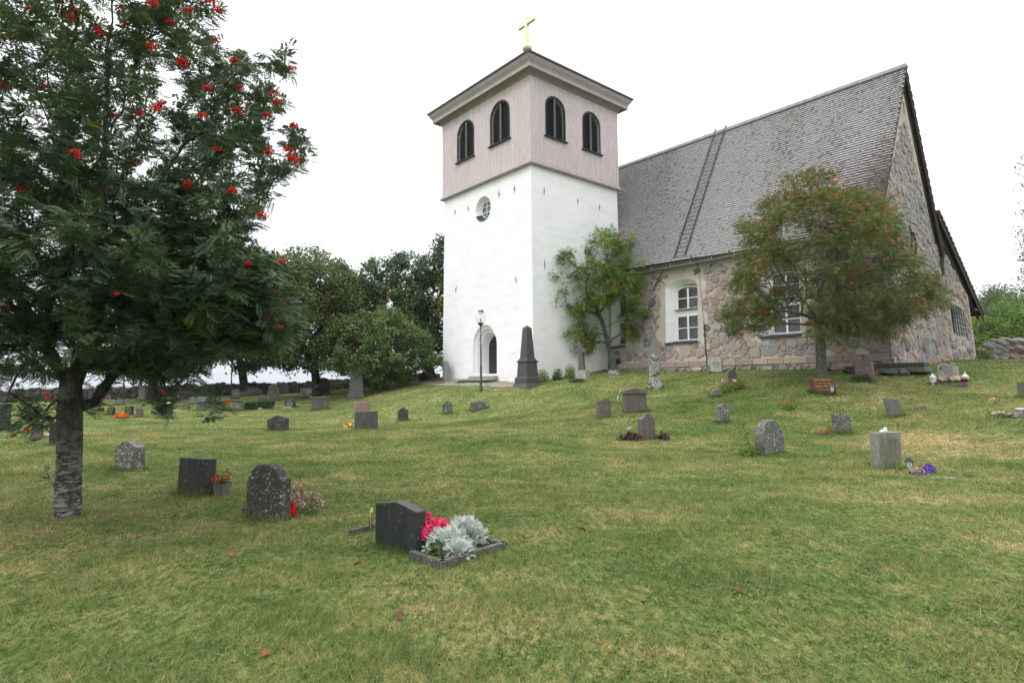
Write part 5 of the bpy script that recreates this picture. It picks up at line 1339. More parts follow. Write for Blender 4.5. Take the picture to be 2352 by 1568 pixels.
LF = dict()
# ---- foreground, backs turned to the viewer
st1 = headstone('black pentagonal gravestone beside the pink and silver flower bed', 907, 1263, 93, 110, 54, .13, 'gable', S_BLACK)
headstone('dark round topped gravestone with square shoulders and lichen on its edge', 604, 1194, 74, 127, 50, .16, 'arch', S_DARK2)
headstone('dark rectangular gravestone leaning back with a flower pot at its side', 436, 1138, 56, 84, 54, .19, 'flat', S_DARK, back=3, lean=1, taper=.02)
headstone('squat crusty gravestone with white lichen, leftmost of the foreground row', 287, 1081, 42, 67, 46, .22, 'ogee', S_STONE4, lean=-1)
headstone('dark narrow gravestone half behind the trunk of the big rowan', 128, 1023, 26, 54, 30, .14, 'round', S_DARK)
headstone('leaning grey slab left of the rowan trunk with white flowers', 80, 1010, 24, 48, 20, .12, 'steep', S_BROWN, lean=5, taper=.2)
headstone('dark stele on a low plinth cut by the left edge of the view', 11, 989, 21, 62, -10, .2, 'flat', S_DARK, base=(1.4, 9), taper=.06)
# ---- right half
headstone('square grey concrete gravestone with a white angel figure on top', 2047, 1076, 45, 82, -46, .20, 'flat', S_CONC, text=[('MINNET', 1), ('JOHAN ERIK', 1), ('1870 1941', 1), ('O. HUSTRU', 1), ('KARIN 1952', 1)], tcol=M_DARKT, tsize=.085, panel=(-.4, .4, .12, .86, stone('concrete_panel', (.20,.195,.155), .35, .3, (.45,.45,.4), .4)))
headstone('big oval grey boulder gravestone with a thistle at its left', 1780, 1044, 47, 80, -44, .26, 'boulder', S_GREYL, back=4)
headstone('lichened square gravestone next to a tall rusty dock plant', 1938, 996, 36, 46, -25, .12, 'slant', S_GREYL, lean=-3)
headstone('brown grey gravestone with curved top rising from purple heuchera plants', 1490, 1009, 30, 60, -44, .16, 'ogee', S_BROWN)
headstone('square brown gravestone left of the capped one', 1390, 960, 27, 45, -38, .15, 'gable', S_BROWN)
headstone('wide gravestone with a heavy gabled cap behind white anemones', 1464, 948, 48, 46, -22, .24, 'flat', S_BROWN, lean=-5, cap=(1.16, 9, 'gable'), taper=.02)
headstone('small upright gravestone streaked with white lichen in the middle of the right slope', 1664, 970, 24, 42, -22, .14, 'curve', S_GREYL, lean=-2)
headstone('red granite gravestone with gold script below the large rowan trunk', 1890, 905, 54, 40, 22, .12, 'wing', S_RED, text=[('Sture Nilsson', 1.1), ('*14.7 1905 +18.6 1980', .62), ('Helena Nora', 1), ('*23.10 1910 1984', .62)], tcol=M_GOLDT, tsize=.095, tg=1.2)
headstone('mauve barrel shaped gravestone at the corner of the church', 1985, 873, 36, 45, 24, .12, 'barrel', S_MAUVE, text=[('Lennart', 1), ('Edith', 1), ('*20.2 1915 +4.2 1998', .6)], tcol=M_DARKT, tsize=.10)
st59 = headstone('pale grey gravestone with a heron, flanked by two white lanterns', 2178, 880, 38, 46, 14, .10, 'wave', S_LIGHT, text=[('Jonna', 1), ('Zetterlander', 1), ('*  20.12.1960', .75), ('+  4.06.2009', .75)], tcol=M_DARKT, tsize=.075)
headstone('tilted grey gravestone leaning far to the left below the heron stone', 2061, 957, 24, 44, -44, .14, 'slant', S_GREY, lean=-13)
headstone('dark speckled gravestone cut by the right edge of the view', 2352, 914, 22, 37, 10, .14, 'flat', S_BROWN)
headstone('low broken stump of a gravestone beside the pink sedum', 1644, 912, 15, 19, -20, .12, 'broken', S_GREYL, lean=4)
headstone('grey oval gravestone standing in the sedum bush', 1683, 882, 20, 32, -40, .12, 'round', S_GREY)
headstone('white gravestone with cross and black capitals near the lightning conductor', 1645, 856, 24, 37, 36, .12, 'round', S_LIGHT, text=[('+', 1.8), ('CIVILEKONOM', .7), ('LARS HEDBERG', .9), ('*1922 +2007', .7), ('', 1), ('', 1), ('PLATEN HIN BED', .7)], tcol=M_DARKT, tsize=.085, base=(1.05, 2))
headstone('tall tapering stele thickly spotted with white lichen', 1505, 894, 25, 84, 4, .22, 'steep', S_LICH, base=(1.28, 17), taper=.16, lean=-1.5)
p = place(2112, 941); b = MB(); b.box(p+ZU*.03, (.45, .09, .16), [np.array([.94,.34,.12]), np.array([-.34,.94,0]), ZU])
tag(b.build('stone_fragment', S_GREY, None, loc=p, bevel=.01), 'broken stone wedge lying in the grass right of the tilted gravestone', 'stone', 'gravestones on the churchyard lawn')
# ---- middle
headstone('small dark gravestone with chipped top, leftmost of three below the tower', 926, 966, 24, 30, -8, .12, 'ogee', S_DARK2)
headstone('small grey gravestone leaning right, between two others below the tower', 1027, 950, 22, 29, -10, .14, 'ogee', S_GREYL, lean=3)
headstone('low wide lichened gravestone with an orange flower at its foot', 1100, 942, 34, 21, -20, .14, 'gable', S_GREYL)
headstone('broad dark grey rectangular gravestone with yellow marigolds', 842, 986, 51, 41, -14, .12, 'flat', S_GREY if False else stone('dark_grey_slab', (.10,.105,.098), .3, .35, (.5,.5,.48), .3))
headstone('pink granite gravestone showing behind the broad dark grey one', 833, 957, 34, 36, -14, .14, 'gable', S_PINK)
headstone('dark ogee topped gravestone alone in the left middle lawn', 639, 991, 46, 37, -6, .14, 'ogee', S_DARK2, lean=-1)
headstone('capped grey gravestone with cross and two carved lamps', 734, 941, 36, 28, 18, .22, 'flat', S_BROWN, cap=(1.18, 4, 'flat'), lean=-3, text=[('+', 2), ('HERRE', 1), ('TRO OCH HOPP', .9), ('JOHAN', .9)], tcol=M_DARKT, tsize=.085)
headstone('small black gravestone with silver foliage at its foot', 665, 936, 22, 22, 20, .16, 'arch', S_BLACK, text=[('Jenny', 1), ('Karl Nilsson', .9), ('1883 1956', .8)], tcol=S_LIGHT, tsize=.08, panel=(-.3, .3, .1, .7, S_GREY))
headstone('tall tapering monument on a plinth under the lilac bush', 818, 916, 31, 82, 4, .4, 'round', stone('dark_grey_slab2', (.12,.122,.12), .3, .6, (.40,.41,.38), .5), base=(1.3, 13), taper=.15)
headstone('wide low curved gravestone dotted with pale lichen in front of the bench', 710, 912, 36, 22, -12, .2, 'curve', S_LICH)
headstone('tall round topped brown stone in front of the bench', 743, 905, 28, 38, -16, .3, 'round', S_BROWN)
headstone('narrow pale stone between the bench and the lilac bush', 761, 897, 12, 27, -20, .16, 'round', S_GREY)
headstone('tall rust stained stone with rounded top near the clipped hedges', 630, 921, 21, 38, -8, .2, 'round', S_BROWN, lean=-2)
headstone('tapering stone with pointed top standing against the churchyard wall', 651, 904, 22, 28, -4, .2, 'steep', S_GREY, taper=.12)
# ---- far left, between the lamps and the wall
far = [('small dark stone beside a green shrub left of the gold lettered pair', 229, 947, 12, 11, 20, 'broken', S_DARK, None),
 ('black round topped stone with gold letters by red flowers', 253, 953, 12, 21, 30, 'ogee', S_BLACK, 'g'),
 ('black square stone with gold letters behind the orange flower bed', 294, 954, 14, 21, 30, 'flat', S_BLACK, 'g'),
 ('narrow grey pillar stone right of the orange flower bed', 318, 958, 11, 22, 30, 'slant', S_GREY, 'd'),
 ('pale slab left of the lantern topped leaning stone', 273, 931, 17, 13, 20, 'flat', S_GREY, None),
 ('pink stone with purple flowers close to the wall', 243, 917, 18, 13, 10, 'curve', S_PINK, None),
 ('narrow upright pale stone by the climbing rose', 226, 931, 10, 19, 10, 'flat', S_GREY, None),
 ('flat topped stone seen against the wall, wide of its lower neighbour', 434, 914, 25, 17, 0, 'gable', S_GREY, None),
 ('long pale slab with gently curved top behind the pedimented stone', 455, 927, 37, 17, 0, 'curve', S_CONC, None),
 ('brown stone with red flowers right of the two white grave lanterns', 388, 938, 13, 22, 25, 'round', S_BROWN, None),
 ('small stone with reddish face left of the pedimented stone', 424, 942, 14, 16, 30, 'ogee', S_BROWN, None),
 ('grey slab low against the wall right of the first lamp post', 559, 910, 22, 11, 0, 'flat', S_GREY, None),
 ('square lichened slab left of the second lamp post', 580, 909, 22, 19, 10, 'flat', S_GREYL, None),
 ('small round headed stone touching the second lamp post', 594, 908, 12, 14, 10, 'round', S_GREY, None),
 ('small pink stone at the foot of the wall behind the rust stained stone', 618, 908, 7, 10, 0, 'flat', S_PINK, None),
 ('low pale stone enclosed by the clipped hedges', 603, 922, 20, 12, 0, 'gable', S_GREY, None),
 ('arched stone peeping over the capped stone near the first lamp post', 541, 915, 16, 22, 10, 'round', S_GREY, None)]
for lb, x, y, w_, h, ph, kd, mt, tx in far:
    headstone(lb, x, y, w_, h, ph, .18, kd, mt, text=[('Anders', 1), ('Olsson', 1), ('1921', 1)] if tx else None, tcol=M_GOLDT if tx == 'g' else M_DARKT, tsize=.09)
headstone('grey leaning stone carrying two small white lanterns', 375, 961, 28, 27, 10, .22, 'slant', S_GREY, lean=12, cap=(1.15, 3, 'flat'))
headstone('table like stone with a curved cap and white flowers in front', 412, 917, 27, 14, 10, .4, 'flat', S_GREY, cap=(1.2, 3, 'arch'))
headstone('pedimented grey stone with carved letters and moulded cap', 459, 943, 17, 20, 30, .22, 'flat', S_GREY, cap=(1.3, 4, 'arch'), text=[('OLSSON', 1), ('1902', 1)], tcol=M_DARKT, tsize=.09)
headstone('capped grey stone standing behind a hanging rowan twig', 505, 942, 20, 20, 10, .22, 'flat', S_GREY, cap=(1.15, 3, 'flat'))
headstone('capped grey stone with gold letters right of the hanging rowan twig', 545, 943, 20, 23, 24, .24, 'flat', S_GREY, lean=-4, cap=(1.2, 4, 'flat'), text=[('BERGLIND', 1), ('1880', 1), ('1944', 1)], tcol=M_GOLDT, tsize=.09)
headstone('square pale pillar with a small cap in front of the wall', 325, 918, 12, 32, 10, .3, 'flat', S_LIGHT, cap=(1.2, 2, 'flat'), base=(1.4, 5))
headstone('dark inscribed slab with gold lines deep in the shade of the trees', 938, 876, 12, 20, 0, .12, 'flat', S_BLACK, text=[('KARL OCH', 1), ('ANNA', 1), ('1898', 1)], tcol=M_GOLDT, tsize=.09, lean=-3)
# ---- obelisk
Yo = 31.0; p = at(1212, 884, Yo); p[2] = G(p[0], p[1]); s = ((p-EYE)@fwd)/FPX; ob = thing('obelisk', 'tall dark granite obelisk on a stepped pedestal beside the tower door', 'monument', p)
A45 = [d1, d2, ZU]
def frust(b, z0, z1, w0, w1): b.lathe(p, [(w0*s/math.sqrt(2)*.86, z0*s), (w1*s/math.sqrt(2)*.86, z1*s)], 4, ax=[(d1+d2)/math.sqrt(2), (d2-d1)/math.sqrt(2), ZU])
M_OB = stone('obelisk_granite', (.085,.09,.092), .25, .3, (.35,.36,.34), .45, .55)
b = MB(); frust(b, -8, 5, 54, 54); b.build('foundation', S_GREY, ob, bevel=.01)
b = MB(); frust(b, 5, 18, 50, 49); frust(b, 18, 21, 49, 41); b.build('base', M_OB, ob, bevel=.01)
b = MB(); frust(b, 21, 53, 41, 36); b.build('pedestal', M_OB, ob, bevel=.01)
b = MB(); frust(b, 53, 56, 38, 42); frust(b, 56, 58, 42, 40); frust(b, 58, 61, 34, 33); frust(b, 61, 63, 33, 30); b.build('moulding', M_OB, ob, bevel=.006)
b = MB(); frust(b, 63, 133, 28, 17.5); frust(b, 133, 139.5, 17.5, .8); b.build('shaft', M_OB, ob, bevel=.006)
# ---- stone cross on a block
p, t, n, Z, s = frame_at(1333, 869, 25, -2, 0); cr = thing('cross_monument', 'weathered stone cross on a pale block between the shrubs and the small rowan', 'monument', p)
fr = lambda u, v, w: p+t*u*s+Z*v*s-n*w
b = MB(); b.prism([(-14,-4),(14,-4),(13.5,19),(-13.5,19)], fr, 0, .55); b.build('block', S_LIGHT, cr, bevel=.015)
b = MB(); b.prism([(-7.5,19),(7.5,19),(5,60),(13,58),(14,70),(5,69),(4.5,80),(-4.5,80),(-5,69),(-14,70),(-13,58),(-5,60)], fr, .14, .36); b.build('cross', S_BROWN, cr, bevel=.015)
p, t, n, Z, s = frame_at(1406, 861, 15); p = p - np.array([0,.0,0])
mo = thing('cross_monument', 'dark lichened pillar cross on a white flecked block in front of the leaning rowan', 'monument', p+np.array([0,-.35,0])); p = p+np.array([0,-.35,0])
fr = lambda u, v, w: p+t*u*s+ZU*v*s-n*w
b = MB(); b.prism([(-13,-4),(13,-4),(12,12),(-12,12)], fr, 0, .4); b.build('block', S_LICH, mo, bevel=.01)
b = MB(); b.prism([(-6,12),(6,12),(5,38),(10,39),(10,43),(5,44),(4,54),(-4,54),(-5,44),(-10,43),(-10,39),(-5,38)], fr, .1, .26); b.build('cross', S_DARK2, mo, bevel=.01)
# ---- rune like broken stone at the tower corner
p, t, n, Z, s = frame_at(1027, 876, -20, 0, -6); 
b = MB(); fr = lambda u, v, w: p+t*u*s+Z*v*s-n*w
b.prism([(-5,0),(-8,6),(-8.5,22),(-7,36),(-5,46),(2,47),(3.5,40),(6,34),(8,25),(8,8),(7,2),(2,-1)], fr, 0, .28)
tag(b.build('standing_stone', stone('rough_grey_stone', (.33,.325,.30), .2, .25, (.2,.2,.18), .4), None, loc=p, bevel=.03), 'rough cracked grey stone slab leaning at the left corner of the tower', 'stone')
p = place(978, 872); p = at(978, 872, 43.5); p[2] = G(p[0], p[1]); b = MB(); b.blob(p+ZU*.2, (.62,.4,.42), rough=.1)
tag(b.build('boulder', S_DARK, None, True, loc=p), 'dark rounded boulder in the shade left of the tower', 'stone')

# ---- small things on and by the stones



p, t, n, Z, s = frame_at(2030, 1076, -46); 
base = at(2031, 991, p[1]+.05); an = thing('angel_figure', 'small white lying angel figurine with wings on the concrete gravestone', 'figurine', base-ZU*.03)
M_PORC = plain('white_porcelain', (.80,.79,.76), .5, 0, .04)
b = MB(); c0 = base+t*.0
b.blob(c0-t*.055+ZU*.005, (.062,.032,.030), rough=.05, ax=[t,n,ZU]); b.blob(c0+t*.015+ZU*.012, (.040,.034,.036), rough=.05, ax=[t,n,ZU]); b.blob(c0+t*.045+ZU*.010, (.022,.03,.034), rough=.03, ax=[t,n,ZU])
b.tube([c0+t*.04+ZU*.03+n*.02, c0+t*.06+ZU*.0+n*.03, c0+t*.045+ZU*-.02+n*.02], [.010,.011,.008], 6)
b.blob(c0+t*.034+ZU*.062, (.030,.029,.029), rough=.04); b.build('body', M_PORC, an, True)
b = MB(); 
for sg in (-1, 1): b.prism([(0,0),(-.03,.014),(-.058,.038),(-.05,.018),(-.025,-.006)], lambda u, v, w, sg=sg: c0+t*(u+.005)+ZU*(v+.03)+n*(sg*.022+w), 0, .006)
b.build('wing', M_PORC, an)
# little bird on the heron stone, and the heron itself
_, p, t, n, Z, s, W, H, fr = st59
bd = thing('bird_figure', 'tiny grey stone bird sitting on the heron gravestone', 'figurine', fr(W*.26, H*.9, .05)); c0 = fr(W*.27, H*.90+.035, .05)
M_BIRD = plain('bird_stone', (.38,.36,.33), .8); b = MB(); b.blob(c0, (.055,.03,.028), ax=[t,n,ZU], rough=.04); b.blob(c0-t*.045+ZU*.045, (.019,.018,.018), rough=0); b.tube([c0-t*.03+ZU*.01, c0-t*.045+ZU*.045], [.022,.014], 6); b.tube([c0-t*.058+ZU*.045, c0-t*.078+ZU*.042], [.006,.001], 5); b.tube([c0+t*.04, c0+t*.09+ZU*.008], [.018,.006], 6)
b.build('body', M_BIRD, bd, True)
hs = [(0,.0),(.02,.0),(.02,.10),(.055,.19),(.075,.26),(.065,.30),(.085,.33),(.105,.325),(.14,.335),(.10,.345),(.075,.35),(.05,.335),(.05,.28),(.03,.25),(-.01,.20),(-.045,.12),(-.03,.13),(-.0,.15),(.005,.10)]
b = MB(); b.prism([(-W*.36+u*.9, H*.60+v*.62) for u, v in hs], lambda u, v, w: fr(u, v, w), -.004, .002); b.build('heron_relief', M_DARKT, st59[0])
_, p, t, n, Z, s, W, H, fr = st1

# ---- grave lanterns
def lantern(label, x, ybase, htop, mat_, glass, style, group=None, cat='lantern'):
    p, t, n, Z, s = frame_at(x, ybase, 0); h = (ybase-htop)*s; th = thing('grave_lantern', label, cat, p, group)
    if style == 'white':
        k = h; b = MB(); b.lathe(p-ZU*.05, [(.03*k*3,0),(.03*k*1.6,.05),(.02*k*2,.16*k+.05),(.035*k*2.4,.24*k+.05)], 12); b.build('spike', mat_, th, True)
        b = MB(); b.lathe(p, [(.13*k,.24*k),(.155*k,.25*k),(.20*k,.60*k),(.21*k,.62*k)], 12); b.build('glass', glass, th, True)
        b = MB()
        for i in range(6): a = i*math.pi/3+.3; c_ = np.array([math.cos(a), math.sin(a), 0]); b.tube([p+c_*.16*k+ZU*.24*k, p+c_*.215*k+ZU*.62*k], .012, 5)
        b.lathe(p, [(.16*k,.22*k),(.17*k,.25*k),(.15*k,.26*k)], 12); b.build('frame', mat_, th)
        b = MB(); b.lathe(p, [(.25*k,.62*k),(.26*k,.635*k),(.15*k,.74*k),(.07*k,.82*k),(.03*k,.86*k),(.045*k,.89*k),(.03*k,.93*k),(.012*k,1.0*k)], 14); b.build('roof', mat_, th, True)
    else:
        k = h; A = [t, n, ZU]; b = MB(); b.lathe(p-ZU*.05, [(.05*k,0),(.045*k,.22*k),(.06*k,.30*k),(.12*k,.34*k)], 8); b.build('stake', mat_, th, True)
        b = MB(); b.lathe(p, [(.11*k,.34*k),(.17*k,.45*k),(.22*k,.76*k)], 4, ax=[(t+n)/1.414, (t-n)/1.414, ZU]); b.build('glass', glass, th)
        b = MB()
        for sx_ in (-1, 1):
            for sy_ in (-1, 1): b.tube([p+(t*sx_+n*sy_)*.078*k+ZU*.34*k, p+(t*sx_+n*sy_)*.122*k+ZU*.46*k, p+(t*sx_+n*sy_)*.162*k+ZU*.76*k], .014*k*1.2, 5)
        for d_ in (t, n):
            e = n if d_ is t else t
            for sg in (-1, 1):
                b.tube([p+e*sg*.12*k-d_*.10*k+ZU*.42*k, p+e*sg*.14*k+d_*.02*k+ZU*.58*k, p+e*sg*.16*k+d_*.12*k+ZU*.76*k], .009*k, 4); b.tube([p+e*sg*.12*k+d_*.10*k+ZU*.42*k, p+e*sg*.14*k-d_*.02*k+ZU*.58*k, p+e*sg*.16*k-d_*.12*k+ZU*.76*k], .009*k, 4)
        b.build('frame', mat_, th)
        b = MB(); b.lathe(p, [(.30*k,.76*k),(.31*k,.79*k),(.20*k,.88*k),(.19*k,.90*k),(.13*k,.96*k),(.05*k,1.0*k)], 4, ax=[(t+n)/1.414, (t-n)/1.414, ZU]); b.build('roof', mat_, th)
    return th
M_FROST = plain('frosted_glass', (.62,.63,.62), .3, 0, .05); M_BLKP = plain('black_plastic', (.018,.018,.02), .4, 0, .1)
lantern('white hexagonal lantern left of the heron gravestone', 2143, 884, 855, M_WHITE, M_FROST, 'white', 'white grave lanterns')
lantern('white hexagonal lantern right of the heron gravestone', 2217.5, 885, 853, M_WHITE, M_FROST, 'white', 'white grave lanterns')
lantern('black square solar lantern beside the blue lobelia', 2090, 1090, 1050, M_BLKP, M_FROST, 'black')
lantern('dark grave lantern with a candle in front of the red gravestone', 1912, 910, 881, plain('pewter', (.10,.105,.11), .5, .3), M_FROST, 'black')
# flat silver lamp at the right edge
p, t, n, Z, s = frame_at(2344, 958, 0); gl = thing('garden_lamp', 'low silver capped solar lamp by the pink flowers at the right edge', 'lamp', p)
M_STEEL = plain('steel_cap', (.65,.66,.67), .25, .7, .05)
b = MB(); b.lathe(p, [(.02,-.05),(.02,9*s),(.06,9.5*s),(.05,11*s)], 10); b.build('pole', M_STEEL, gl, True); b = MB(); b.lathe(p, [(.05,11*s),(.10,17*s)], 12); b.build('glass', M_FROST, gl, True)
b = MB(); b.lathe(p, [(.14,17*s),(.145,19.5*s),(.13,21*s)], 14); b.build('cap', M_STEEL, gl, True)
for x_, lb in ((365.5, 'left of the two small white lanterns on the leaning stone'), (374.5, 'right of the two small white lanterns on the leaning stone')):
    pp = place(375, 961); q_ = at(x_+8 if False else x_+12, 930, pp[1]+.1); b = MB(); b.lathe(q_-ZU*.03, [(.11,0),(.13,.05),(.085,.15),(.05,.17)], 10)
    tag(b.build('grave_lantern', M_PORC, None, True, loc=q_), lb, 'lantern', 'white grave lanterns')

# ---- lamp posts with glass globes
t_ = NT('globe_glass'); t_.p.inputs['Transmission Weight'].default_value = .0; t_.rough(.05, .6)
tb_ = t_.n('ShaderNodeBsdfTransparent'); mx = t_.n('ShaderNodeMixShader'); fz = t_.n('ShaderNodeLayerWeight'); fz.inputs[0].default_value = .35
t_.col((.75,.77,.78)); t_.l(t_.mr(fz.outputs[1], 0, 1, .12, .75), mx.inputs[0]); t_.l(tb_.outputs[0], mx.inputs[1]); t_.l(t_.p.outputs[0], mx.inputs[2]); t_.l(mx.outputs[0], t_.out.inputs[0]); M_GLOBE = t_.mat
M_POST = plain('dark_post_paint', (.055,.06,.065), .5, .2, .15, 8); M_BULB = plain('lamp_holder', (.25,.24,.22), .5)
lp0 = None
def lamp_post(label, x, ybase, Y, Hm):
    global lp0
    p = at(x, ybase, Y); p[2] = G(p[0], p[1])
    if lp0 is None:
        th = thing('lamp_post', label, 'street lamp', p, 'lamp posts along the churchyard path')
        b = MB(); b.lathe(p, [(.056,-.15),(.056,1.3),(.043,1.33),(.043,2.35),(.028,2.38),(.026,Hm-.62)], 14); b.build('pole', M_POST, th, True)
        b = MB(); b.lathe(p, [(.04,Hm-.66),(.06,Hm-.60),(.15,Hm-.52),(.16,Hm-.47)], 16); b.build('collar', M_POST, th, True)
        b = MB(); b.blob(p+ZU*(Hm-.21), (.28,.28,.28), rough=0, sub=3); b.build('globe', M_GLOBE, th, True)
        b = MB(); b.lathe(p, [(.05,Hm-.46),(.045,Hm-.36),(.03,Hm-.34),(.04,Hm-.25),(.02,Hm-.2)], 10); b.build('bulb', M_BULB, th, True)
        lp0 = th
    else:
        th = lp0.copy(); COL.objects.link(th); th.location = [float(v) for v in p]; th['label'] = label
        for c_ in lp0.children: k = c_.copy(); COL.objects.link(k); k.parent = th
    return th
_s = ((at(1105,888,30.5)-EYE)@fwd)/FPX
lamp_post('dark lamp post with clear globe in front of the tower door', 1105, 889, 30.5, (889-711)*_s)
lamp_post('grey lamp post whose globe shows left of the round lime tree trunk', 531, 903, 47.5, 4)
lamp_post('distant lamp post right of the round lime tree trunk', 604, 906, 60, 4)
lamp_post('lamp post hidden behind the lilac edge near the bench', 734, 893, 58, 4)
lamp_post('lamp post whose pole shows under the crown of the big rowan', 283, 914, 48, 4)
# ================================================================== walls, bench, path, rocks
rw_ = np.random.default_rng(77)
# gravel apron before the tower door
L_ = [place(x, y) for x, y in ((935,881),(1000,884),(1060,886.5),(1110,888.5),(1150,889),(1190,887),(1206,884))]
R_ = [F3(a, -.15, 0) for a in (WA+6.5, WA+3.0, WA+.4, WA*.72, WA*.45, WA*.18, .3)]
tag(ribbon('path', L_, R_, .012, M_GRAVEL), 'pinkish gravel path in front of the tower', 'path', kind='structure')
# rough slabs and rocks at the foot of the near church corner
M_SLATE = stone('dark_slate', (.075,.082,.082), .3, .3, (.33,.34,.31), .3)
def rock(x, y, size, mat_, label, name='boulder', group='rocks heaped at the church corner', dy=0, flat=1.0, rot=0):
    p = place(x, y); p = p+np.array([0, dy, 0]); p[2] = G(p[0], p[1]); s = ((p-EYE)@fwd)/FPX
    b = MB(); a = R(rot); ax_ = [np.array([math.cos(a), math.sin(a), 0]), np.array([-math.sin(a), math.cos(a), 0]), ZU]
    b.blob(p+ZU*size[1]*s*.42, (size[0]*s/2, size[0]*s*.33, size[1]*s/2*flat), rough=.22, sub=2, ax=ax_)
    return tag(b.build(name, mat_, None, False, loc=p), label, 'rock', group)
rock(2040, 862, (44, 15), M_SLATE, 'low dark rock in front of the stone slabs at the church corner')
rock(2076, 862, (30, 16), S_GREYL, 'pale lichened rock at the right end of the slabs')
rock(2005, 850, (30, 16), M_SLATE, 'dark rock just behind the mauve gravestone')
rock(2060, 849, (34, 10), S_GREYL, 'flat grey rock below the corner of the gable wall')
rock(1955, 858, (34, 18), S_DARK, 'dark squarish rock left of the mauve gravestone')
rock(1921, 852, (28, 16), S_PINK, 'reddish rock at the foot of the plinth')
rock(1899, 852, (24, 15), S_GREYL, 'small pale rock right of the large rowan trunk')
p = place(2052, 851); 
b = MB(); b.box(p-d1*.2+ZU*.22, (1.9, .7, .16), [d1, d2, ZU]); tag(b.build('stone_slab', M_SLATE, None, loc=p, bevel=.03), 'long dark stone slab like a step at the church corner', 'slab', 'stone slabs at the church corner')
b = MB(); b.box(p+d1*.0+ZU*.02+d2*.1, (2.4, 1.0, .2), [d1, d2, ZU]); tag(b.build('stone_slab', S_GREY, None, loc=p, bevel=.03), 'wide grey slab beneath the long dark one', 'slab', 'stone slabs at the church corner')

# boulder wall on the right
p0 = at(2248, 826, 35.5); p1 = at(2460, 846, 37); bw = thing('boulder_wall', 'dry wall of big rounded grey boulders at the right edge', 'wall', [p0[0], p0[1], G(p0[0], p0[1])])
M_BOULD = stone('boulder_stone', (.20,.19,.18), .35, .8, (.42,.42,.39), .2); M_BOULR = stone('boulder_red', (.24,.17,.155), .35, .7, (.42,.41,.38), .2)
b = MB(); k = 0
for row, (zz, sz, n_) in enumerate(((.25,.60,9),(.75,.52,9),(1.15,.46,9))):
    for i in range(n_):
        f = (i+.5*(row % 2)+rw_.uniform(-.12,.12))/n_; q = p0+(p1-p0)*f; q[2] = G(q[0], q[1]) + zz*(.55+.55*min(1, f*4)) + rw_.uniform(-.05,.05)
        b.blob(q, (sz*rw_.uniform(.75,1.15), sz*.6, sz*rw_.uniform(.50,.66)), m=int(rw_.random() < .3), rough=.26, sub=3)
b.build('boulders', [M_BOULD, M_BOULR], bw, False)
# old stone wall along the far left
wl_ = [(-60,920,47),(120,917,49),(300,913,50.5),(480,908,52),(690,901,54),(860,893,55),(1010,882,55.5)]
W3 = [at(*q_) for q_ in wl_]; sw = thing('stone_wall', 'long low wall of dark fieldstones along the far edge of the churchyard', 'wall', [W3[2][0], W3[2][1], G(W3[2][0], W3[2][1])])
b = MB()
for i in range(len(W3)-1):
    A_, B_ = W3[i]*[1,1,0], W3[i+1]*[1,1,0]; Ld = np.linalg.norm(B_-A_); t_d = (B_-A_)/Ld; nn = np.array([t_d[1], -t_d[0], 0]); nn = nn if nn[1] < 0 else -nn
    fr = lambda u, v, w, A_=A_, t_d=t_d, nn=nn: np.array([*(A_+t_d*u-nn*w)[:2], G(*(A_+t_d*u)[:2])+v])
    htop = lambda u: 1.0+.07*math.sin(u*2.1)+.05*math.sin(u*5.3+i)
    us = np.linspace(0, Ld, int(Ld/.5)+1); P_ = [(u, htop(u)) for u in us]
    V = [fr(u, -.2, 0) for u in us]+[fr(u, h_, 0) for u, h_ in P_]+[fr(u, h_, .8) for u, h_ in P_]+[fr(u, -.2, .8) for u in us]; n_ = len(us)
    b.add(V, [(j+r_*n_, j+1+r_*n_, j+1+(r_+1)*n_, j+(r_+1)*n_) for r_ in range(3) for j in range(n_-1)], 0)
    masonry(b, [(0,-.1),(Ld,-.1),(Ld,1.02),(0,1.02)], [], fr, lambda u, v: .42, 1, 60+i, proud=.10, tint=lambda cu_, cv_, c, rg: c*.16*rg.uniform(.5, 1.5))  # stone colours cut far down: the shade of the trees is in the tint
    for u in np.arange(.2, Ld, .42): b.blob(fr(u, htop(u), .3), (.26, .34, rw_.uniform(.08,.15)), m=1, col=tuple(np.array([.05,.048,.045])*rw_.uniform(.5,1.6)), sub=1, rough=.2)  # capping stones carry the same painted tree shade
b.build('fieldstones', [plain('dark_joint', (.03,.028,.025), .95), M_FIELD], sw)

# bench in front of the wall
p = at(747, 902, 46); p[2] = G(p[0], p[1]); bn = thing('park_bench', 'grey slatted bench half hidden by the tall brown stone', 'bench', p)
A = [rgt*[1,1,0]/np.linalg.norm(rgt[:2]), np.array([0,1.,0]), ZU]; M_WOOD = plain('grey_bench_wood', (.20,.19,.19), .8); s = 46/FPX
b = MB()
for k in range(4): b.box(p+ZU*(.46+.0*k)+A[1]*(-.18+.12*k), (2.3,.10,.03), A)
b.build('seat', M_WOOD, bn)
b = MB()
for k in range(4): b.box(p+ZU*(.56+.115*k)+A[1]*(.30+.03*k), (2.3,.03,.085), A)
b.build('backrest', M_WOOD, bn)
for sx_ in (-1, 1):
    b = MB(); q_ = p+A[0]*sx_*1.0; b.tube([q_+A[1]*-.2, q_+A[1]*-.2+ZU*.45, q_+A[1]*.22+ZU*.45, q_+A[1]*.40+ZU*1.0], .022, 6); b.tube([q_+A[1]*.3, q_+A[1]*.22+ZU*.45], .022, 6); b.build('leg', M_POST, bn)

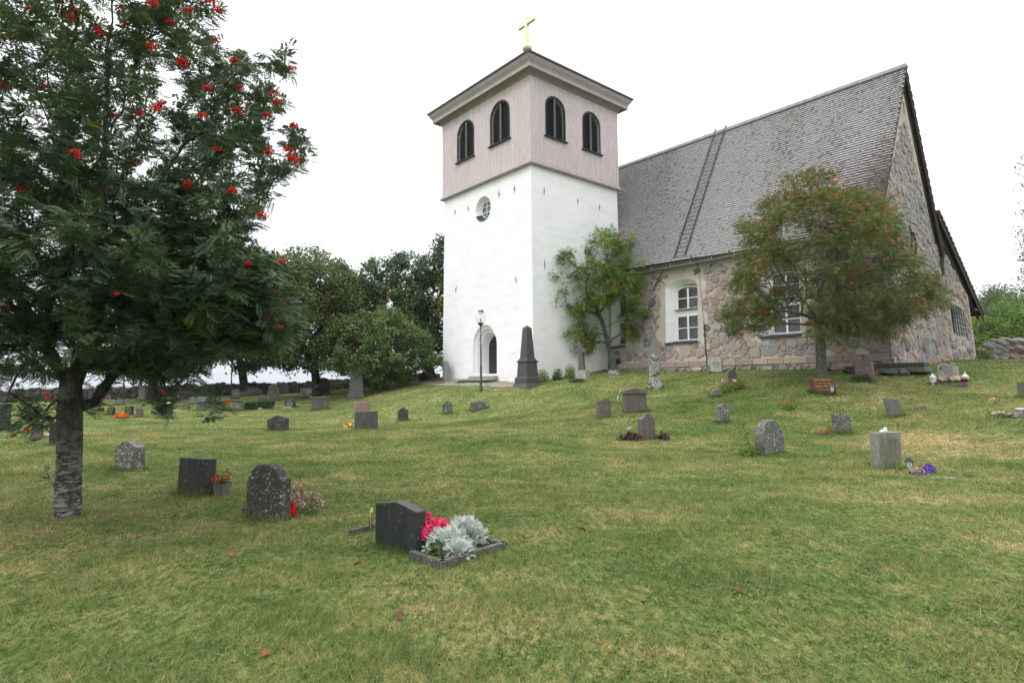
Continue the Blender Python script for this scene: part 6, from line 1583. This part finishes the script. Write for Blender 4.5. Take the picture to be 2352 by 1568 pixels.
# far shore beyond the lake
b = MB(); us = np.linspace(-4200, 1500, 240); V = []
for i, x in enumerate(us):
    h = 9+9*abs(math.sin(i*.09))+4*math.sin(i*.31)+4*rw_.random(); V += [(x, 3300+150*math.sin(i*.05), -16), (x, 3330+150*math.sin(i*.05), -14+max(6, h)), (x, 3900, -14)]
b.add(V, [(i*3+k, (i+1)*3+k, (i+1)*3+k+1, i*3+k+1) for i in range(len(us)-1) for k in (0, 1)])
t = NT('far_woods'); t.col(t.mix(t.mr(t.noise(t.pos((1,1,2)), .03, 4), .4, .6), (.07,.10,.07), (.13,.15,.09))); t.rough(1, 0); M_FAR = t.mat
tag(b.build('hills', M_FAR), 'low wooded shore on the horizon', 'hills', kind='structure')
b = MB(); xs = np.concatenate([rw_.uniform(-330, -40, 70), rw_.uniform(-640,-330,50)])
for x in xs:
    y = 560+rw_.uniform(-30, 60); h = rw_.uniform(5, 12)*(1.25 if -170 < x < -60 else .8); b.blob((x, y, -14+h*.55), (h*.45, h*.45, h*.5), sub=2, rough=.35)
    b.tube([(x, y, -15), (x, y, -14+h*.3)], .3, 4)
tag(b.build('wood', M_FAR), 'far-off trees on the near shore of the lake', 'wood', kind='stuff')

# ================================================================== flowers and small plants
fl = np.random.default_rng(99)
def petal_mat(name, c, var=.25):
    if name in _mc: return _mc[name]
    t = NT(name); a = t.attr(); s_ = t.n('ShaderNodeSeparateColor'); t.l(a, s_.inputs[0]); c = np.array(c)
    t.col(t.mix(s_.outputs[0], tuple(c*(1-var)), tuple(np.minimum(1, c*(1+var))))); t.rough(.6, .2)
    tr = t.n('ShaderNodeBsdfTranslucent'); t.l(t.p.inputs['Base Color'].links[0].from_socket, tr.inputs[0]); mx = t.n('ShaderNodeMixShader'); mx.inputs[0].default_value = .3
    t.l(t.p.outputs[0], mx.inputs[1]); t.l(tr.outputs[0], mx.inputs[2]); t.l(mx.outputs[0], t.out.inputs[0]); _mc[name] = t.mat; return t.mat
M_GLEAF = leaf_mat('garden_leaves', (.035,.075,.020), (.105,.170,.050), .25, .5, .3)
M_SILV = leaf_mat('silver_leaves', (.40,.45,.43), (.68,.73,.71), .15, .8, .1)
M_HEUC = leaf_mat('purple_leaves', (.030,.008,.012), (.085,.018,.028), .15, .4, .4)
M_YGL = leaf_mat('yellow_green_leaves', (.13,.18,.04), (.30,.36,.11), .3, .5, .3)
def plant(name, label, cat, x, y, rx, h, leafm, nleaf, lsize, petal=None, nfl=0, fsize=.02, stems=False, group=None, fl_top=.6, p=None, ry=None, flh=1.0, aspect=.55, parent=None, pet5=True):
    if p is None: p = place(x, y)
    s = ((p-EYE)@fwd)/FPX; Rx = rx*s; H = h*s; Ry = Rx if ry is None else ry*s
    th = thing(name, label, cat, p, group)
    def dome(n, lo=0.0, hi=1.0, shell=.5):
        d = fl.normal(0, 1, (n, 3)); d[:, 2] = np.abs(d[:, 2]); d = unit(d); r_ = (shell+(1-shell)*fl.random(n))[:, None]
        q = d*r_; q[:, 2] = lo+(hi-lo)*q[:, 2]; return p + q*np.array([Rx, Ry, H]), d
    O, d = dome(nleaf, 0.02, .92, .25); cc = np.stack([np.clip(fl.normal(.45, .25, nleaf), 0, 1), (fl.random(nleaf) < .03)*.6, np.zeros(nleaf)], 1)
    V, c = simple_leaves(O, fl, lsize, d, .3, aspect, cc); np_mesh('foliage', V, 4, leafm, c, th)
    if stems:
        b = MB()
        for i in range(12): a = fl.uniform(0, 6.28); q = p+np.array([math.cos(a)*Rx*.7, math.sin(a)*Ry*.7, H*fl.uniform(.7,1.)]); b.tube([p+np.array([math.cos(a)*Rx*.1, math.sin(a)*Ry*.1, 0]), q], .003, 4)
        b.build('stem', M_GLEAF, th)
    if petal is not None and nfl:
        O, d = dome(nfl, fl_top, flh, .85); k = 5; V = []; C = []
        nrm = unit(d+fl.normal(0, .4, (nfl, 3))); a_ = unit(np.cross(nrm, fl.normal(0, 1, (nfl, 3)))); b_ = np.cross(nrm, a_); sz = (fsize*fl.uniform(.75, 1.25, nfl))[:, None]
        for j in range(k):
            an = 2*math.pi*j/k; e = a_*math.cos(an)+b_*math.sin(an); f_ = np.cross(nrm, e)
            V.append(np.stack([O, O+e*sz*.55+f_*sz*.38+nrm*sz*.15, O+e*sz+nrm*sz*.25, O+e*sz*.55-f_*sz*.38+nrm*sz*.15], 1)); C.append(np.stack([fl.random(nfl)]*3, 1))
        np_mesh('blossom', np.concatenate(V), 4, petal, np.concatenate(C), th)
    return th
P_PINK = petal_mat('pink_petals', (.80,.06,.16)); P_RED = petal_mat('red_petals', (.62,.008,.010)); P_LPINK = petal_mat('light_pink_petals', (.72,.30,.48)); P_YEL = petal_mat('yellow_petals', (.85,.52,.02))
P_ORA = petal_mat('orange_petals', (.80,.16,.015)); P_WHITE = petal_mat('white_petals', (.82,.82,.80), .05); P_BLUE = petal_mat('blue_petals', (.12,.04,.50)); P_SALM = petal_mat('salmon_petals', (.78,.40,.33)); P_CREAM = petal_mat('cream_petals', (.85,.75,.42)); P_PALEP = petal_mat('pale_pink_petals', (.75,.55,.52), .1)
# the flower bed behind the black gravestone
_, p, t, n, Z, s, W, H, fr = st1
A_ = place(1016, 1306); B_ = place(1156, 1258); e1 = (B_-A_); e1[2] = 0; Lk = np.linalg.norm(e1); e1 /= Lk; e2 = (place(950,1283)-A_)*[1,1,0]; e2 /= np.linalg.norm(e2)
D_ = A_+e2*1.15; gz0 = A_[2]; kb = thing('grave_kerb', 'rough concrete kerb framing the pink and silver flower bed', 'kerb', A_)
M_KERB = stone('kerb_concrete', (.105,.100,.088), .45, .7, (.30,.31,.24), .3)
for q0, q1 in ((A_, B_), (B_, B_+e2*1.15), (A_, A_+e2*.47), (A_+e2*1.15+e1*.16, B_+e2*1.15)):
    dd = (q1-q0)*[1,1,0]; L_k = np.linalg.norm(dd); u_ = dd/L_k; c_ = (q0+q1)/2; c_[2] = gz0+.008
    b = MB(); b.box(c_, (L_k+.06, .065, .15), [u_, np.array([-u_[1], u_[0], 0]), ZU]); b.build('kerb_stone', M_KERB, kb, bevel=.008)
b = MB(); V = []
for i in range(9):
    for j in range(7): q_ = A_+e1*(.03+(Lk-.05)*i/8)+e2*(.03+(.42 if i < 2 else 1.08)*j/6); V.append((q_[0], q_[1], gz0+.035+.02*fl.random()))
b.add(V, [(i*7+j, (i+1)*7+j, (i+1)*7+j+1, i*7+j+1) for i in range(8) for j in range(6)]); t_ = NT('soil'); t_.col((.022,.017,.013)); t_.bump(t_.noise(t_.pos(), 60, 3), .8, .02); b.build('soil', t_.mat, kb)
def bed(u, v): q_ = A_+e1*u+e2*v; q_[2] = gz0+.05; return q_
plant('begonia', 'bright pink begonias crowding against the black gravestone', 'flower', 0, 0, 30, 78, M_GLEAF, 300, .05, P_PINK, 330, .024, p=bed(Lk*.30, .62), ry=34, fl_top=.3)
plant('begonia', 'second clump of bright pink begonias sloping down into the silver foliage', 'flower', 0, 0, 30, 56, M_GLEAF, 240, .05, P_PINK, 250, .024, p=bed(Lk*.52, .58), ry=34, fl_top=.35)
def silver(label, p, R_, H_, n_):
    th = thing('silver_ragwort', label, 'plant', p); n = n_; d = fl.normal(0, 1, (n, 3)); d[:, 2] = np.abs(d[:, 2])+.1; d = unit(d); O = p + d*np.array([R_, R_, H_])*fl.uniform(.3, .95, (n, 1)); d = unit(d+fl.normal(0, .45, (n, 3)))
    V, c = compound_leaves(O, d*[1,1,1.2], fl.uniform(.045, .08, n), fl, 5, .40, .25, .5, np.stack([np.clip(fl.normal(.55,.25,n),0,1), np.zeros(n), np.zeros(n)], 1)); np_mesh('foliage', V, 4, M_SILV, c, th); return th
silver('large frosty silver ragwort at the far end of the kerbed bed', bed(Lk*.78, .42), .24, .25, 900)
silver('low frosty silver ragwort beside the begonias in the kerbed bed', bed(Lk*.42, .34), .24, .20, 700)
silver('small silver ragwort spilling over the kerb', bed(Lk*.36, .10), .13, .12, 200)
plant('green_plant', 'leafy green shoot at the near corner of the kerbed bed', 'plant', 0, 0, 24, 44, M_GLEAF, 90, .06, p=bed(Lk*.10, .22))
rs_ = plant('rose_stem', 'single cream double flower on a thin stem left of the black gravestone', 'flower', 851, 1222, 6, 40, M_GLEAF, 22, .03, None, 0, stems=True)
q_ = place(851, 1222); b = MB(); zt_ = at(851, 1171, q_[1])
for k in range(5): b.blob(zt_+fl.normal(0, .012, 3), (.018,.018,.014), sub=1, rough=.1)
b.tube([q_, zt_-ZU*.01], .003, 4); b.build('blossom', P_CREAM, rs_, True)
kl = place(805, 1230); kr = place(858, 1216); dd = (kr-kl)*[1,1,0]; L_k = np.linalg.norm(dd); u_ = dd/L_k; b = MB(); b.box((kl+kr)/2+ZU*.02, (L_k, .07, .10), [u_, np.array([-u_[1], u_[0], 0]), ZU])
tag(b.build('grave_kerb', M_KERB, None, loc=kl, bevel=.008), 'short length of concrete kerb left of the black gravestone', 'kerb')
# behind the round topped stone
plant('begonia', 'deep red begonias at the edge of the dark round topped gravestone', 'flower', 667, 1190, 13, 36, M_GLEAF, 90, .04, P_RED, 110, .028, fl_top=.2)
plant('nemesia', 'airy pink flowers beside the dark round topped gravestone', 'flower', 714, 1182, 32, 56, M_GLEAF, 420, .028, P_LPINK, 64, .016, stems=True, fl_top=.3)
plant('nemesia', 'pale pink flowers rising just behind the edge of the dark round topped gravestone', 'flower', 683, 1172, 20, 62, M_GLEAF, 200, .026, P_LPINK, 50, .015, stems=True, fl_top=.4)
plant('bellflower', 'pale blue flowers left of the dark round topped gravestone', 'flower', 561, 1180, 14, 26, M_GLEAF, 120, .022, petal_mat('pale_blue_petals', (.25,.27,.55)), 26, .012, stems=True, fl_top=.3)
# flower pot
p, t, n, Z, s = frame_at(502, 1141, 0); pot = thing('flower_pot', 'grey ribbed clay pot beside the leaning dark gravestone', 'pot', p)
t_ = NT('pot_clay'); t_.col(t_.mix(t_.mr(t_.noise(t_.pos((8,8,.6)), 4, 3), .4, .6), (.20,.185,.165), (.11,.10,.09))); b = MB(); p = p+np.array([0,.12,0]); b.lathe(p, [(17*s,-.02),(20*s,28*s),(20.5*s,29*s),(19*s,29*s),(18*s,25*s),(.01,24*s)], 20); b.build('body', t_.mat, pot, True)
plant('geranium', 'red geranium growing in the clay pot', 'flower', 0, 0, 21, 26, M_GLEAF, 150, .045, P_RED, 22, .026, p=p+ZU*26*s, stems=True, fl_top=.4, flh=1.5)
# others
plant('marigold', 'yellow marigolds at the left foot of the broad dark grey gravestone', 'flower', 803, 983, 13, 11, M_GLEAF, 60, .05, P_YEL, 22, .06, fl_top=.3)
plant('marigold', 'single orange flower at the foot of the low wide gravestone', 'flower', 1080, 943, 4, 6, M_GLEAF, 20, .05, P_ORA, 5, .06)
plant('flower_bed', 'orange flower bed in front of the two gold lettered stones', 'flower bed', 280, 960, 17, 11, M_GLEAF, 260, .07, P_ORA, 120, .055, fl_top=.2, ry=10)
plant('flower_bed', 'small red flowers left of the round topped gold lettered stone', 'flower bed', 240, 952, 12, 5, M_GLEAF, 120, .06, P_RED, 22, .04)
plant('garden_shrub', 'low green shrub left of the small dark stone', 'shrub', 212, 952, 18, 12, M_GLEAF, 420, .07)
plant('climbing_rose', 'thin rose bush with sparse leaves in front of the narrow pale stone', 'shrub', 233, 932, 8, 34, M_GLEAF, 70, .06, stems=True)
plant('flower_bed', 'purple flowers before the pink stone by the wall', 'flower bed', 240, 917, 12, 4, M_GLEAF, 60, .06, petal_mat('purple_petals', (.50,.14,.50)), 40, .05, fl_top=.3)
plant('flower_bed', 'white flowers before the table like stone', 'flower bed', 412, 917, 12, 8, M_GLEAF, 60, .06, P_WHITE, 30, .045, fl_top=.2)
plant('flower_bed', 'pink and white flowers behind the leaning slab near the rowan trunk', 'flower bed', 105, 1003, 18, 7, M_GLEAF, 140, .04, P_PALEP, 40, .03)
silver('silvery lamb ears mat left of the small black gravestone', place(628, 937), .42, .14, 150); silver('silvery mat right below the small black gravestone', place(660, 938), .38, .10, 110); silver('tiny silvery tuft at the left hedge', place(597, 941), .14, .12, 40)
for x, y, wx, lb in ((581, 940, 34, 'clipped box hedge, the left one of two small hedges'), (610, 938, 36, 'clipped box hedge nearer the small black gravestone')):
    p = place(x, y); s = ((p-EYE)@fwd)/FPX; n_ = 3200; th = thing('box_hedge', lb, 'hedge', p, 'clipped box hedges')
    q = fl.uniform(-1, 1, (n_, 3)); ax_ = fl.integers(0, 3, n_); q[np.arange(n_), ax_] = np.sign(q[np.arange(n_), ax_])*fl.uniform(.9, 1, n_); q = q/np.maximum(1, (np.abs(q)**6).sum(1, keepdims=True)**(1/6))
    O = p + q*np.array([wx*s/2, .32, 9.5*s])+ZU*9*s; V, c = simple_leaves(O, fl, .05, unit(q), .2); np_mesh('foliage', V, 4, M_GLEAF, c, th)
    b = MB(); b.box(p+ZU*8*s, (wx*s*.86, .5, 15*s)); b.build('dark_inside', plain('hedge_inside', (.012,.02,.008), 1, 0), th)  # one solid dark box fills the hedge behind its leaves
plant('heuchera', 'dark purple heuchera left of the curved top gravestone', 'plant', 1449, 1012, 33, 22, M_HEUC, 420, .085, aspect=.9, ry=24)
plant('heuchera', 'dark purple heuchera right of the curved top gravestone', 'plant', 1522, 1008, 17, 18, M_HEUC, 130, .08, aspect=.9)
p = place(1445, 1006); q_ = at(1446, 985, p[1]+.1); bd = thing('bird_figure', 'small stone bird with yellow cap above the purple heuchera', 'figurine', q_)
b = MB(); b.blob(q_, (.075,.05,.05), rough=.05); b.blob(q_+np.array([.035,0,.05]), (.035,.03,.03), rough=0); b.tube([q_+np.array([-.05,0,0]), q_+np.array([-.11,0,.02])], [.03,.01], 6); b.tube([q_-ZU*.2, q_], .012, 5); b.build('body', M_BIRD, bd, True)
b = MB(); b.blob(q_+np.array([.035,0,.068]), (.028,.026,.016), rough=0); b.build('cap', P_YEL, bd, True)
plant('anemone', 'white anemones on thin stems left of the capped gravestone', 'flower', 1430, 944, 13, 48, M_GLEAF, 60, .05, P_WHITE, 11, .05, stems=True, fl_top=.55)
plant('sedum', 'pale pink flowering sedum around the grey oval stone', 'plant', 1670, 898, 24, 28, M_YGL, 1100, .07, P_SALM, 40, .035, fl_top=.7, stems=True)
plant('sedum', 'darker green sedum clump right of the grey oval stone', 'plant', 1698, 893, 19, 26, M_YGL, 700, .07, P_SALM, 18, .035, fl_top=.75, stems=True)
plant('green_plant', 'mat of small green leaves at the foot of the big oval gravestone', 'plant', 1800, 1048, 42, 9, M_BRIGHT, 600, .04, ry=30)
plant('green_plant', 'tangle of bright weeds left of the big oval gravestone', 'plant', 1718, 1046, 30, 18, M_BRIGHT, 420, .06)
def stalk(name, label, x, y, ytop, xt, mat_, leafm, heads, n_=26, hc=None):
    p = place(x, y); q_ = at(xt, ytop, p[1]); th = thing(name, label, 'plant', p); b = MB(); b.tube([p, (p+q_)/2+np.array([.02,0,0]), q_], [.012,.009,.005], 5); b.build('stem', mat_, th)
    f = fl.random(n_)**1.4; O = p+(q_-p)*f[:, None]; D = fl.normal(0, 1, (n_, 3))*[1,1,.3]; V, c = compound_leaves(O, D, (.20*(1-f*.75)), fl, 4, .4, .5, .5); np_mesh('foliage', V, 4, leafm, c, th)
    b = MB()
    for k in range(heads): a = fl.uniform(0, 6.28); r_ = fl.uniform(.02, .07); e = q_+np.array([math.cos(a)*r_, math.sin(a)*r_, fl.uniform(-.03,.05)]); b.tube([q_-ZU*.08, e], .003, 4); b.blob(e, (.022,.022,.012 if hc else .02), sub=1, rough=.1)
    b.build('seed_head', hc or mat_, th); return th
stalk('thistle', 'tall thistle with grey seed heads left of the big oval gravestone', 1727, 1046, 976, 1706, M_GLEAF, M_BRIGHT, 6, 60)
stalk('dock_plant', 'rust coloured dry umbel plant at the lichened square gravestone', 1915, 990, 937, 1908, plain('rust_stem', (.20,.06,.02), .8), leaf_mat('rust_leaves', (.14,.035,.015), (.26,.10,.03)), 5, 16, plain('rust_umbel', (.22,.08,.03), .9))
plant('flower_bed', 'crimson flowers left of the lichened square gravestone', 'flower bed', 1892, 998, 18, 7, M_GLEAF, 120, .04, petal_mat('crimson_petals', (.45,.03,.10)), 22, .03)
plant('garden_shrub', 'small light green shrub with a few red blossoms in the right lawn', 'shrub', 1812, 941, 20, 24, M_BRIGHT, 420, .06, P_RED, 5, .035)
plant('garden_shrub', 'dark low shrub against the mauve gravestone', 'shrub', 1980, 876, 32, 24, M_GLEAF, 800, .06, ry=14)
plant('garden_shrub', 'yellowish little box shrub beside the concrete gravestone', 'shrub', 2066, 1078, 17, 26, M_YGL, 260, .028)
plant('lobelia', 'deep violet blue lobelia right of the black solar lantern', 'flower', 2134, 1088, 14, 24, M_GLEAF, 90, .02, P_BLUE, 170, .016, fl_top=.1)
plant('lobelia', 'thin blue lobelia strand mixed with salmon blossoms', 'flower', 2112, 1092, 14, 11, M_GLEAF, 60, .02, P_BLUE, 40, .015, fl_top=.1)
plant('begonia', 'small salmon pink begonias in front of the lobelia', 'flower', 2108, 1090, 13, 16, M_GLEAF, 30, .025, P_SALM, 9, .035)
p = place(2155, 1097); b = MB(); b.box(p-ZU*.012, (.50,.20,.05), [np.array([.96,-.28,0]), np.array([.28,.96,0]), ZU]); tag(b.build('stone_slab', S_CONC, None, loc=p, bevel=.01), 'flat pale stone sunk in the grass right of the lobelia', 'slab')
# heron grave
_, p, t, n, Z, s, W, H, fr = st59
q_ = p+n*.22; b = MB(); q_[2] = G(q_[0], q_[1]); b.box(q_-ZU*.0, (1.25, .34, .14), [t, n, ZU]); hp = thing('grave_kerb', 'flat grey stone tray holding bouquets before the heron gravestone', 'kerb', p); b.build('slab', S_GREY, hp, bevel=.01)
for du, rx, h, pm, nf, lb in ((-.52, 7, 11, P_YEL, 26, 'golden yellow bouquet at the left of the heron gravestone'), (0, 19, 15, P_PALEP, 46, 'pale pink chrysanthemum dome before the heron gravestone'), (.42, 9, 15, P_CREAM, 26, 'pale yellow bouquet at the right of the heron gravestone'), (.68, 8, 8, petal_mat('wine_petals', (.25,.03,.09)), 30, 'wine red flowers at the right end of the stone tray')):
    plant('bouquet', lb, 'flower', 0, 0, rx, h, M_GLEAF, 120, .05, pm, nf, .055, p=q_+t*du*.8+ZU*.06, fl_top=.4, group=None)
# bed on the right edge
plant('flower_bed', 'straggly plants with small yellow flowers at the right edge bed', 'flower bed', 2312, 958, 26, 16, M_GLEAF, 240, .045, P_YEL, 12, .022, stems=True)
plant('rose_stem', 'lone pink rose with a few leaves above the right edge bed', 'flower', 2288, 930, 12, 18, M_GLEAF, 30, .035, P_SALM, 5, .05, stems=True)
plant('begonia', 'pink blossoms cut by the right edge beside the silver lamp', 'flower', 2356, 956, 10, 22, M_GLEAF, 60, .04, petal_mat('rose_petals', (.72,.22,.32)), 24, .045, fl_top=.5)
for x, y, sz, lb in ((2296, 951, (.42,.26,.05), 'rough pale stone at the left end of the right edge bed'), (2322, 954, (.36,.2,.05), 'second rough pale stone of the right edge bed'), (2345, 959, (.5,.10,.09), 'grey kerb piece under the silver lamp')):
    p = place(x, y); b = MB(); b.blob(p+ZU*.03, (sz[0]/2, sz[1]/2, sz[2]), rough=.2); tag(b.build('kerb_stone', S_LIGHT if sz[1] > .15 else S_GREY, None, loc=p), lb, 'stone')
# shrubs by the obelisk and beyond
for x, y, rx, h, lb, n_ in ((1246, 873, 18, 34, 'yellowish green shrub directly right of the obelisk', 1100), (1281, 871, 14, 32, 'bright round shrub, middle one of three by the tower', 800), (1310, 870, 17, 36, 'olive shrub left of the stone cross', 1000)):
    plant('garden_shrub', lb, 'shrub', 0, 0, rx, h, M_YGL if n_ != 800 else M_GLEAF, n_, .09, p=(lambda q: np.array([q[0], q[1], G(q[0], q[1])]))(at(x, y, 32.2)), group='low shrubs between the obelisk and the stone cross')
plant('juniper', 'low spreading juniper in front of the stone cross', 'shrub', 1326, 876, 24, 9, M_GLEAF, 700, .07, ry=14)
p = at(2265, 832, 34.5); p[2] = G(p[0], p[1]); plant('fern', 'bright green fern like bush at the foot of the boulder wall', 'shrub', 0, 0, 20, 40, M_BRIGHT, 700, .11, p=p)
# ================================================================== grass, weeds, fallen leaves
rg_ = np.random.default_rng(1234)
def blades(n, rmin, rmax, pw, azm, hscale, seed):
    r = np.random.default_rng(seed); u = r.random(n)
    k = 2-pw; rr = (rmin**k + u*(rmax**k-rmin**k))**(1/k); az = r.uniform(-azm, azm, n)
    return np.stack([rr*np.sin(az), rr*np.cos(az)], 1), r
def make_blades(XY, r, hmul=1.0, tall=None):
    n = len(XY); z = gz(XY[:, 0], XY[:, 1]); P = np.column_stack([XY, z-.004]); dist = np.hypot(XY[:, 0], XY[:, 1])
    tuft = .75+.5*(np.sin(XY[:, 0]*2.3+np.sin(XY[:, 1]*1.7)*2)*np.sin(XY[:, 1]*2.9+XY[:, 0]))
    h = r.uniform(.022, .070, n)*hmul*np.clip(tuft, .6, 1.25)
    if tall is not None: h = h*tall
    wd = np.maximum(.0026, .00055*dist)*r.uniform(.7, 1.3, n)
    a = r.uniform(0, 2*np.pi, n); side = np.stack([np.cos(a), np.sin(a), np.zeros(n)], 1)
    la = r.uniform(0, 2*np.pi, n); ln = r.uniform(.2, 1.5, n)*h; lean = np.stack([np.cos(la)*ln, np.sin(la)*ln, h], 1)
    V = np.stack([P-side*wd[:, None], P+side*wd[:, None], P+lean], 1)
    c = np.zeros((n, 3)); c[:, 0] = np.clip(r.normal(.5, .36, n), 0, 1); return V, c
parts = []; cols = []
XY, r = blades(640000, 1.5, 26, 1.45, R(50), 1, 1); V, c = make_blades(XY, r); parts.append(V); cols.append(c)
XY, r = blades(230000, 12, 46, 1.3, R(48), 1, 2); V, c = make_blades(XY, r, 1.15); parts.append(V); cols.append(c)
# longer grass round the stones where the mower does not reach
for (p, t, n, W, T) in STONES:
    k = int(420*W/.8); u = rg_.uniform(-W/2-.07, W/2+.07, k); e = np.abs(rg_.normal(0, .05, k)); fr_ = rg_.random(k) < .6
    XY = p[:2] + t[:2]*u[:, None] + n[:2]*np.where(fr_, e+.005, -T-e)[:, None]
    V, c = make_blades(XY, rg_, 2.7); c[:, 0] *= .7; c[:, 1] = .35*(rg_.random(k) < .6); parts.append(V); cols.append(c)
tb2 = rowan.location; a = rg_.uniform(0, 6.28, 700); rr = .17+np.abs(rg_.normal(0, .06, 700)); V, c = make_blades(np.stack([tb2[0]+rr*np.cos(a), tb2[1]+rr*np.sin(a)], 1), rg_, 2.0); parts.append(V); cols.append(c)
for _ in range(420):                                        # scattered coarser tufts
    d_ = 2.0+rg_.random()**1.5*16; az = rg_.uniform(-.8, .8); k = rg_.integers(14, 46); XY = np.array([d_*math.sin(az), d_*math.cos(az)])+rg_.normal(0, rg_.uniform(.03,.12), (k, 2))
    V, c = make_blades(XY, rg_, 1.9); c[:, 0] = np.clip(c[:, 0]*.7, 0, 1); c[:, 1] = .4; parts.append(V); cols.append(c)
V = np.concatenate(parts); c = np.concatenate(cols)
keepm = ~((np.abs((V[:, 0]-T0)@d1-WA/2) < WA/2+.1) & (((V[:, 0]-T0)@d2) > -.9) & (((V[:, 0]-T0)@d2) < WB))
V, c = V[keepm], c[keepm]
tag(np_mesh('grass', V.reshape(-1, 3), 3, M_BLADE, c), 'short mown grass blades with longer fringes round the stones', 'grass', kind='stuff')
# clover, yarrow and silverweed in the turf
O = []; C_ = []
for _ in range(900):
    d_ = 2.0+rg_.random()**1.3*20; az = rg_.uniform(-.82, .82)
    if rg_.random() < .45: az = abs(az)
    R_ = rg_.uniform(.06, .34)*(1+.02*d_); k = int(rg_.uniform(25, 90)*(R_/.2)); q = rg_.normal(0, R_*.6, (k, 2))*[1.2, .9]+[d_*math.sin(az), d_*math.cos(az)]
    O.append(np.column_stack([q, gz(q[:, 0], q[:, 1])+rg_.uniform(.008, .034, k)])); C_.append(np.full(k, rg_.uniform(.1, .9)))
O = np.concatenate(O); C_ = np.concatenate(C_); n = len(O)
M_WEED = leaf_mat('turf_weeds', (.055,.115,.028), (.165,.250,.070), .2, .55, .3)
V, c = simple_leaves(O, rg_, .024, None, 1.1, .8, np.stack([np.clip(C_+rg_.normal(0, .18, n), 0, 1), np.zeros(n), np.zeros(n)], 1))
tag(np_mesh('weeds', V, 4, M_WEED, c), 'low leafy weeds growing in patches through the turf', 'ground cover', kind='stuff')
# fallen leaves
LC = [plain('leaf_rust', (.26,.07,.03), .7), plain('leaf_brown', (.16,.06,.035), .7), plain('leaf_yellow', (.50,.36,.06), .7), plain('leaf_tan', (.30,.17,.10), .7)]
lmes = []
for i, m_ in enumerate(LC):
    b = MB(); L = .05; V = []; 
    for k in range(6): f = k/5; w_ = .021*math.sin(math.pi*min(.97, f*.9+.07)); zc_ = .012*math.sin(f*3)*(1+i*.4); V += [(-w_, f*L, zc_+.010), (0, f*L, zc_), (w_, f*L, zc_+.008+.004*i)]
    b.add(V, [(k*3+j, k*3+j+1, k*3+j+4, k*3+j+3) for k in range(5) for j in (0, 1)]); o = b.build('fallen_leaf', m_, None, True, loc=(0,0,0)); lmes.append(o.data); bpy.data.objects.remove(o)
spots = [(1345,1228),(2300,1212),(1998,1320),(1188,1240),(1170,1248),(1640,1222),(2035,1085),(2110,1072),(2145,1010),(2205,1012),(2240,1055),(2088,1052),(2065,1090),(2180,1095),(2250,1120),(2002,1090),(1860,1105),(1905,1030),(1790,1140),(2020,1015),
         (2270,1065),(2320,1080),(2300,1020),(2160,985),(2240,985),(100,1170),(130,1240),(215,1265),(335,1215),(240,1225),(180,1275),(60,1270),(395,1190),(520,1280),(830,1300),(960,1330),(930,1420),(1200,1290),(1480,1395),(1700,1370),(1390,1500),(620,1500),(1060,1560),(1430,1160),(985,1135),(890,1165),(2225,1230),(2140,1240),(2330,1130),(1560,1120)]
for i, (x, y) in enumerate(spots):
    p = place(x, y); col_ = 2 if i in (1, 18) else int(rg_.integers(0, 4)) if i % 5 == 0 else int(rg_.integers(0, 2))
    o = bpy.data.objects.new('fallen_leaf', lmes[col_]); COL.objects.link(o); o.location = (p[0], p[1], p[2]+.022)
    o.rotation_euler = (rg_.uniform(-.5,.5), rg_.uniform(-.5,.5), rg_.uniform(0, 6.28)); s = rg_.uniform(.8, 1.5)*(1.3 if i == 0 else 1); o.scale = (s, s, s)
    lab = {2: 'yellowed leaf fallen on the lawn', 3: 'tan dry leaf fallen on the lawn', 0: 'rust red leaf fallen on the lawn', 1: 'dark brown leaf fallen on the lawn'}[col_]
    tag(o, lab, 'leaf', lab.replace('leaf', 'leaves'))
# ================================================================== the air
b = MB(); b.box((-100, 1600, 4), (9400, 5400, 56)); t = NT('haze'); t.t.nodes.remove(t.p)
pv = t.n('ShaderNodeVolumePrincipled'); pv.inputs['Color'].default_value = (.88,.93,1,1); pv.inputs['Density'].default_value = .00022; pv.inputs['Anisotropy'].default_value = .1
t.l(pv.outputs[0], t.out.inputs[1]); h_ = b.build('haze', t.mat); tag(h_, 'faint pale haze over lake and far shore', 'haze', kind='stuff')
